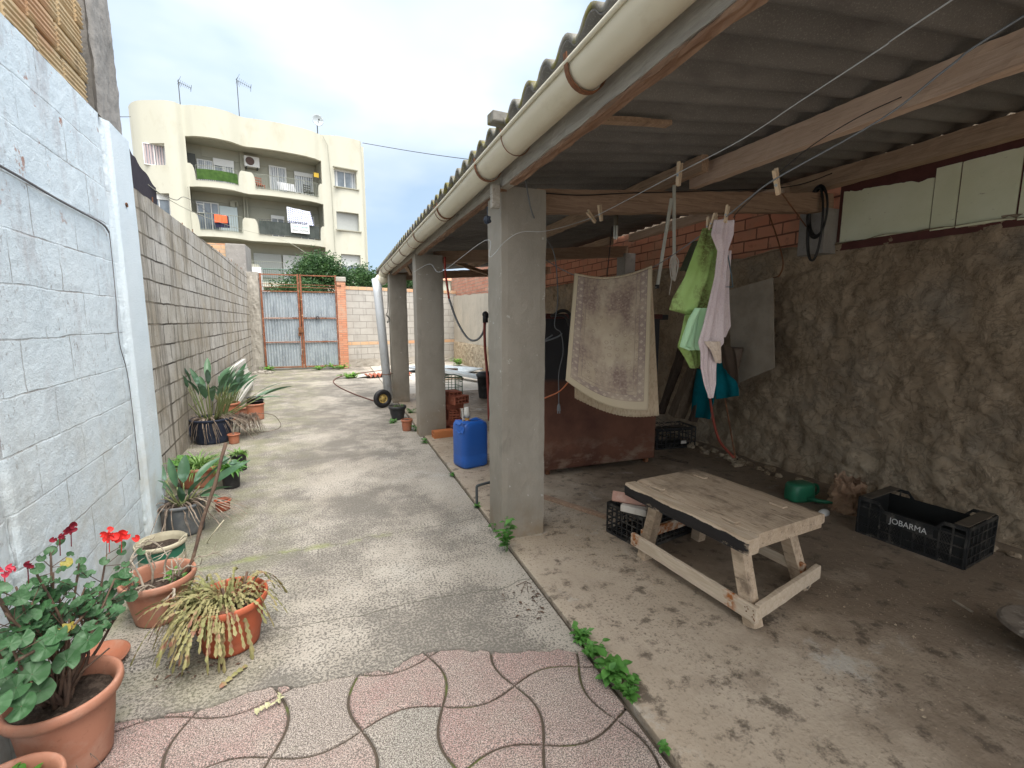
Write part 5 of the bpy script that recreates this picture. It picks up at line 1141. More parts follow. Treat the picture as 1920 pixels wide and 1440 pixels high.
# 5 green bucket with cream rim
t5 = thing('bucket', 'green bucket with a grubby cream rim, in front of the grey pot', 'bucket', (-.975, 3.003, 0)); potshape(t5, .123, .240, .86, M_greenp, .012, .030, soil=.80, matrim=M_creamrim)
m = MB(); m.tube(bez((.118, .03, .23), (.135, .01, .275), (.10, -.06, .24), 8), .003, 6); m.build('handle', M_creamrim, t5, smooth=True); m = MB(); m.tube(smoothline([(-.10, -.05, .24), (-.06, -.09, .255), (-.04, -.03, .26), (-.07, .0, .25), (-.085, -.04, .245)], 5), .004, 6); m.build('hanging_strip', M_creamrim, t5, smooth=True)
# 6 grey pot with bird-of-paradise plant
t6 = thing('potted_bird_of_paradise', 'wide grey pot with broad upright leaves and grey dead leaves hanging over its rim', 'potted plant', (-1.051, 3.687, 0))
zs = potshape(t6, .146, .223, .80, M_greyp, .010, .026, soil=.88)
strelitzia(t6, zs, [(2.75, .95, .15, .26, .055, .6), (3.05, .75, .12, .24, .05, .9), (2.6, 1.15, .20, .27, .055, .3), (2.2, 1.2, .14, .24, .065, .5), (1.5, 1.35, .16, .20, .075, .2), (.35, .92, .16, .33, .06, .35), (.2, .72, .14, .36, .06, .3), (.0, .6, .10, .22, .055, .6), (-.5, 1.1, .1, .2, .06, .5), (4.2, 1.2, .12, .19, .06, .5), (5.0, 1.3, .05, .15, .05, .3), (.9, 1.0, .16, .26, .055, .7), (-.3, .6, .1, .18, .045, .8)], .03)
deadmop(t6, zs, .13, 40, 4, .18, .20, w=.0055); deadmop(t6, zs, .13, 22, 5, .16, .32, (-.9, .7), w=.005); deadmop(t6, zs, .13, 10, 6, .18, .26, (3.6, 4.6), w=.006)
# 7 spider plant
t7 = thing('potted_spider_plant', 'wide terracotta pot overflowing with fresh green spider plants against the block wall', 'potted plant', (-1.205, 4.755, 0)); zs = potshape(t7, .186, .185, .75, M_terra, .022, .04, soil=.85)
rosette(t7, zs, .14, 190, .22, .014, (.5, 1.4), 5, M_spider, droop=1.5); m = MB()
for k in range(11):
    a = rnd.uniform(1.6, 3.6); q = rnd.uniform(.05, .15); roundleaf(m, (q*math.cos(a)-.03, q*math.sin(a)-.03, zs+rnd.uniform(.04, .14)), rnd.uniform(.02, .045), (rnd.uniform(-.5, .5), rnd.uniform(-.8, 0), 1), lobes=2)
m.build('broad_leaves', M_fresh, t7)
t = thing('orange_pot', 'small orange red pot half hidden behind the grey pot', 'pot', (-.885, 4.02, 0)); potshape(t, .062, .085, .75, M_terra3, .01, .02)
# 8-9 black pots with greenery
for i, (x, y, r, h, lab, n_) in enumerate(((-.924, 4.567, .076, .182, 'round black pot of dense green leaves, nearest of the two black pots', 90), (-.95, 5.085, .075, .169, 'small black pot of light green leaves, behind the dense green one', 60))):
    t = thing('potted_herb', lab, 'potted plant', (x, y, 0), 0, 'black pots with green leaves'); zs = potshape(t, r, h, .86, M_blackp, .007, .02, soil=.9)
    rosette(t, zs, r*.7, n_, .13 if i == 0 else .10, .020, (.5, 1.4), 8+i, M_fresh if i == 0 else M_spider, droop=1.4)
    if i == 0:
        m = MB()
        for k in range(7): a = rnd.uniform(2, 6.2); roundleaf(m, (.06*math.cos(a), .06*math.sin(a), zs+rnd.uniform(.05, .10)), .028, (.1, -.6, 1), lobes=2)
        m.build('pale_leaves', M_strel, t)
# 10 dark blue tub
t10 = thing('potted_bird_of_paradise', 'big dark blue tub with a clump of broad leaves and dry stalks', 'potted plant', (-1.452, 6.451, 0)); zs = potshape(t10, .235, .30, .80, M_bluep, .012, .03, soil=.92)
MB().box((-.235, -.03, .17), (.07, .16, .16)).build('lug', M_bluep, t10, bevel=.02)
lv = []
for k in range(34):
    az = rnd.choice([rnd.uniform(-.9, .9), rnd.uniform(0, 6.28)]); el = rnd.uniform(.95, 1.45); lv.append((az, el, rnd.uniform(.28, .50), rnd.uniform(.22, .34), rnd.uniform(.055, .085), rnd.uniform(.2, .9)))
lv += [(2.6, 1.15, .52, .36, .06, .3), (.2, .62, .5, .34, .05, .35), (.05, .55, .52, .36, .05, .4), (.3, .50, .50, .36, .05, .45), (-.1, .48, .48, .33, .05, .5), (.5, 1.2, .45, .3, .08, .2), (.9, 1.1, .44, .3, .075, .3)]
strelitzia(t10, zs, lv, .14); deadmop(t10, zs, .21, 75, 14, .30, .14, w=.006); deadmop(t10, zs, .2, 60, 15, .30, .34, (-.7, .8), w=.006)
t = thing('dry_stalk_clump', 'heap of dry brown stalks drooping on the ground beside the blue tub', 'dead plant', (-1.12, 6.75, 0)); m = MB(); deadmop(t, .20, .10, 150, 31, .22, .12, w=.006); MB().tube(smoothline([(.12, 0, .26), (.30, .0, .22), (.38, .0, .08), (.30, .0, .02), (.1, -.05, .01)], 6), .004, 5).build('fallen_stalk', M_dead, t)
t = thing('orange_pot', 'orange pot mostly hidden at the right foot of the blue tub', 'pot', (-1.20, 6.25, 0)); potshape(t, .07, .12, .75, M_terra, .01, .02)
# 11-14
t = thing('potted_leafy_plant', 'terracotta pot with reddish stemmed leaves just behind the blue tub', 'potted plant', (-1.527, 7.803, 0)); zs = potshape(t, .15, .26, .75, M_terra, .018, .035, soil=.9)
strelitzia(t, zs, [(rnd.uniform(0, 6.28), rnd.uniform(.9, 1.45), rnd.uniform(.12, .3), rnd.uniform(.18, .28), .06, .4) for k in range(20)], .10)
t = thing('terracotta_pot', 'small empty terracotta pot between the leafy plant and the red pot', 'pot', (-1.40, 8.0, 0)); potshape(t, .093, .15, .75, M_terra2, .015, .03)
t = thing('terracotta_pot', 'large red brown pot standing on the path with black pots stacked in it', 'pot', (-1.17, 7.70, 0)); potshape(t, .129, .245, .84, M_terra, .012, .03, soil=.6)
t = thing('stacked_pots', 'two thin black nursery pots nested inside the red brown pot', 'pot', (-1.17, 7.72, .16)); MB().lathe([(.085, 0), (.115, .115), (.122, .118), (.122, .128), (.110, .128), (.082, .01)], n=32).build('outer_pot', M_blackp, t, smooth=True); MB().lathe([(.08, .03), (.105, .160), (.112, .163), (.112, .172), (.10, .172), (.078, .04)], n=32).build('inner_pot', M_blackp, t, smooth=True)
# white balustrade panel leaning flat along the wall
t = thing('balustrade_panel', 'white slatted balustrade panel standing along the foot of the block wall behind the plants', 'balustrade', (-1.60, 8.6, 0)); m = MB()
M_wht = weathered('chalky_white_paint', (.55, .54, .50), ((7, 5, .5, .68, (.33, .31, .27), .6),), .8)
A_, B_ = Vector((.10, -.6, .16)), Vector((-.12, 2.6, .16)); A2, B2 = Vector((-.03, -.6, .62)), Vector((-.24, 2.6, .62))
m.beam(A_, B_, .05, .06); m.beam(A2, B2, .06, .07)
for k in range(22): f = (k+.5)/22; m.beam(A_.lerp(B_, f)+Vector((0, 0, .03)), A2.lerp(B2, f)-Vector((0, 0, .035)), .035, .03, up=(0, 1, 0))
m.build('slats_and_rails', M_wht, t); MB().beam(A_+Vector((0, .05, -.16)), A_+Vector((0, .05, -.03)), .05, .05, up=(0, 1, 0)).build('foot', M_wht, t); MB().beam(B_+Vector((0, -.05, -.16)), B_+Vector((0, -.05, -.03)), .05, .05, up=(0, 1, 0)).build('foot', M_wht, t)
# bamboo stick standing in the branch pot
m = MB(); a, b = Vector((-.775, 2.68, .16)), AY(425, 830, 2.86); pts = [a.lerp(b, i/9)+Vector((.004*math.sin(i*1.3), 0, 0)) for i in range(10)]; m.tube(pts, [.0085+.0015*(i % 3 == 0) for i in range(10)], 8)
tag(m.build('stick', M_stem, smooth=True), 'thin brown stick leaning upright out of the pot of bare branches', 'stick')
m = MB(); m.tube(smoothline([(-.86, 3.42, .005), (-.80, 3.33, .10), (-.74, 3.36, .17)], 5), .0035, 5); tag(m.build('bent_wire', M_creamrim, smooth=True), 'pale bent strip rising from the ground beside the grey pot', 'wire')

# ---- weeds and moss tufts
M_weed = leafmat('weed_leaf', (.07, .20, .04), (.13, .32, .07), 16, .3, .45); M_bright = leafmat('bright_weed', (.12, .28, .04), (.20, .40, .07), 20, .3)
def weed(x, y, r, h, n, label, seed, mat=None, s=.014, z=0):
    r_ = random.Random(seed); t = thing('weed', label, 'weed', (x, y, z), 0, 'weeds growing from the cracks'); m = MB(); st = MB()
    for k in range(max(3, n//7)):
        a = r_.uniform(0, 6.28); q = r_.uniform(0, r*.7); b = Vector((q*math.cos(a), q*math.sin(a), 0)); tp = Vector((r*r_.uniform(.2, 1)*math.cos(a), r*r_.uniform(.2, 1)*math.sin(a), h*r_.uniform(.5, 1))); pts = bez(b*.3, b+Vector((0, 0, h*.5)), tp, 5); st.tube(pts, .0012, 4)
        for j in range(7):
            p = pts[r_.randint(1, 5)]; az = r_.uniform(0, 6.28); L_ = s*r_.uniform(.8, 1.9)*1.5; blade(m, p, az, r_.uniform(-.1, .9), L_, L_*.62, .5, .15, 0, 4, .7)
    m.build('leaves', mat or M_weed, t, smooth=True); st.build('stems', mat or M_weed, t)
weed(.955, 2.62, .05, .22, 70, 'upright green weed at the foot of the nearest pillar', 1, s=.021)
weed(.965, 2.90, .035, .09, 30, 'small weed clump left of the nearest pillar base', 2, s=.013)
weed(.985, 1.72, .05, .06, 70, 'low creeping weed on the slab edge, farther part of the front row', 3, s=.014)
weed(.985, 1.60, .05, .07, 80, 'low creeping weed on the slab edge, middle part of the front row', 4, s=.015)
weed(.99, 1.47, .055, .09, 90, 'broad leaved weed where the slab edge meets the pink paving', 5, s=.022)
weed(1.0, 1.37, .055, .06, 90, 'low leafy weed at the near end of the front row on the slab edge', 6, s=.016)
weed(.985, 1.13, .02, .03, 14, 'tiny weed sprig on the slab edge at the very front', 7, s=.011)
weed(.975, 3.35, .025, .05, 20, 'tiny weed beside the bent grey pipe', 8, s=.012); weed(.97, 4.15, .03, .05, 24, 'small weed on the slab edge in front of the blue canister', 9, s=.014); weed(.95, 5.45, .05, .06, 40, 'weed at the foot of the second pillar', 10, s=.018)
weed(.93, 6.1, .05, .09, 30, 'weed between the small terracotta pot and the second pillar', 11, s=.02); weed(.72, 6.7, .07, .05, 40, 'weed in front of the anthracite pot', 12, s=.02); weed(1.05, 7.3, .09, .08, 40, 'weed behind the second pillar near the third', 13, s=.025)
weed(.30, 12.5, .28, .13, 160, 'bright green weed tuft by the hose loop in the yard', 14, M_bright, .04); weed(.0, 15.0, .38, .15, 150, 'bright weed patch in front of the right gate leaf', 15, M_bright, .04); weed(-.5, 14.9, .25, .12, 90, 'bright weed patch in front of the gate centre', 16, M_bright, .04); weed(-1.85, 15.0, .22, .14, 90, 'bright weed at the left foot of the gate', 17, M_bright, .04); weed(3.65, 14.6, .22, .26, 110, 'green weed in the far right corner by the plaster wall', 18, M_bright, .05)
weed(2.37, 1.72, .04, .03, 16, 'dull little weed on the shed floor right of the work bench', 19, M_cac, .012, .016)

# ================================================================== THINGS IN THE SHED
ZS = .016
M_bw = None
n = NB('weathered_bench_wood'); v = n.co((14, 1.3, 14)); g = n.noise(3, 8, .65, v, 1.2); c = n.mix(n.ramp(g, .35, .65), (.42, .32, .225), (.55, .44, .33))
c = n.mix(n.ramp(n.noise(4, 6, .7, n.co((1.6, 1, 1), (3, 3, 3))), .53, .66, 0, .8), c, (.15, .11, .08)); c = n.mix(n.ramp(n.noise(2.3, 6, .7, n.co((1.3, 1, 1), (6, 2, 3))), .54, .70, 0, .8), c, (.17, .125, .085)); c = n.mix(n.ramp(n.noise(9, 6, .7, n.co((6, .8, 6), (1, 7, 1))), .58, .67, 0, .8), c, (.10, .075, .055)); n.bump(n.noise(6, 8, .75, v, 1), .7, .004); M_bench = n.fin(c, .88, .2)
n = NB('charred_bench_edge'); X, Y, Z = n.sep('Object'); g = n.noise(3, 8, .65, n.co((14, 1.3, 14)), 1.2); c = n.mix(n.ramp(g, .35, .65), (.42, .32, .225), (.56, .46, .35))
ch = n.ramp(n.math('ADD', n.math('MULTIPLY', n.noise(5, 6, .65, n.co((1, .6, 1), (5, 2, 2))), 1.0), n.math('ADD', n.ramp(X, -.27, -.335, -.20, .12), n.ramp(Z, .448, .428, -.14, .20))), .50, .56); c = n.mix(ch, c, (.022, .02, .02)); n.bump(n.noise(6, 8, .75, n.co((14, 1.3, 14))), .7, .004); M_char = n.fin(c, .8, .25)
bn_ = thing('work_bench', 'low weathered wooden bench with a charred front edge and splayed legs on the shed floor', 'bench', (1.985, 1.945, ZS), math.radians(6.1))
def slab(m, x0, x1, y0, y1, z0, z1, seed, wear=.006, n1=60, n2=14):
    """worn plank: rounded uneven long edges"""
    vs = []; fs = []; per = []
    for k in range(n2+1): per.append((lerp(x0, x1, k/n2), z1))
    for k in range(1, 4): per.append((x1, lerp(z1, z0, k/4)))
    for k in range(n2+1): per.append((lerp(x1, x0, k/n2), z0))
    for k in range(1, 4): per.append((x0, lerp(z0, z1, k/4)))
    cx, cz = (x0+x1)/2, (z0+z1)/2
    for i in range(n1+1):
        y = lerp(y0, y1, i/n1)
        for (x, z) in per:
            e = .0; 
            if abs(x-x0) < 1e-6 or abs(x-x1) < 1e-6: e = wear*(mn.noise((y*7, x*9+seed, 1))-.2)
            xx = x+(e if x > cx else -e); zz = z+.0022*mn.noise((x*18, y*6, seed))
            cn = min(abs(x-x0), abs(x-x1)); ce = min(abs(z-z0), abs(z-z1))
            if cn < 1e-6 and ce < 1e-6: xx += .006 if x < cx else -.006; zz += -.004 if z > cz else .004
            vs.append((xx, y+(.004*mn.noise((x*20, z*20, seed)) if i in (0, n1) else 0), zz))
    k_ = len(per)
    for i in range(n1):
        for q in range(k_): fs.append((i*k_+q, i*k_+(q+1) % k_, (i+1)*k_+(q+1) % k_, (i+1)*k_+q))
    fs += [tuple(range(k_))[::-1], tuple(n1*k_+q for q in range(k_))]
    m.add(vs, fs)
m = MB(); slab(m, -.222, .312, -.405, .425, .395, .452, 1); m.build('bench_top', M_bench, bn_, smooth=False, bevel=.002)
m = MB(); slab(m, -.318, -.228, -.425, .425, .372, .450, 2, .018); m.build('front_plank', M_char, bn_, bevel=.002)
MB().bb(-.26, .30, -.40, -.372, .372, .394).build('end_batten', M_bench, bn_, bevel=.003); MB().bb(-.26, .30, .372, .40, .372, .391).build('end_batten', M_bench, bn_, bevel=.003)
m = MB()
for (x, y) in ((-.205, .26), (-.205, -.24), (.19, .29), (.19, -.23)): MB().box((x, y, .455), (.035, .085, .010), rz=rnd.uniform(-.1, .1)).build('tenon', M_bench, bn_, bevel=.003)
LEG = {(-1, -1): (-.215, -.30, -.235, -.425), (-1, 1): (-.215, .24, -.245, .305), (1, -1): (.22, -.24, .30, -.33), (1, 1): (.215, .26, .245, .33)}
for k_, (tx, ty, bx_, by_) in LEG.items():
    m = MB(); timber(m, (tx, ty, .395), (bx_, by_, -.0), .062, .066, tx*9+ty, .0015, 12, up=(0, 1, 0), wav=.0); m.build('leg', M_bench, bn_, bevel=.003)
n = NB('pale_rail_with_rust_nails'); v = n.co((14, 1.3, 14)); c = n.mix(n.ramp(n.noise(3, 8, .65, v, 1), .35, .65), (.46, .37, .275), (.58, .49, .385)); X, Y, Z = n.sep('Object')
endm = n.ramp(n.math('ABSOLUTE', n.math('SUBTRACT', n.math('ABSOLUTE', Y), .335)), .045, .01); c = n.mix(n.math('MULTIPLY', endm, n.ramp(n.noise(30, 4), .42, .56)), c, (.34, .12, .035)); n.bump(n.noise(6, 8, .75, v), .5, .003); M_railw = n.fin(c, .85, .2)
def rail(a, b, w=.026, h=.075, name='stretcher', mat=None):
    m = MB(); timber(m, a, b, w, h, a[0]*7+b[1], .0018, 20, wav=.001); m.build(name, mat or M_railw, bn_, bevel=.004)
rail((-.283, -.475, .095), (-.283, .375, .105)); rail((-.262, -.455, .10), (.335, -.385, .115)); rail((.265, -.355, .125), (.27, .36, .13), .024, .06); rail((-.235, .345, .13), (.24, .375, .13), .024, .06)
m = MB()
for (y, sx_) in ((-.445, 0), (.345, 0)):
    for k in range(10): m.sphere((-.2975, y+rnd.uniform(-.028, .028), .10+rnd.uniform(-.026, .026)), .0035, 6, 4, (.4, 1, 1))
m.build('nail_heads', M_rust, bn_)
MB().box((.31, -.33, .016), (.07, .06, .035), rz=.3).build('foot_shim', M_char, bn_, bevel=.008)

# ---- crates
def crate(name, label, loc, rz, L_, W_, H_, mat, parts=True, group=None, lattice=False, dip=0, nv=9, nh=3, ends=True):
    t = thing(name, label, 'crate', loc, rz, group); x0, x1, y0, y1 = -W_/2, W_/2, -L_/2, L_/2; th = .004
    def side(a, b, nrm, nm, dipd, nvv):
        a = Vector(a); b = Vector(b); nrm = Vector(nrm); d = (b-a); ln = d.length; d.normalize(); m = MB()
        def ht(s):      # the long sides dip between the raised ends
            if not dipd: return H_
            e = min(s, ln-s); return H_ if e < .11 else (H_-dipd if e > .15 else lerp(H_, H_-dipd, (e-.11)/.04))
        N = 36
        def pt(s, z, o): return a+d*s+nrm*o+Vector((0, 0, z))
        # rim band and foot band
        ss = sorted({0, ln, *([.11, .15, ln-.15, ln-.11] if dipd else [])})
        for s0, s1 in zip(ss, ss[1:]):
            for (o0, o1, za, zb) in ((.0, .006, -.022, 0),):
                v8 = [pt(s0, ht(s0)+za, o0), pt(s1, ht(s1)+za, o0), pt(s1, ht(s1)+za, o1), pt(s0, ht(s0)+za, o1), pt(s0, ht(s0)+zb, o0), pt(s1, ht(s1)+zb, o0), pt(s1, ht(s1)+zb, o1), pt(s0, ht(s0)+zb, o1)]
                m.add(v8, [(0, 3, 2, 1), (4, 5, 6, 7), (0, 1, 5, 4), (1, 2, 6, 5), (2, 3, 7, 6), (3, 0, 4, 7)])
        def bar(s0, s1, za, zb, o0=-.001, o1=.0055):
            m.add([pt(s0, za, o0), pt(s1, za, o0), pt(s1, za, o1), pt(s0, za, o1), pt(s0, zb, o0), pt(s1, zb, o0), pt(s1, zb, o1), pt(s0, zb, o1)], [(0, 3, 2, 1), (4, 5, 6, 7), (0, 1, 5, 4), (1, 2, 6, 5), (2, 3, 7, 6), (3, 0, 4, 7)])
        bar(0, ln, 0, .018)
        for k in range(1, nh+1): z = k*H_/(nh+1); bar(.004, ln-.004, z-.004, z+.004, -.0015, .0065)
        for k in range(nvv+1): s_ = lerp(.004, ln-.004, k/nvv); bar(s_-.004, s_+.004, .002, ht(s_)-.004, -.0005, .0050+(.004 if k in (0, nvv) else 0))
        if lattice:
            for k in range(nvv):
                s0, s1 = lerp(.004, ln-.004, k/nvv), lerp(.004, ln-.004, (k+1)/nvv)
                if k in (0, nvv-1) or (k == 4): continue
                for r in range(0, nh):
                    z0_, z1_ = r*H_/(nh+1)+.004, (r+1)*H_/(nh+1)-.004
                    if r == nh-1 and 1 < k < nvv-2: continue
                    for q in range(4):
                        for sg in (0, 1):
                            p0 = pt(lerp(s0, s1, q/4), z0_ if sg == 0 else z1_, .001); p1 = pt(lerp(s0, s1, min(1, q/4+.5)), z1_ if sg == 0 else z0_, .001); m.tube([p0, p1], .0011, 4)
        return m.build(nm, mat, t)
    side((x0, y0, 0), (x0, y1, 0), (-1, 0, 0), 'side_panel', dip, nv); side((x1, y1, 0), (x1, y0, 0), (1, 0, 0), 'side_panel', dip, nv)
    side((x1, y0, 0), (x0, y0, 0), (0, -1, 0), 'end_panel', 0, max(4, int(nv*W_/L_))); side((x0, y1, 0), (x1, y1, 0), (0, 1, 0), 'end_panel', 0, max(4, int(nv*W_/L_)))
    m = MB()
    for k in range(12): s_ = lerp(x0, x1, (k+.5)/12); m.bb(s_-.006, s_+.006, y0, y1, .004, .010)
    for k in range(18): s_ = lerp(y0, y1, (k+.5)/18); m.bb(x0, x1, s_-.006, s_+.006, .0045, .0105)
    m.build('base_grid', mat, t); return t, side
M_crate = weathered('dusty_black_plastic', (.016, .017, .018), ((8, 6, .5, .66, (.085, .078, .068), .8), (25, 5, .6, .7, (.17, .155, .13), .6)), .5, ((40, .2, .002),), .4)
M_dusty = weathered('dust_covered_black_plastic', (.10, .082, .062), ((9, 6, .5, .68, (.04, .035, .03), .8),), .85)
jc, _ = crate('plastic_crate', 'large dusty black crate lettered JOBARMA on the floor against the rubble wall', (3.53, 1.745, ZS), math.radians(7), .56, .40, .255, M_crate, lattice=True, dip=.05, nv=9, nh=3)
for y in (-.245, .245): MB().bb(-.196, .196, y-.032, y+.032, .256, .262).build('end_ledge', M_dusty, jc, bevel=.002)
m = MB(); m.bb(-.1965, -.1955, -.275, .275, .004, .21); m.bb(.1955, .1965, -.275, .275, .004, .21); m.bb(-.195, .195, -.276, -.275, .004, .25); m.bb(-.195, .195, .275, .276, .004, .25)
sp_ = m.v; m.build('inner_skin', plain('dark_crate_inside', (.012, .013, .013), .7), jc)
MB().bb(-.2085, -.2, -.125, .115, .128, .185).build('name_plate', M_crate, jc)
MT = Matrix.Translation(jc.location) @ Matrix.Rotation(math.radians(7), 4, 'Z')
text('JOBARMA', .052, plain('white_print', (.62, .62, .60), .6), MT @ Matrix.Translation((-.2095, .0, .157)) @ Matrix.Rotation(-PI/2, 4, 'Z') @ Matrix.Rotation(PI/2, 4, 'X'), jc, .0006, sx=.86)
cb, _ = crate('plastic_crate', 'black lattice crate turned over behind the work bench with brick pieces on it', (1.99, 2.51, ZS), math.radians(-78), .55, .32, .215, M_crate, nv=13, nh=4)
m = MB()
for k in range(10): s_ = lerp(-.155, .155, k/9); m.bb(s_-.003, s_+.003, -.27, .27, .200, .2145)
for k in range(16): s_ = lerp(-.265, .265, k/15); m.bb(-.158, .158, s_-.003, s_+.003, .2005, .214)
m.build('top_grid', M_crate, cb)
M_pinkb = weathered('pink_brick', (.42, .25, .20), ((20, 5, .5, .65, (.50, .36, .30), .7),), .9, ((60, .6, .004),))
t = thing('brick_offcut', 'pinkish V shaped brick offcut lying on the black crate behind the bench', 'brick', (1.735, 2.42, ZS+.264), .75); m = MB()
m.add([(0, -.10, .0), (.02, -.10, .045), (.04, -.10, .0), (.05, -.10, .02), (.02, -.10, .065), (-.01, -.10, .01), (0, .12, .0), (.02, .12, .045), (.04, .12, .0), (.05, .12, .02), (.02, .12, .065), (-.01, .12, .01)], [(0, 1, 7, 6), (1, 2, 8, 7), (2, 3, 9, 8), (3, 4, 10, 9), (4, 5, 11, 10), (5, 0, 6, 11), (0, 5, 4, 1), (1, 4, 3, 2), (6, 7, 10, 11), (7, 8, 9, 10)]); m.build('offcut', M_pinkb, t)
M_whb = weathered('white_ceramic_block', (.56, .53, .48), ((9, 5, .5, .65, (.40, .36, .30), .6),), .7)
tag(MB().box((1.765, 2.40, ZS+.240), (.11, .17, .045), rz=.6).build('white_block', M_whb, bevel=.006), 'white block under the pink brick offcut on the black crate', 'block')
tag(MB().box((1.845, 2.44, ZS+.281), (.15, .07, .035), rz=.1).build('brick_piece', M_pinkb, bevel=.004), 'flat reddish brick piece lying beside the V shaped offcut', 'brick')
cc_, _ = crate('plastic_crate', 'black crate in the dark corner right of the rusty tank, twigs on top', (3.58, 4.30, ZS), math.radians(85), .50, .30, .24, M_crate, nv=9, nh=3)
m = MB(); m.bb(-.14, .14, -.24, .24, .20, .205); m.build('top_sheet', M_crate, cc_)
MB().bb(-.157, -.153, -.13, -.06, .05, .085).build('white_label', M_whb, cc_)
m = MB()
for k in range(46):
    a = Vector((3.45+rnd.uniform(-.16, .22), 4.28+rnd.uniform(-.12, .12), ZS+.245+rnd.uniform(0, .04))); d = Vector((rnd.gauss(0, 1), rnd.gauss(0, .5), rnd.gauss(0, .15))).normalized()*rnd.uniform(.06, .16); m.tube(bez(a, a+d*.5+Vector((0, 0, .02)), a+d, 4), .0028, 4)
tag(m.build('twig_pile', M_dead), 'small heap of dry twigs on the black crate in the dark corner', 'twigs')
# watering can
M_wcan = plain('green_plastic', (.02, .16, .085), .4, .5, .3)
t = thing('watering_can', 'green plastic watering can on the floor behind the bench by the rubble wall', 'watering can', (3.47, 2.56, ZS), -.2)
m = MB(); pr2 = []
for z, a, b in ((0, .105, .07), (.02, .11, .075), (.12, .105, .072), (.135, .098, .066), (.142, .085, .055)):
    for k in range(24):
        t_ = 2*PI*k/24; ex = lambda c_: math.copysign(abs(c_)**.6, c_); pr2.append((a*ex(math.cos(t_)), b*ex(math.sin(t_)), z))
m.add(pr2, [(r*24+k, r*24+(k+1) % 24, (r+1)*24+(k+1) % 24, (r+1)*24+k) for r in range(4) for k in range(24)]+[tuple(range(24))[::-1], tuple(96+k for k in range(24))]); m.build('body', M_wcan, t, smooth=True)
MB().tube(smoothline([(.095, 0, .115), (.155, 0, .11), (.165, 0, .05), (.10, 0, .02)], 6), .012, 8).build('handle', M_wcan, t, smooth=True); MB().tube([(.02, -.06, .03), (.07, -.13, .03), (.12, -.20, .045)], [.022, .016, .012], 10).build('spout', M_wcan, t, smooth=True)
tag(MB().sphere(G(1545, 962, .03), .038, 14, 9, (1.3, .8, .8)).build('white_bottle', plain('white_plastic', (.62, .62, .60), .4), smooth=True), 'white rounded plastic end showing just past the right edge of the bench', 'bottle')
# crumpled paper bag
M_paper = weathered('crumpled_brown_paper', (.33, .22, .145), ((10, 5, .45, .62, (.22, .13, .085), .8),), .9, ((12, 1, .02),))
m = MB(); 
def fb(u, v):
    a = u*2*PI; z = v*.24; r = .115*(1+.25*mn.noise((math.cos(a)*2, math.sin(a)*2, v*3))+.22*mn.noise((math.cos(a)*5, math.sin(a)*5, v*8)))*(1-.25*v); return Vector((3.62+r*math.cos(a)*1.0, 2.28+r*1.1*math.sin(a), ZS+z*(1+.25*mn.noise((math.cos(a)*3, math.sin(a)*3, 7)))))
m.grid(fb, 48, 18); tag(m.build('paper_bag', M_paper), 'crumpled brown paper bag between the watering can and the lettered crate', 'bag')
# black pot with round board on it
t = thing('covered_pot', 'low black pot at the right edge of the picture under a round worn board', 'pot', (2.83, .80, ZS)); potshape(t, .165, .125, .88, M_blackp, .008, .02, soil=.6)
m = MB(); m.lathe([(.001, .092), (.178, .092), (.190, .098), (.188, .108), (.18, .113), (.001, .116)], n=56, jit=.02); tag(m.build('round_board', weathered('dirty_round_board', (.20, .17, .14), ((12, 6, .45, .62, (.10, .08, .065), .8), (30, 4, .6, .7, (.36, .33, .28), .7)), .9, ((40, .6, .006),)), xf=Matrix.Translation(G(1843, 1166, .155)+Vector((.935*.19+.05, -.354*.19-.09, -.110)))), 'round dirty board lying on top of the low black pot', 'board')

# ---- rusty tank
n = NB('dark_rusted_tank'); X, Y, Z = n.sep('Object'); c = n.mix(n.ramp(n.noise(2.4, 7, .65), .38, .62), (.085, .032, .020), (.155, .065, .038)); c = n.mix(n.ramp(n.math('ADD', Z, n.math('MULTIPLY', n.noise(3, 4), .1)), .93, .97), c, (.022, .022, .026))
lo = n.math('MULTIPLY', n.ramp(Z, .38, .12), n.ramp(n.noise(4, 6, .65, n.co((1, 1, 2), (3, 3, 3))), .48, .62)); c = n.mix(n.math('MULTIPLY', lo, .8), c, (.25, .18, .13)); n.bump(n.noise(30, 5, .6), .3, .004); M_tank = n.fin(c, .62, .4)
tk = thing('metal_tank', 'big dark rusty metal tank standing behind the nearest pillar and the rug', 'tank', (2.375, 4.3, ZS))
MB().bb(-.625, .625, -.5, .5, .05, 1.47).build('tank_body', M_tank, tk, bevel=.012); m = MB(); m.bb(-.64, .64, -.515, -.47, 1.46, 1.505); m.bb(-.64, .64, .47, .515, 1.46, 1.505); m.bb(-.64, -.60, -.47, .47, 1.46, 1.505); m.bb(.60, .64, -.47, .47, 1.46, 1.505); m.build('top_rim', plain('maroon_angle_iron', (.07, .018, .016), .5), tk, bevel=.004)
for x in (-.56, .56):
    for y in (-.44, .44): MB().bb(x-.02, x+.02, y-.02, y+.02, 0, .052).build('leg', M_rust, tk)
MB().bb(.60, .72, -.50, -.46, 1.45, 1.50).build('lug', M_black, tk, bevel=.004)
M_hosek = plain('black_hose', (.02, .02, .02), .45); M_gcab = plain('grey_cable', (.16, .17, .18), .55, .3, .1)
m = MB(); m.tube(smoothline([(1.79, 3.72, 1.50), (1.85, 3.68, 1.545), (1.93, 3.68, 1.52), (1.96, 3.68, 1.40), (2.02, 3.70, 1.1)], 6), .014, 8); m.tube(smoothline([(1.76, 3.7, 1.50), (1.87, 3.66, 1.50), (1.92, 3.66, 1.42)], 6), .012, 8); tag(m.build('black_hose', M_hosek, smooth=True), 'black hose looped over the top of the rusty tank', 'hose')
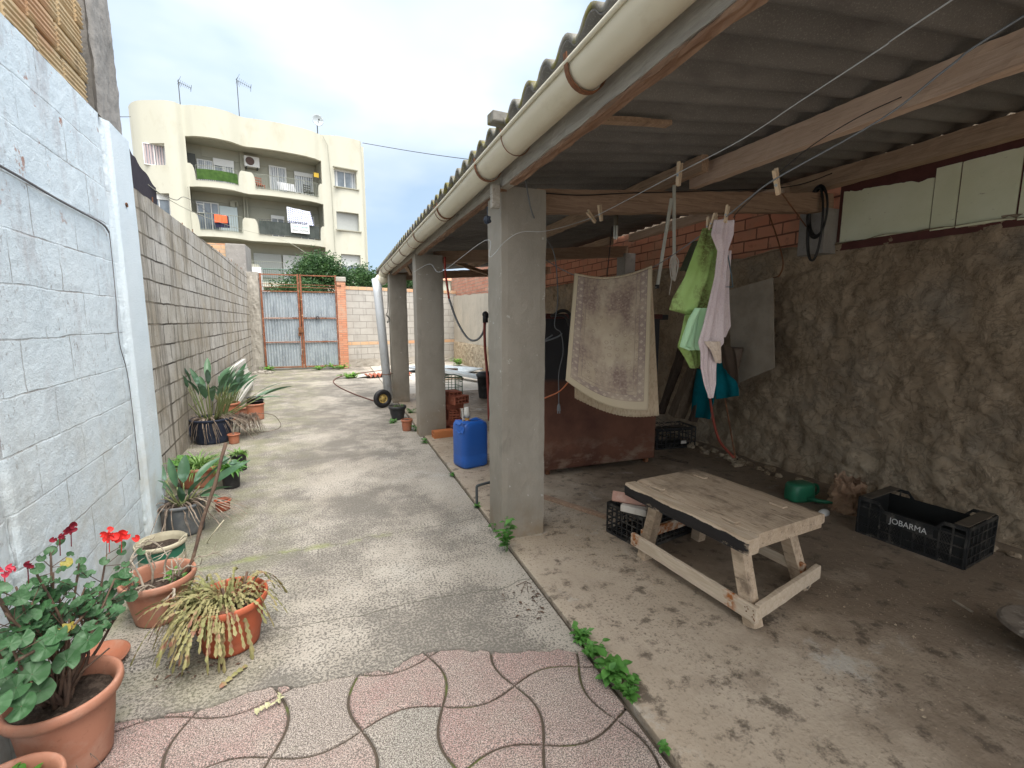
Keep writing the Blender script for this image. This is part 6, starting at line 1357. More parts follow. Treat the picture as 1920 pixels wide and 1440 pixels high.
# power cable with plug hanging in front of the tank
pl = [AY(985, 335, 2.68), AY(998, 400, 2.72), AY(1020, 440, 2.9), AY(1040, 480, 3.1), AY(1046, 560, 3.15), AY(1040, 610, 3.15), AY(1052, 625, 3.12), AY(1056, 660, 3.12), AY(1048, 700, 3.12), AY(1048, 757, 3.12)]
t = thing('power_cable', 'grey cable with a two pin plug hanging between the pillar and the rug', 'cable', pl[-1]); MB().tube(smoothline(pl, 6), .0042, 6).build('cord', M_gcab, t, smooth=True, world=True)
e = pl[-1]; MB().tube([e, e-Vector((0, 0, .02)), e-Vector((0, 0, .05)), e-Vector((0, 0, .055))], [.007, .012, .016, .012], 8).build('plug', plain('grey_plug', (.20, .21, .22), .5), t, smooth=True, world=True); MB().tube([e+Vector((-.008, 0, -.055)), e+Vector((-.008, 0, -.075))], .003, 6).build('pin', M_galv, t, world=True); MB().tube([e+Vector((.008, 0, -.055)), e+Vector((.008, 0, -.075))], .003, 6).build('pin', M_galv, t, world=True)
tag(MB().tube(smoothline([AY(1036, 628, 3.2), AY(1020, 640, 3.2), AY(1045, 632, 3.15), AY(1054, 625, 3.14)], 5), .006, 6).build('cable_end', M_gcab, smooth=True), 'short curved grey cable in front of the tank top', 'cable')
tag(MB().tube(smoothline([AY(1066, 716, 2.9), AY(1050, 733, 3.0), AY(1030, 743, 3.1), AY(1005, 752, 3.2), AY(985, 760, 3.4)], 6), .005, 6).build('extension_cord', plain('orange_cord', (.55, .17, .07), .6), smooth=True), 'thin orange cord passing from the rug towards the pillar', 'cord')

# ---- rug over the line
n = NB('worn_patterned_rug'); uv = n.co((1, 1, 1), kind='UV'); s_ = n.n('ShaderNodeSeparateXYZ'); n.l(uv, s_.inputs[0]); U, V = s_.outputs[0], s_.outputs[1]
eu = n.math('MINIMUM', U, n.math('SUBTRACT', .50, U)); ev = n.math('SUBTRACT', .88, V); ed = n.math('MINIMUM', eu, ev)
tan = n.mix(n.ramp(n.noise(5, 6, .6, uv), .4, .62), (.38, .315, .235), (.46, .395, .305)); pur = n.mix(n.ramp(n.noise(60, 3, .6, uv), .45, .6), (.21, .155, .135), (.30, .235, .195))
field = n.mix(n.ramp(n.noise(4.2, 5, .6, n.co((1.2, .5, 1), (2, 7, 1), 'UV')), .44, .58), pur, tan)
mot = n.voro(24, 'F1', uv, 'Distance', .6); field = n.mix(n.math('MULTIPLY', n.ramp(n.math('ABSOLUTE', n.math('SUBTRACT', mot, .33)), .05, .02), .45), field, (.18, .13, .115))
ang = n.voro(34, 'F1', uv, 'Distance', .5); field = n.mix(n.math('MULTIPLY', n.ramp(ang, .22, .12), .5), field, (.50, .43, .34))
du = n.math('ABSOLUTE', n.math('SUBTRACT', n.math('FRACT', n.math('MULTIPLY', n.math('ADD', U, V), 19)), .5)); dv = n.math('ABSOLUTE', n.math('SUBTRACT', n.math('FRACT', n.math('MULTIPLY', n.math('SUBTRACT', U, V), 19)), .5))
dia = n.ramp(n.math('MAXIMUM', du, dv), .26, .20); bord = n.mix(dia, (.27, .215, .19), (.42, .36, .29)); bord = n.mix(n.ramp(n.noise(90, 3, .6, uv), .5, .62, 0, .6), bord, (.34, .27, .22))
inb = n.math('MULTIPLY', n.math('GREATER_THAN', ed, .030), n.math('LESS_THAN', ed, .066)); c = n.mix(inb, field, bord)
for a_, b_ in ((.026, .030), (.066, .069), (.090, .093)): c = n.mix(n.math('MULTIPLY', n.math('MULTIPLY', n.math('GREATER_THAN', ed, a_), n.math('LESS_THAN', ed, b_)), .8), c, (.20, .155, .14))
c = n.mix(n.math('LESS_THAN', ed, .026), c, (.43, .37, .265)); c = n.mix(n.ramp(n.noise(3.3, 6, .7, n.co((1, 1, 1), (5, 5, 5), 'UV')), .44, .62, 0, .6), c, (.44, .37, .28))
n.bump(n.noise(260, 3, .6, uv), .7, .003); M_rug = n.fin(c, .95, .1)
M_rugb = weathered('woven_rug_back', (.50, .42, .30), ((3, 5, .45, .62, (.44, .32, .23), .6), (90, 3, .5, .6, (.36, .28, .19), .6)), .95, ((160, .6, .003),), .1, scale=(1, 1, .35))
def uvgrid(m, f, nu, nv, uf):
    uvl = []
    for i in range(nu+1):
        for j in range(nv+1): m.v.append(Vector(f(i/nu, j/nv))); uvl.append(uf(i/nu, j/nv))
    q = lambda i, j: i*(nv+1)+j
    for i in range(nu):
        for j in range(nv): m.f.append((q(i, j), q(i, j+1), q(i+1, j+1), q(i+1, j)))
    it = iter(uvl); return lambda v: next(it)
TLp, TRp, BRp, BLp = AY(1077, 516, 2.75), AY(1222, 502, 2.5), AY(1214, 768, 2.44), AY(1061, 712, 2.70)
nrm_ = Vector((-.5, -.87, 0))
def sag(u): return -.045*math.sin(PI*u)
def frug(u, v):
    p = TLp.lerp(TRp, u).lerp(BLp.lerp(BRp, u), v); p.z += sag(u)*(1-.25*v)-.035*math.sin(PI*u)*v
    return p+nrm_*(.014*math.sin(u*13+.5)*(1-v)**1.2+.018*math.sin(u*5+v*2)*v+.03*v*(1-v)+.018)
rg_ = thing('hanging_rug', 'worn beige and purple patterned rug folded over the washing line', 'rug', (1.68, 2.62, .75))
m = MB(); f_ = uvgrid(m, frug, 44, 60, lambda u, v: (.50*u, .88*v+.03)); o = m.build('front_flap', M_rug, rg_, smooth=True, world=True, uvf=f_); md = o.modifiers.new('t', 'SOLIDIFY'); md.thickness = .006; md.offset = -1
BR2, BL2 = AY(1237, 781, 2.56), AY(1077, 748, 2.80)
def frug2(u, v):
    p = TLp.lerp(TRp, u).lerp(BL2.lerp(BR2, u), v); p.z += sag(u)*(1-.5*v)-.03*math.sin(PI*u)*v+.0035*math.sin(u*160)*(v > .99); return p-nrm_*(.012+.014*math.sin(u*6+1)*v+.02*v)
m = MB(); m.grid(frug2, 60, 40, .006); m.build('rear_flap', M_rugb, rg_, smooth=True, world=True)
m = MB()
def ftop(u, v):
    a = frug(u, 0); b = frug2(u, 0); c_ = (a+b)/2; t_ = PI*v; return c_+(a-c_)*math.cos(t_)+Vector((0, 0, .010*math.sin(t_)))
m.grid(ftop, 44, 6, .004, flip=True); m.build('fold', M_rugb, rg_, smooth=True, world=True)

# ---- washing lines and pegs
M_line = plain('grey_line', (.17, .18, .19), .5, .3, .1); M_wline = plain('pale_line', (.42, .43, .43), .5, .3, .1)
L1 = [Vector((1.285, 2.93, 1.90)), TLp, TLp.lerp(TRp, .5)+Vector((0, 0, -.045)), TRp, G(1330, 430, 1.87), G(1400, 375, 1.91), G(1455, 335, 1.945), G(1650, 225, 2.03), G(1780, 125, 2.09), G(1920, 30, 2.15), Vector((1.50, -.1, 2.32)), Vector((1.7, -1.0, 2.40)), Vector((2.45, -1.2, 2.44))]
tag(MB().tube(smoothline(L1, 6), .0028, 6).build('washing_line', M_line, smooth=True), 'grey washing line carrying the rug and the towels, rising to the upper right', 'washing line')
L2 = [AY(776, 510, 5.68), AY(806, 495, 5.0), AY(826, 510, 4.4), Vector((.945, 3.0, 1.98)), AY(918, 482, 2.70), AY(948, 452, 2.68), AY(978, 435, 2.66), AY(1025, 433, 2.64), G(1090, 415, 2.09), G(1133, 397, 2.10), G(1270, 325, 2.12), G(1390, 262, 2.13), G(1500, 190, 2.14), G(1650, 92, 2.16), G(1800, -10, 2.18), Vector((1.15, -.6, 2.28)), Vector((1.02, -1.1, 2.30))]
tag(MB().tube(smoothline(L2, 6), .0022, 6).build('washing_line', M_wline, smooth=True), 'thin pale washing line passing the nearest pillar and rising to the top right', 'washing line')
L3 = [G(1375, 408, 1.90), G(1395, 385, 1.93), G(1500, 290, 2.06), G(1600, 225, 2.14), G(1690, 182, 2.22)]
tag(MB().tube(smoothline(L3, 6), .0018, 5).build('washing_line', M_black, smooth=True), 'dark thin line tied to the pale roof timber beside the grey washing line', 'washing line')
tag(MB().tube(smoothline([AY(1022, 362, 2.85), AY(1090, 366, 2.85), AY(1180, 362, 2.85), AY(1320, 358, 2.85), AY(1480, 350, 2.85), AY(1560, 325, 2.8)], 6), .004, 5).build('loose_cable', M_black, smooth=True), 'loose dark cable lying along the nearest cross beam', 'cable')
tag(MB().tube(smoothline([AX(1440, 398, 3.9), AX(1455, 440, 3.86), AX(1468, 490, 3.84), AX(1462, 515, 3.86), AX(1450, 521, 3.93)], 6), .006, 6).build('bent_iron_rod', M_rust, smooth=True), 'bent rusty rod hooked down from the brick infill above the grey board', 'rod')
tag(MB().tube([AX(1468, 365, 3.0), AX(1512, 425, 3.85)], .005, 5).build('iron_stay', M_rust), 'thin rusty stay behind the peg left of the coiled hose', 'rod')
M_peg = wood('wooden_peg', (.50, .37, .24), (.60, .47, .33), (.2, .13, .08), (10, 10, 2), amt=.3)
def peg(p, rx, ry, label, s=1):
    t = thing('clothes_peg', label, 'clothes peg', p, 0, 'wooden clothes pegs'); t.rotation_euler = (rx, ry, .35)
    for sg in (-1, 1):
        m = MB(); m.add([(sg*.0008, -.005, -.03), (sg*.007, -.005, -.03), (sg*.0085, -.005, 0), (sg*.0105, -.005, .042), (sg*.0055, -.005, .042), (sg*.0015, -.005, 0), (sg*.0008, .005, -.03), (sg*.007, .005, -.03), (sg*.0085, .005, 0), (sg*.0105, .005, .042), (sg*.0055, .005, .042), (sg*.0015, .005, 0)],
              [(0, 1, 2, 5), (5, 2, 3, 4), (6, 11, 8, 7), (11, 10, 9, 8), (0, 6, 7, 1), (1, 7, 8, 2), (2, 8, 9, 3), (3, 9, 10, 4), (4, 10, 11, 5), (5, 11, 6, 0)]); m.build('wooden_leg', M_peg, t)
    MB().tube([(-.0095, 0, .0), (.0095, 0, 0)], .0045, 8).build('spring', M_galv, t); t.scale = (s*1.25, s*1.25, s*1.25)
peg(G(1110, 408, 2.09), 0, -.95, 'left of two pegs on the pale line in front of the cross beam', 1.05); peg(G(1126, 402, 2.10), 0, -.25, 'right of two pegs on the pale line, nearly upright', 1.05)
peg(G(1273, 330, 2.12), 0, .08, 'upright peg on the pale line just above the folded metal bracket', 1.15); peg(G(1457, 345, 1.945), 0, -.55, 'large tilted peg alone on the grey line, right of the towels', 1.0)
peg(G(1327, 425, 1.875), 0, 0, 'leftmost of the pegs holding the green towel', .75); peg(G(1342, 418, 1.88), 0, -.2, 'middle peg on the green towel', .8); peg(G(1362, 404, 1.895), 0, .25, 'peg at the top of the pink towel', .8); peg(G(1334, 420, 1.875), .3, .1, 'peg behind the middle of the green towel', .7)
# ---- towels
def towel(name, rows, mat, label, Yf, cat='towel', fold=.012, seed=0, thick=.003):
    """rows: list of (left px, right px, py, depth offset); a hanging cloth gathered at the top"""
    R_ = [(Vector(AY(a, y, Yf+d)), Vector(AY(b, y, Yf+d+dd))) for (a, b, y, d, dd) in rows]
    def f(u, v):
        k = v*(len(R_)-1); i = min(int(k), len(R_)-2); t = k-i; t = t*t*(3-2*t); a = R_[i][0].lerp(R_[i+1][0], t); b = R_[i][1].lerp(R_[i+1][1], t); w_ = (b-a).length
        p = a.lerp(b, u); return p+Vector((.35, -1, 0)).normalized()*(-fold*math.sin(u*8+seed+v*1.5)*(.5+w_*3)-fold*.5*math.sin(u*19+seed*2))
    m = MB(); m.grid(f, 40, 60, thick); return tag(m.build(name, mat, smooth=True), label, cat)
n = NB('grimy_green_microfibre'); c = n.mix(n.ramp(n.noise(3, 5), .4, .6), (.24, .36, .11), (.33, .48, .18)); g_ = n.ramp(n.noise(6, 6, .65, n.co((1, 1, .6), (3, 3, 3))), .40, .54); sp2 = n.ramp(n.noise(70, 4, .7), .44, .54); c = n.mix(n.math('MULTIPLY', g_, n.math('ADD', n.math('MULTIPLY', sp2, .5), .35)), c, (.10, .09, .035)); n.bump(n.noise(200, 3), .5, .002); M_gt = n.fin(c, .9, .1)
M_mint = weathered('pale_mint_cloth', (.38, .60, .38), ((4, 4, .5, .7, (.33, .56, .20), .7),), .9, ((200, .4, .002),)); M_pt = weathered('pale_lilac_towelling', (.55, .47, .47), ((5, 5, .45, .62, (.44, .34, .36), .6), (220, 3, .52, .66, (.34, .26, .28), .45)), .95, ((240, .9, .003),)); M_ptl = weathered('cream_towelling', (.55, .46, .38), ((60, 3, .5, .6, (.42, .34, .28), .6),), .95, ((240, .8, .003),))
towel('green_towel', [(1322, 1346, 428, 1.66-1.64, -.02), (1308, 1356, 470, .01, 0), (1290, 1350, 520, 0, 0), (1268, 1344, 560, 0, 0), (1262, 1338, 580, .0, 0), (1290, 1330, 588, 0, 0), (1284, 1328, 620, 0, 0), (1276, 1324, 650, 0, 0), (1288, 1322, 670, 0, 0), (1298, 1308, 690, 0, 0)], M_gt, 'grimy lime green towel pegged on the grey washing line', 1.64, seed=1)
towel('mint_towel', [(1302, 1322, 578, -.035, 0), (1288, 1320, 600, -.035, 0), (1276, 1316, 632, -.035, 0), (1270, 1312, 650, -.035, 0), (1286, 1310, 656, -.035, 0)], M_mint, 'pale mint fold lying over the lower left of the green towel', 1.64, seed=3, cat='cloth')
towel('lilac_towel', [(1340, 1374, 413, -.02, -.04), (1334, 1372, 440, -.03, -.03), (1346, 1362, 470, -.03, -.02), (1340, 1358, 520, -.03, -.02), (1328, 1354, 570, -.04, -.02), (1318, 1352, 610, -.05, -.02), (1308, 1352, 642, -.05, -.02), (1312, 1340, 660, -.05, 0), (1312, 1338, 690, -.05, 0), (1318, 1338, 720, -.05, 0), (1328, 1334, 746, -.05, 0)], M_pt, 'pale lilac towel hanging in a long point, right of the green one', 1.62, seed=2, fold=.009, thick=.005)
towel('lilac_towel', [(1362, 1370, 470, .03, 0), (1356, 1366, 540, .03, 0), (1352, 1369, 580, .03, 0), (1352, 1371, 612, .03, 0), (1352, 1360, 632, .03, 0)], M_pt, 'loose right corner of the lilac towel hanging behind it', 1.62, 'towel', .006, 5)
towel('cream_towel_fold', [(1322, 1353, 640, -.055, -.02), (1336, 1353, 658, -.06, -.01), (1344, 1352, 680, -.05, 0)], M_ptl, 'cream turned-up hem at the lower right of the lilac towel', 1.60, 'towel', .006, 7)
m = MB(); a, b, c_ = AY(1362, 478, 1.6), AY(1340, 538, 1.6), AY(1374, 538, 1.6); d_ = AY(1372, 520, 1.6); m.tube([a, b, c_, d_, a+Vector((.008, 0, 0)), a], .0025, 6); tag(m.build('wire_hanger', plain('blue_coated_wire', (.05, .10, .13), .4)), 'small blue wire triangle hanging over the lilac towel', 'wire')
towel('dark_cloth', [(1300, 1328, 452, .3, 0), (1284, 1318, 490, .3, 0), (1278, 1292, 508, .3, 0)], plain('dark_olive_cloth', (.04, .045, .025), .9), 'dark olive rag behind the top of the green towel', 1.64, 'rag')
towel('yellow_cloth', [(1316, 1324, 440, .06, 0), (1312, 1320, 460, .06, 0)], plain('pale_yellow_cloth', (.60, .50, .16), .9), 'sliver of yellow cloth pegged left of the green towel', 1.64, 'cloth')
# folded metal bracket with cord
t = thing('folding_bracket', 'pale folded metal bracket hanging from the roof beside the pegs, cord knotted on it', 'bracket', AY(1262, 540, 2.6))
M_alu = plain('painted_aluminium', (.44, .45, .40), .45, .5, .15); m = MB(); m.beam(AY(1264, 347, 2.6), AY(1264, 526, 2.6), .022, .010, up=(0, 1, 0)); m.build('straight_arm', M_alu, t, world=True, bevel=.002)
m = MB(); m.beam(AY(1259, 372, 2.58), AY(1232, 540, 2.58), .022, .010, up=(0, 1, 0)); m.build('swing_arm', M_alu, t, world=True, bevel=.002); MB().bb(-.01, .01, -.01, .01, 0, .025).build('rubber_cap', M_black, t, xf=Matrix.Translation(AY(1232, 541, 2.58)-t.location)); 
m = MB(); 
for (dx, dz) in ((0, .10), (.012, .13), (-.010, .12), (.02, .09)):
    c0 = AY(1262, 475, 2.57); m.tube(smoothline([c0, c0+Vector((-.02+dx, -.01, -dz*.6)), c0+Vector((dx, -.012, -dz-.05)), c0+Vector((.02+dx, -.01, -dz*.6)), c0], 5), .0035, 5)
c0 = AY(1262, 475, 2.57); m.tube([c0+Vector((0, 0, -.15)), c0+Vector((-.015, 0, -.27))], .003, 5); m.build('knotted_cord', plain('pale_cord', (.48, .45, .40), .8), t, world=True)
# energy saving lamp
t = thing('light_bulb', 'unlit spiral tube lamp hanging from the roof beside the cross beam', 'lamp', AY(1154, 448, 3.3)); p = AY(1154, 448, 3.3)
MB().tube([(0, 0, .10), (0, 0, .16), (0, 0, .20)], [.018, .018, .014], 12).build('socket', plain('dark_socket', (.10, .085, .06), .5), t, smooth=True)
m = MB(); [m.tube([(dx, dy, .10), (dx, dy, .012), (dx*.5, dy*.5, 0)], .0075, 8) for dx, dy in ((-.013, 0), (.013, 0), (0, .013), (0, -.013))]; m.build('tubes', plain('milky_glass', (.68, .68, .64), .2, .5, .05), t, smooth=True); MB().tube([(0, 0, .20), (.0, 0, .30)], .003, 5).build('flex', M_black, t)
tag(MB().tube(smoothline([AY(1152, 425, 3.3)+Vector((-.02, 0, 0)), AY(1143, 470, 3.3), AY(1138, 520, 3.3)], 5), .004, 5).build('hanging_wire', M_black, smooth=True), 'thin dark wire hanging left of the unlit lamp', 'wire')
# coil of black hose on the post
t = thing('hose_coil', 'black hose coil hung on the concrete post under the pale boards', 'hose', (3.86, 2.97, 1.86)); c0 = AX(1532, 430, 3.86)
for k in range(5):
    m = MB(); w_, h_ = .075+.006*(k % 3), (.19+.012*k if k < 3 else .30); cz = c0.z+.14-(.10 if k > 2 else 0); m.tube([Vector((3.86-.008*k, c0.y+w_*math.cos(a)*(.8 if k > 2 else 1), cz+h_*math.sin(a))) for a in [q*PI/16 for q in range(33)]], .0085, 7); m.build('hose_loop', M_hosek, t, smooth=True, world=True)
# grey board leaning on the wall
m = MB(); q = [AX(1366, 545, 3.88), AX(1450, 521, 3.86), AX(1453, 690, 3.84), AX(1376, 722, 3.80)]; m.grid(lambda u, v: q[0].lerp(q[1], u).lerp(q[3].lerp(q[2], u), v), 8, 8, .012)
tag(m.build('grey_board', weathered('stained_grey_board', (.36, .31, .245), ((4, 6, .42, .6, (.25, .21, .165), .7), (30, 4, .55, .65, (.30, .27, .23), .6)), .9, ((50, .3, .003),))), 'stained grey board leaning on the rubble wall behind the towels', 'board')
# leaning dark planks and log behind the rug
def lean(name, label, a, b, w_, h_, mat, cat):
    m = MB(); timber(m, a, b, w_, h_, a[1]*3, .008, 30, up=(1, 0, 0), wav=.02); tag(m.build(name, mat), label, cat)
M_old = wood('old_dark_plank', (.055, .04, .03), (.11, .08, .06), (.02, .015, .012), (9, 9, 1)); M_log = wood('split_log', (.13, .095, .065), (.20, .15, .105), (.04, .03, .02), (9, 9, 1.2))
lean('dark_plank', 'dark narrow plank leaning on the wall right of the rug', AX(1305, 575, 3.75), AX(1240, 775, 3.62), .05, .09, M_old, 'plank'); lean('split_log', 'split brown log leaning on the wall behind the green towel', AX(1325, 650, 3.80), AX(1268, 780, 3.66), .12, .16, M_log, 'log'); lean('dark_plank', 'dark plank edge leaning right of the split log', AX(1345, 660, 3.82), AX(1300, 790, 3.7), .04, .10, M_old, 'plank')
# teal cloths and brown bucket hanging
M_teal = plain('teal_cloth', (.0, .16, .20), .8, .2, .25)
def hang(name, P_, mat, label, cat, X_, fold=.02, seed=0):
    q = [AX(a, b, X_) for a, b in P_]
    def f(u, v):
        p = q[0].lerp(q[1], u).lerp(q[3].lerp(q[2], u), v); return p+Vector((-1, 0, 0))*fold*(math.sin(u*9+seed)*.6+math.sin(u*4+v*3))
    m = MB(); m.grid(f, 24, 24, .006); tag(m.build(name, mat, smooth=True), label, cat)
hang('teal_bag', [(1308, 690), (1345, 700), (1334, 786), (1297, 782)], M_teal, 'teal cloth bag hanging against the wall below the green towel', 'bag', 3.70); hang('teal_apron', [(1350, 668), (1372, 690), (1386, 742), (1345, 748)], M_teal, 'teal cloth with a brown cloth over it, right of the lilac towel point', 'cloth', 3.66, .03, 2)
hang('brown_cloth', [(1352, 640), (1376, 655), (1388, 726), (1356, 690)], plain('brown_cloth', (.10, .07, .05), .9), 'brown cloth lying over the teal one beside the ribbed bucket', 'cloth', 3.60, .02, 4)
t = thing('ribbed_bucket', 'ribbed brown bucket hanging against the grey board behind the lilac towel', 'bucket', AX(1372, 700, 3.7)); m = MB(); m.lathe([(.001, 0)]+[(.055+.035*k/10+(.004 if k % 2 else 0), .26*k/10) for k in range(11)]+[(.085, .25), (.05, .02)], n=24); m.build('bucket_shell', plain('brown_plastic', (.16, .12, .09), .6), t, smooth=True)
m = MB(); m.tube(smoothline([AX(1331, 745, 3.66), AX(1338, 790, 3.63), AX(1350, 828, 3.60), AX(1376, 858, 3.58)], 6), .013, 8); tag(m.build('red_hose', plain('faded_red_hose', (.33, .07, .045), .55), smooth=True), 'faded red hose curving down the rubble wall under the teal cloth', 'hose')
m = MB(); m.tube([AX(1359, 745, 3.7), AX(1379, 860, 3.62)], .008, 6); tag(m.build('iron_bar', M_rust), 'thin rusty bar leaning beside the red hose', 'rod')
# rubble lumps along the wall foot and grit on the floor
M_lump = M_rub
lumps = MB()
for i in range(60):
    y = rnd.uniform(.9, 5.0); x = 3.92-abs(rnd.gauss(0, .10)); s_ = rnd.uniform(.012, .05)
    lumps.sphere((x, y, ZS+s_*.4), s_, 9, 6, (1, 1.2, .7), .3)
tag(lumps.build('wall_crumbs', M_rub, kind='stuff', origin=(0, 0, 0)), 'crumbled lumps fallen along the foot of the rubble wall', 'rubble')
m = MB(); M_grit = weathered('floor_grit', (.22, .17, .12), ((30, 3, .45, .6, (.38, .31, .22), .8),), .95)
rz_ = random.Random(5)
def pebble(x, y, z, s_):
    a = rz_.uniform(0, 6); c_, d_ = math.cos(a)*s_, math.sin(a)*s_; m.add([(x+c_, y+d_, z), (x-d_*.8, y+c_*.8, z), (x-c_, y-d_, z), (x+d_*.8, y-c_*.8, z), (x+c_*.2, y+d_*.2, z+s_*.8)], [(0, 1, 4), (1, 2, 4), (2, 3, 4), (3, 0, 4)])
for k in range(5200):
    q = rz_.random()
    if q < .40: x, y = rz_.gauss(1.55, .16), rz_.gauss(2.75, .28)
    elif q < .55: x, y = 3.85-abs(rz_.gauss(0, .25)), rz_.uniform(.8, 5)
    elif q < .85: x, y = rz_.uniform(1.0, 3.9), rz_.uniform(.7, 4.5)
    else: x, y = rz_.gauss(2.4, .5), rz_.gauss(1.2, .4)
    if x < 1.0 or x > 4.0 or y < .5 or (x < 1.29 and 2.72 < y < 3.04): continue
    pebble(x, y, ZS, rz_.uniform(.0012, .0042) if rz_.random() > .03 else rz_.uniform(.005, .009))
g_ = m.build('floor_grit', M_grit, kind='stuff', origin=(0, 0, 0)); tag(g_, 'loose grit and crumbs scattered over the shed floor', 'grit')
m = MB()
for k in range(2600):
    x, y = rz_.uniform(-1.1, .95), rz_.choice([rz_.uniform(1.0, 3.5), rz_.uniform(1.8, 7)])
    if rz_.random() < .3: x = .90+rz_.gauss(0, .04)
    if x > .965: continue
    pebble(x, y, 0 if y > 1.96 else -.006, rz_.uniform(.001, .0032) if rz_.random() > .02 else rz_.uniform(.004, .007))
g_ = m.build('path_grit', weathered('path_grit', (.25, .22, .18), ((50, 3, .45, .6, (.5, .47, .42), .8),), .95), kind='stuff', origin=(0, 0, 0)); tag(g_, 'loose crumbs of stone scattered over the path', 'grit')
# wooden batten and sticks on the floor
m = MB(); timber(m, (1.50, 3.38, ZS+.012), (1.80, 2.79, ZS+.012), .04, .024, 2, .002, 20); tag(m.build('floor_batten', M_beam), 'dark batten lying on the shed floor right of the nearest pillar', 'plank')
tag(MB().tube([G(1787, 1125, .02), G(1823, 1147, .02)], .006, 6).build('floor_stick', M_bare), 'pale stick lying on the floor in front of the lettered crate', 'stick')
tag(MB().tube([G(1238, 856, .03), G(1290, 868, .03)], .012, 6).build('floor_stick', M_old), 'dark stick lying on the floor right of the tank', 'stick')
# bent grey pipe at the slab edge
tag(MB().tube(smoothline([(.975, 3.36, 0), (.975, 3.36, .15), (.978, 3.36, .172), (1.0, 3.37, .178), (1.16, 3.42, .180)], 5), .011, 8).build('bent_pipe', plain('dark_grey_conduit', (.07, .08, .085), .5), smooth=True), 'short bent grey pipe rising at the slab edge beside the nearest pillar', 'pipe')
# black cloth lump under the eaves
tag(MB().sphere(AY(914, 412, 2.72), .022, 10, 7, (1, .7, 1.1), .25).tube([AY(914, 412, 2.72), AY(914, 388, 2.72)], .003, 4).build('dark_rag_bundle', plain('blue_black_cloth', (.03, .04, .06), .7)), 'small dark bundle tied under the gutter at the nearest pillar', 'rag')

# ---- jerrycan
M_blue = weathered('blue_polyethylene', (.015, .10, .42), ((2, 4, .4, .65, (.02, .13, .50), .6), (7, 6, .64, .72, (.20, .32, .50), .35)), .38, ((20, .1, .003),), .5)
jt = thing('plastic_canister', 'tall blue plastic canister with a torn top standing on the shed floor edge', 'canister', (1.215, 4.40, ZS), math.radians(14)); m = MB()
prof = [(0, .85), (.012, .97), (.035, 1), (.12, 1), (.13, .985), (.14, 1), (.33, 1), (.405, .995), (.435, .95), (.452, .85), (.455, .5)]; vs = []; K_ = 40
for z, s_ in prof:
    for k in range(K_):
        t_ = 2*PI*k/K_; ex = lambda c_: math.copysign(abs(c_)**.42, c_); vs.append((.15*s_*ex(math.cos(t_)), .13*s_*ex(math.sin(t_)), z+(.008*math.sin(t_*3) if z > .44 else 0)))
m.add(vs, [(r*K_+k, r*K_+(k+1) % K_, (r+1)*K_+(k+1) % K_, (r+1)*K_+k) for r in range(len(prof)-1) for k in range(K_)]+[tuple(range(K_))[::-1]]); m.build('canister_body', M_blue, jt, smooth=True)
m = MB(); m.grid(lambda u, v: (-.152+.02*math.sin(v*3), lerp(-.125, .02, u), .36+v*.105*(1-.35*u)+.01*math.sin(u*9)), 8, 6, .004); m.grid(lambda u, v: (lerp(-.13, -.02, u), -.10+.05*v, .452+.02*v*math.sin(u*3)), 8, 4, .003); m.grid(lambda u, v: (lerp(.0, .12, u), lerp(-.02, .05, v), .455+.018*math.sin(u*3)*math.sin(v*3)), 8, 4, .003); m.build('torn_flap', M_blue, jt)
t = thing('pipe_piece', 'short white pipe piece standing out of the top of the blue canister', 'pipe', jt.location+Vector((-.03, .0, .44)), .1); MB().tube([(0, 0, -.03), (0, 0, .05)], .024, 14).build('orange_collar', plain('amber_adhesive', (.50, .28, .08), .5), t, smooth=True); MB().tube([(0, 0, .05), (0, 0, .098), (0, 0, .10), (0, 0, .15)], [.032, .032, .027, .027], 16).build('tube', M_wht, t, smooth=True); MB().tube([(-.04, 0, .0), (-.05, .0, .14)], .008, 8).build('side_strip', M_wht, t)
# ---- bricks
M_hb = weathered('hollow_red_brick', (.38, .13, .08), ((9, 5, .45, .65, (.30, .10, .065), .8), (24, 4, .58, .68, (.46, .25, .18), .5)), .9, ((60, .5, .004),)); M_hbo = weathered('orange_hollow_brick', (.55, .22, .09), ((9, 5, .5, .65, (.45, .17, .08), .8),), .9, ((60, .5, .004),)); M_hole = plain('cell_shade_colour', (.03, .012, .01), .95)
def hbrick(loc, rz, L_, W_, H_, label, mat=None, nx=3, nz=2, endx=False, grp='stacked hollow bricks'):
    t = thing('hollow_brick', label, 'brick', loc, rz, grp); m = MB(); y0, y1 = -L_/2, L_/2; x0 = -W_/2; fr = .012
    # webs run the whole length so the cells are real openings
    for k in range(nx+1): x = lerp(-W_/2+fr/2, W_/2-fr/2, k/nx); m.bb(x-fr/2, x+fr/2, y0, y1, .0, H_)
    for k in range(nz+1):
        z = lerp(fr/2, H_-fr/2, k/nz)
        for q in range(nx): xa = lerp(-W_/2+fr/2, W_/2-fr/2, q/nx)+fr/2; xb = lerp(-W_/2+fr/2, W_/2-fr/2, (q+1)/nx)-fr/2; m.bb(xa, xb, y0+.0005, y1-.0005, z-fr/2, z+fr/2)
    for k in range(5): z = lerp(.012, H_-.012, (k+.5)/5); m.bb(-W_/2-.002, -W_/2+.002, y0, y1, z-.004, z+.004); m.bb(W_/2-.002, W_/2+.002, y0, y1, z-.004, z+.004)
    for k in range(6): x = lerp(-W_/2, W_/2, (k+.5)/6); m.bb(x-.004, x+.004, y0, y1, H_-.002, H_+.002)
    m.build('brick_body', mat or M_hb, t)
    MB().bb(-W_/2+fr, W_/2-fr, -.004, .004, fr, H_-fr).build('cell_shade_sheet', M_hole, t)  # near-black sheet across the cells, painting the shade inside them
bx0, by0 = 1.41, 5.98
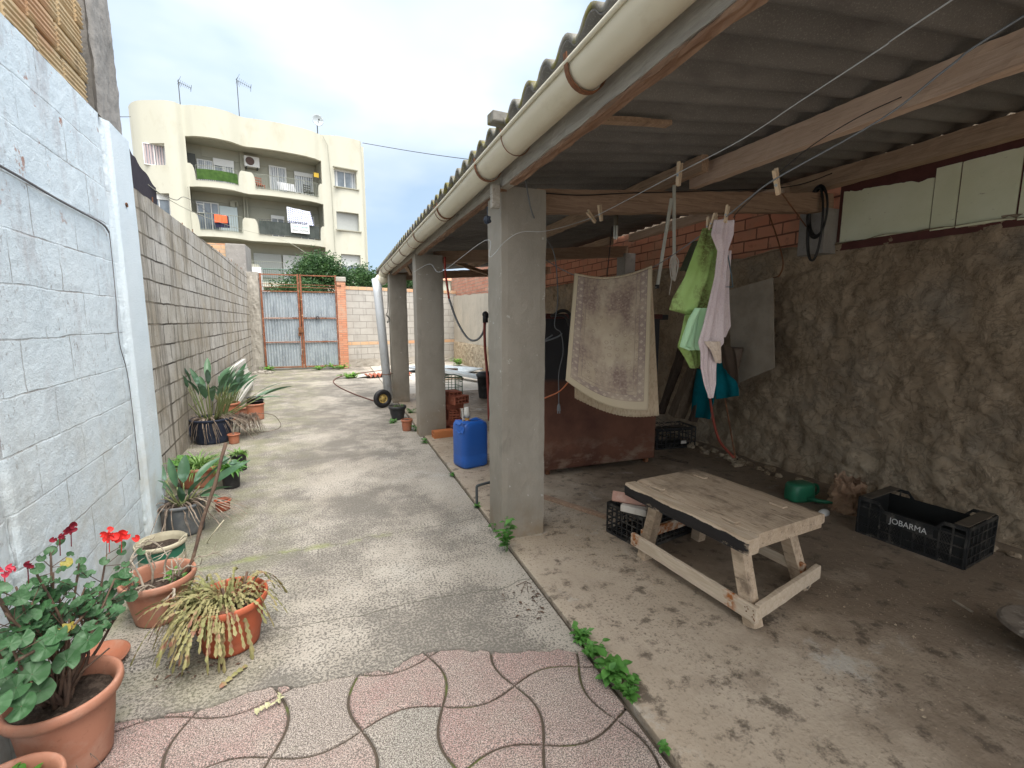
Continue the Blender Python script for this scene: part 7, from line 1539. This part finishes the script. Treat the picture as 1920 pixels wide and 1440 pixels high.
for i in range(7):
    lab = ['bottom', 'second', 'third', 'fourth', 'fifth', 'sixth', 'seventh'][i]+' brick of the stack behind the second pillar, counted from the floor'
    if i == 5: hbrick((1.46, by0-.06, ZS+i*.072), .5, .20, .24, .105, 'large hollow brick sticking out near the top of the stack, its cells facing the yard', nx=4, nz=2)
    elif i == 6: hbrick((1.41, by0, ZS+5*.072+.108), .2, .22, .18, .05, 'flat brick crowning the stack behind the second pillar', nx=3, nz=1)
    else: hbrick((bx0+.01*math.sin(i*2), by0, ZS+i*.072), (.1, PI/2, .05, .12, PI/2+.1)[i] if i != 3 else .05, .24, .16, .070, lab, nx=3, nz=2)
hbrick((1.20, 5.62, ZS), PI/2+.12, .26, .11, .085, 'orange hollow brick lying in front of the second pillar', M_hbo, 2, 2, grp=None)
# green crate behind, yard clutter
M_gcr = plain('green_crate_plastic', (.03, .11, .05), .5, .4, .3); crate('plastic_crate', 'green plastic crate standing in the yard behind the brick stack', (1.98, 8.7, 0.01), .1, .40, .42, .40, M_gcr, nv=6, nh=3)
t = thing('waste_bin', 'dark grey round waste bin with a lid, seen left of the nearest pillar', 'bin', (2.60, 8.283, 0.016)); MB().lathe([(.001, 0), (.125, 0), (.13, .01), (.160, .40), (.165, .40), (.165, .42)], n=40).build('bin_body', M_anth, t, smooth=True); MB().lathe([(.172, .405), (.178, .42), (.175, .45), (.14, .475), (.13, .49), (.001, .495)], n=40).build('lid', M_anth, t, smooth=True)
t = thing('potted_sprig', 'anthracite grey pot with a sparse twiggy plant beside the downpipe wheel', 'potted plant', (.809, 6.969, 0)); zs = potshape(t, .131, .205, .65, M_anth, .014, .045, soil=.93); m = MB(); [twig(m, (.02*k-.04, 0, zs), (.1*math.sin(k*2), .1, 1), .13, .0025, 1) for k in range(5)]; m.build('twigs', M_bare, t); rosette(t, zs, .08, 26, .05, .012, (.2, 1.2), 33, M_weed)
t = thing('potted_moss', 'small terracotta pot standing alone in front of the anthracite pot', 'pot', (.834, 6.184, 0)); potshape(t, .08, .156, .72, M_terra, .010, .03, soil=.9)
# hand-truck wheel resting on the downpipe
wt = thing('spare_wheel', 'small black tyre on a yellow hub leaning at the foot of the downpipe', 'wheel', (.69, 8.0, .0)); WX = Matrix.Translation((0, 0, .155)) @ Matrix.Rotation(.28, 4, 'Z') @ Matrix.Rotation(PI/2-.08, 4, 'X')
m = MB(); m.lathe([(.075, -.03), (.10, -.040), (.135, -.038), (.153, -.018), (.156, 0), (.153, .018), (.135, .038), (.10, .040), (.075, .03), (.075, -.03)], n=44); m.build('tyre', M_black, wt, smooth=True, xf=WX); m = MB(); m.lathe([(.078, -.03), (.070, -.012), (.045, -.016), (.03, -.03), (.001, -.03)], n=32); m.lathe([(.078, .03), (.070, .012), (.045, .016), (.03, .03), (.001, .03)], n=32); hb_ = m.build('hub', plain('yellowed_metal', (.42, .30, .09), .45, .5, .3), wt, smooth=True, xf=WX)
m = MB()
for k in range(5): a = k*1.2566; m.sphere((.045*math.cos(a), .045*math.sin(a), .022), .009, 8, 5); m.sphere((.045*math.cos(a), .045*math.sin(a), -.022), .009, 8, 5)
m.build('hub_holes', M_black, hb_, xf=WX)
# hoses
pts = [(.62, 8.6, .012), (.3, 9.6, .012), (.0, 10.9, .012), (-.1, 12.0, .012), (.15, 13.0, .012), (.8, 13.7, .012), (1.6, 14.2, .012), (2.6, 14.9, .012)]; tag(MB().tube(smoothline(pts, 8), .013, 7).build('garden_hose', plain('dull_red_hose', (.13, .06, .045), .6), smooth=True), 'thin dark red hose snaking over the yard from the wheel round a weed tuft', 'hose')
hp = [AY(834, 482, 5.5), AY(835, 510, 5.5), AY(842, 560, 5.45), AY(857, 602, 5.4), AY(876, 633, 5.3), AY(892, 638, 5.2), AY(905, 625, 5.1), AY(911, 600, 5.0)]
t = thing('hanging_hose', 'red and grey hose hanging from the second cross beam to a black valve', 'hose', hp[-1]); MB().tube(smoothline(hp[:3], 6), .013, 8).build('red_section', plain('bright_red_hose', (.36, .05, .03), .5), t, smooth=True, world=True); MB().tube(smoothline(hp[2:], 6), .0125, 8).build('grey_section', M_gcab, t, smooth=True, world=True)
p = AY(910, 593, 5.0); m = MB(); m.tube([p+Vector((0, 0, .02)), p+Vector((0, 0, -.07))], .03, 12); m.sphere(p+Vector((0, 0, .02)), .036, 12, 8); m.tube([p, p+Vector((.14, 0, .0))], .018, 10); m.build('valve', M_black, t, smooth=True, world=True); MB().tube(smoothline([p+Vector((-.01, 0, -.06)), p+Vector((.0, .02, -.35)), p+Vector((.04, .05, -.75)), p+Vector((.05, .05, -1.2))], 6), .016, 8).build('riser', plain('dark_red_pipe', (.22, .04, .03), .5), t, smooth=True, world=True)
# light hook of wire on the third pillar
tag(MB().tube(smoothline([AY(727, 540, 8.2), AY(727, 582, 8.2), AY(724, 590, 8.2), AY(729, 597, 8.2), AY(726, 605, 8.2), AY(731, 600, 8.2), AY(726, 590, 8.2)], 5), .006, 5).build('wire_hook', M_iron, smooth=True), 'twisted wire hook hanging left of the farthest pillar', 'wire')
# sheets lying in the yard
def csheet(name, c0, rz, L_, W_, amp, pt, mat, label, z=.02, tilt=0):
    m = MB(); R3 = Matrix.Translation((c0[0], c0[1], z)) @ Matrix.Rotation(rz, 4, 'Z') @ Matrix.Rotation(tilt, 4, 'Y')
    m.grid(lambda u, v: R3 @ Vector((lerp(-L_/2, L_/2, v), lerp(-W_/2, W_/2, u), amp+amp*math.sin(u*W_/pt*2*PI))), int(W_/pt*8), 4, .005); tag(m.build(name, mat, smooth=True), label, 'roofing sheet')
csheet('corrugated_sheet', (2.85, 12.9), -.75, 1.9, 1.0, .018, .07, M_galv, 'galvanised corrugated sheet lying on top of the loose pile in the far yard', .10, .02); csheet('corrugated_sheet', (2.5, 13.9), -.2, 1.6, 1.5, .018, .08, weathered('pale_zinc', (.42, .44, .45), ((6, 4, .5, .6, (.28, .29, .30), .7),), .5), 'pale corrugated sheet flat on the ground near the back wall', .02); csheet('corrugated_sheet', (3.3, 13.3), .5, 1.5, .9, .018, .08, M_galv, 'grey corrugated sheet leaning slightly by the plaster wall', .05, .06)
csheet('clay_sheet', (1.25, 12.5), PI/2+.15, .42, 1.15, .035, .11, M_hb, 'red ribbed roofing piece lying in the yard behind the downpipe', .02); m = MB(); m.grid(lambda u, v: (lerp(.45, .80, u), lerp(12.35, 12.8, v), .03+.03*math.sin(u*2)), 6, 4, .02); tag(m.build('broken_slab', M_wht), 'pale broken slab beside the red ribbed piece', 'slab')
m = MB(); a, b = Vector((2.55, 12.1, .13)), Vector((3.5, 9.6, .08)); d = (b-a).normalized(); sd_ = d.cross(Vector((0, 0, 1)))
m.beam(a, b, .24, .012); m.beam(a+sd_*.12+Vector((0, 0, .035)), b+sd_*.12+Vector((0, 0, .035)), .012, .06); m.beam(a-sd_*.12+Vector((0, 0, .035)), b-sd_*.12+Vector((0, 0, .035)), .012, .06); tag(m.build('metal_channel', weathered('whitish_channel', (.46, .50, .52), ((3, 4, .5, .65, (.34, .36, .37), .6),), .5)), 'long whitish metal channel lying in the yard towards the waste bin', 'channel')
m = MB(); m.beam((1.9, 10.8, .05), (2.9, 11.1, .05), .07, .03); tag(m.build('pale_lath', M_bench), 'pale wooden lath lying in front of the metal channel', 'plank')
m = MB(); m.beam((2.4, 12.6, .14), (3.0, 12.1, .16), .10, .06); tag(m.build('dark_offcut', M_old), 'dark timber offcut under the loose sheets in the yard', 'plank')
# debris at the left foot of the gate
m = MB()
for k in range(14):
    m.sphere((-2.1+rnd.uniform(-.1, .45), 14.6+rnd.uniform(-.3, .3), .02), rnd.uniform(.03, .08), 9, 6, (1, 1, .6), .3)
tag(m.build('loose_rubble', M_post, kind='stuff'), 'pale loose rubble on the ground by the gate post', 'rubble')
# leaf litter
m = MB(); rl = random.Random(8)
for k in range(60):
    x, y = (rl.gauss(-.62, .09), rl.gauss(2.12, .05)) if k < 36 else (rl.uniform(.75, .95), rl.uniform(1.9, 2.2)); a = rl.uniform(0, 6); s_ = rl.uniform(.006, .02)
    m.add([(x, y, .004), (x+s_*math.cos(a), y+s_*math.sin(a), .008), (x+s_*1.8*math.cos(a+.3), y+s_*1.8*math.sin(a+.3), .004), (x+s_*math.cos(a+.7), y+s_*math.sin(a+.7), .010)], [(0, 1, 2, 3)])
tag(m.build('leaf_litter', M_stem, kind='stuff'), 'dark leaf litter on the cement around the orange cactus pot', 'litter')
m = MB()
for a, b in (((968, 1098), (985, 1090)), ((985, 1090), (996, 1095)), ((985, 1092), (977, 1112)), ((988, 1095), (990, 1110))): m.tube([G(*a, .006), G(*b, .006)], .0018, 4)
tag(m.build('fallen_flower_stalk', M_stem), 'small reddish fallen flower stalk on the cement near the weed row', 'plant debris')
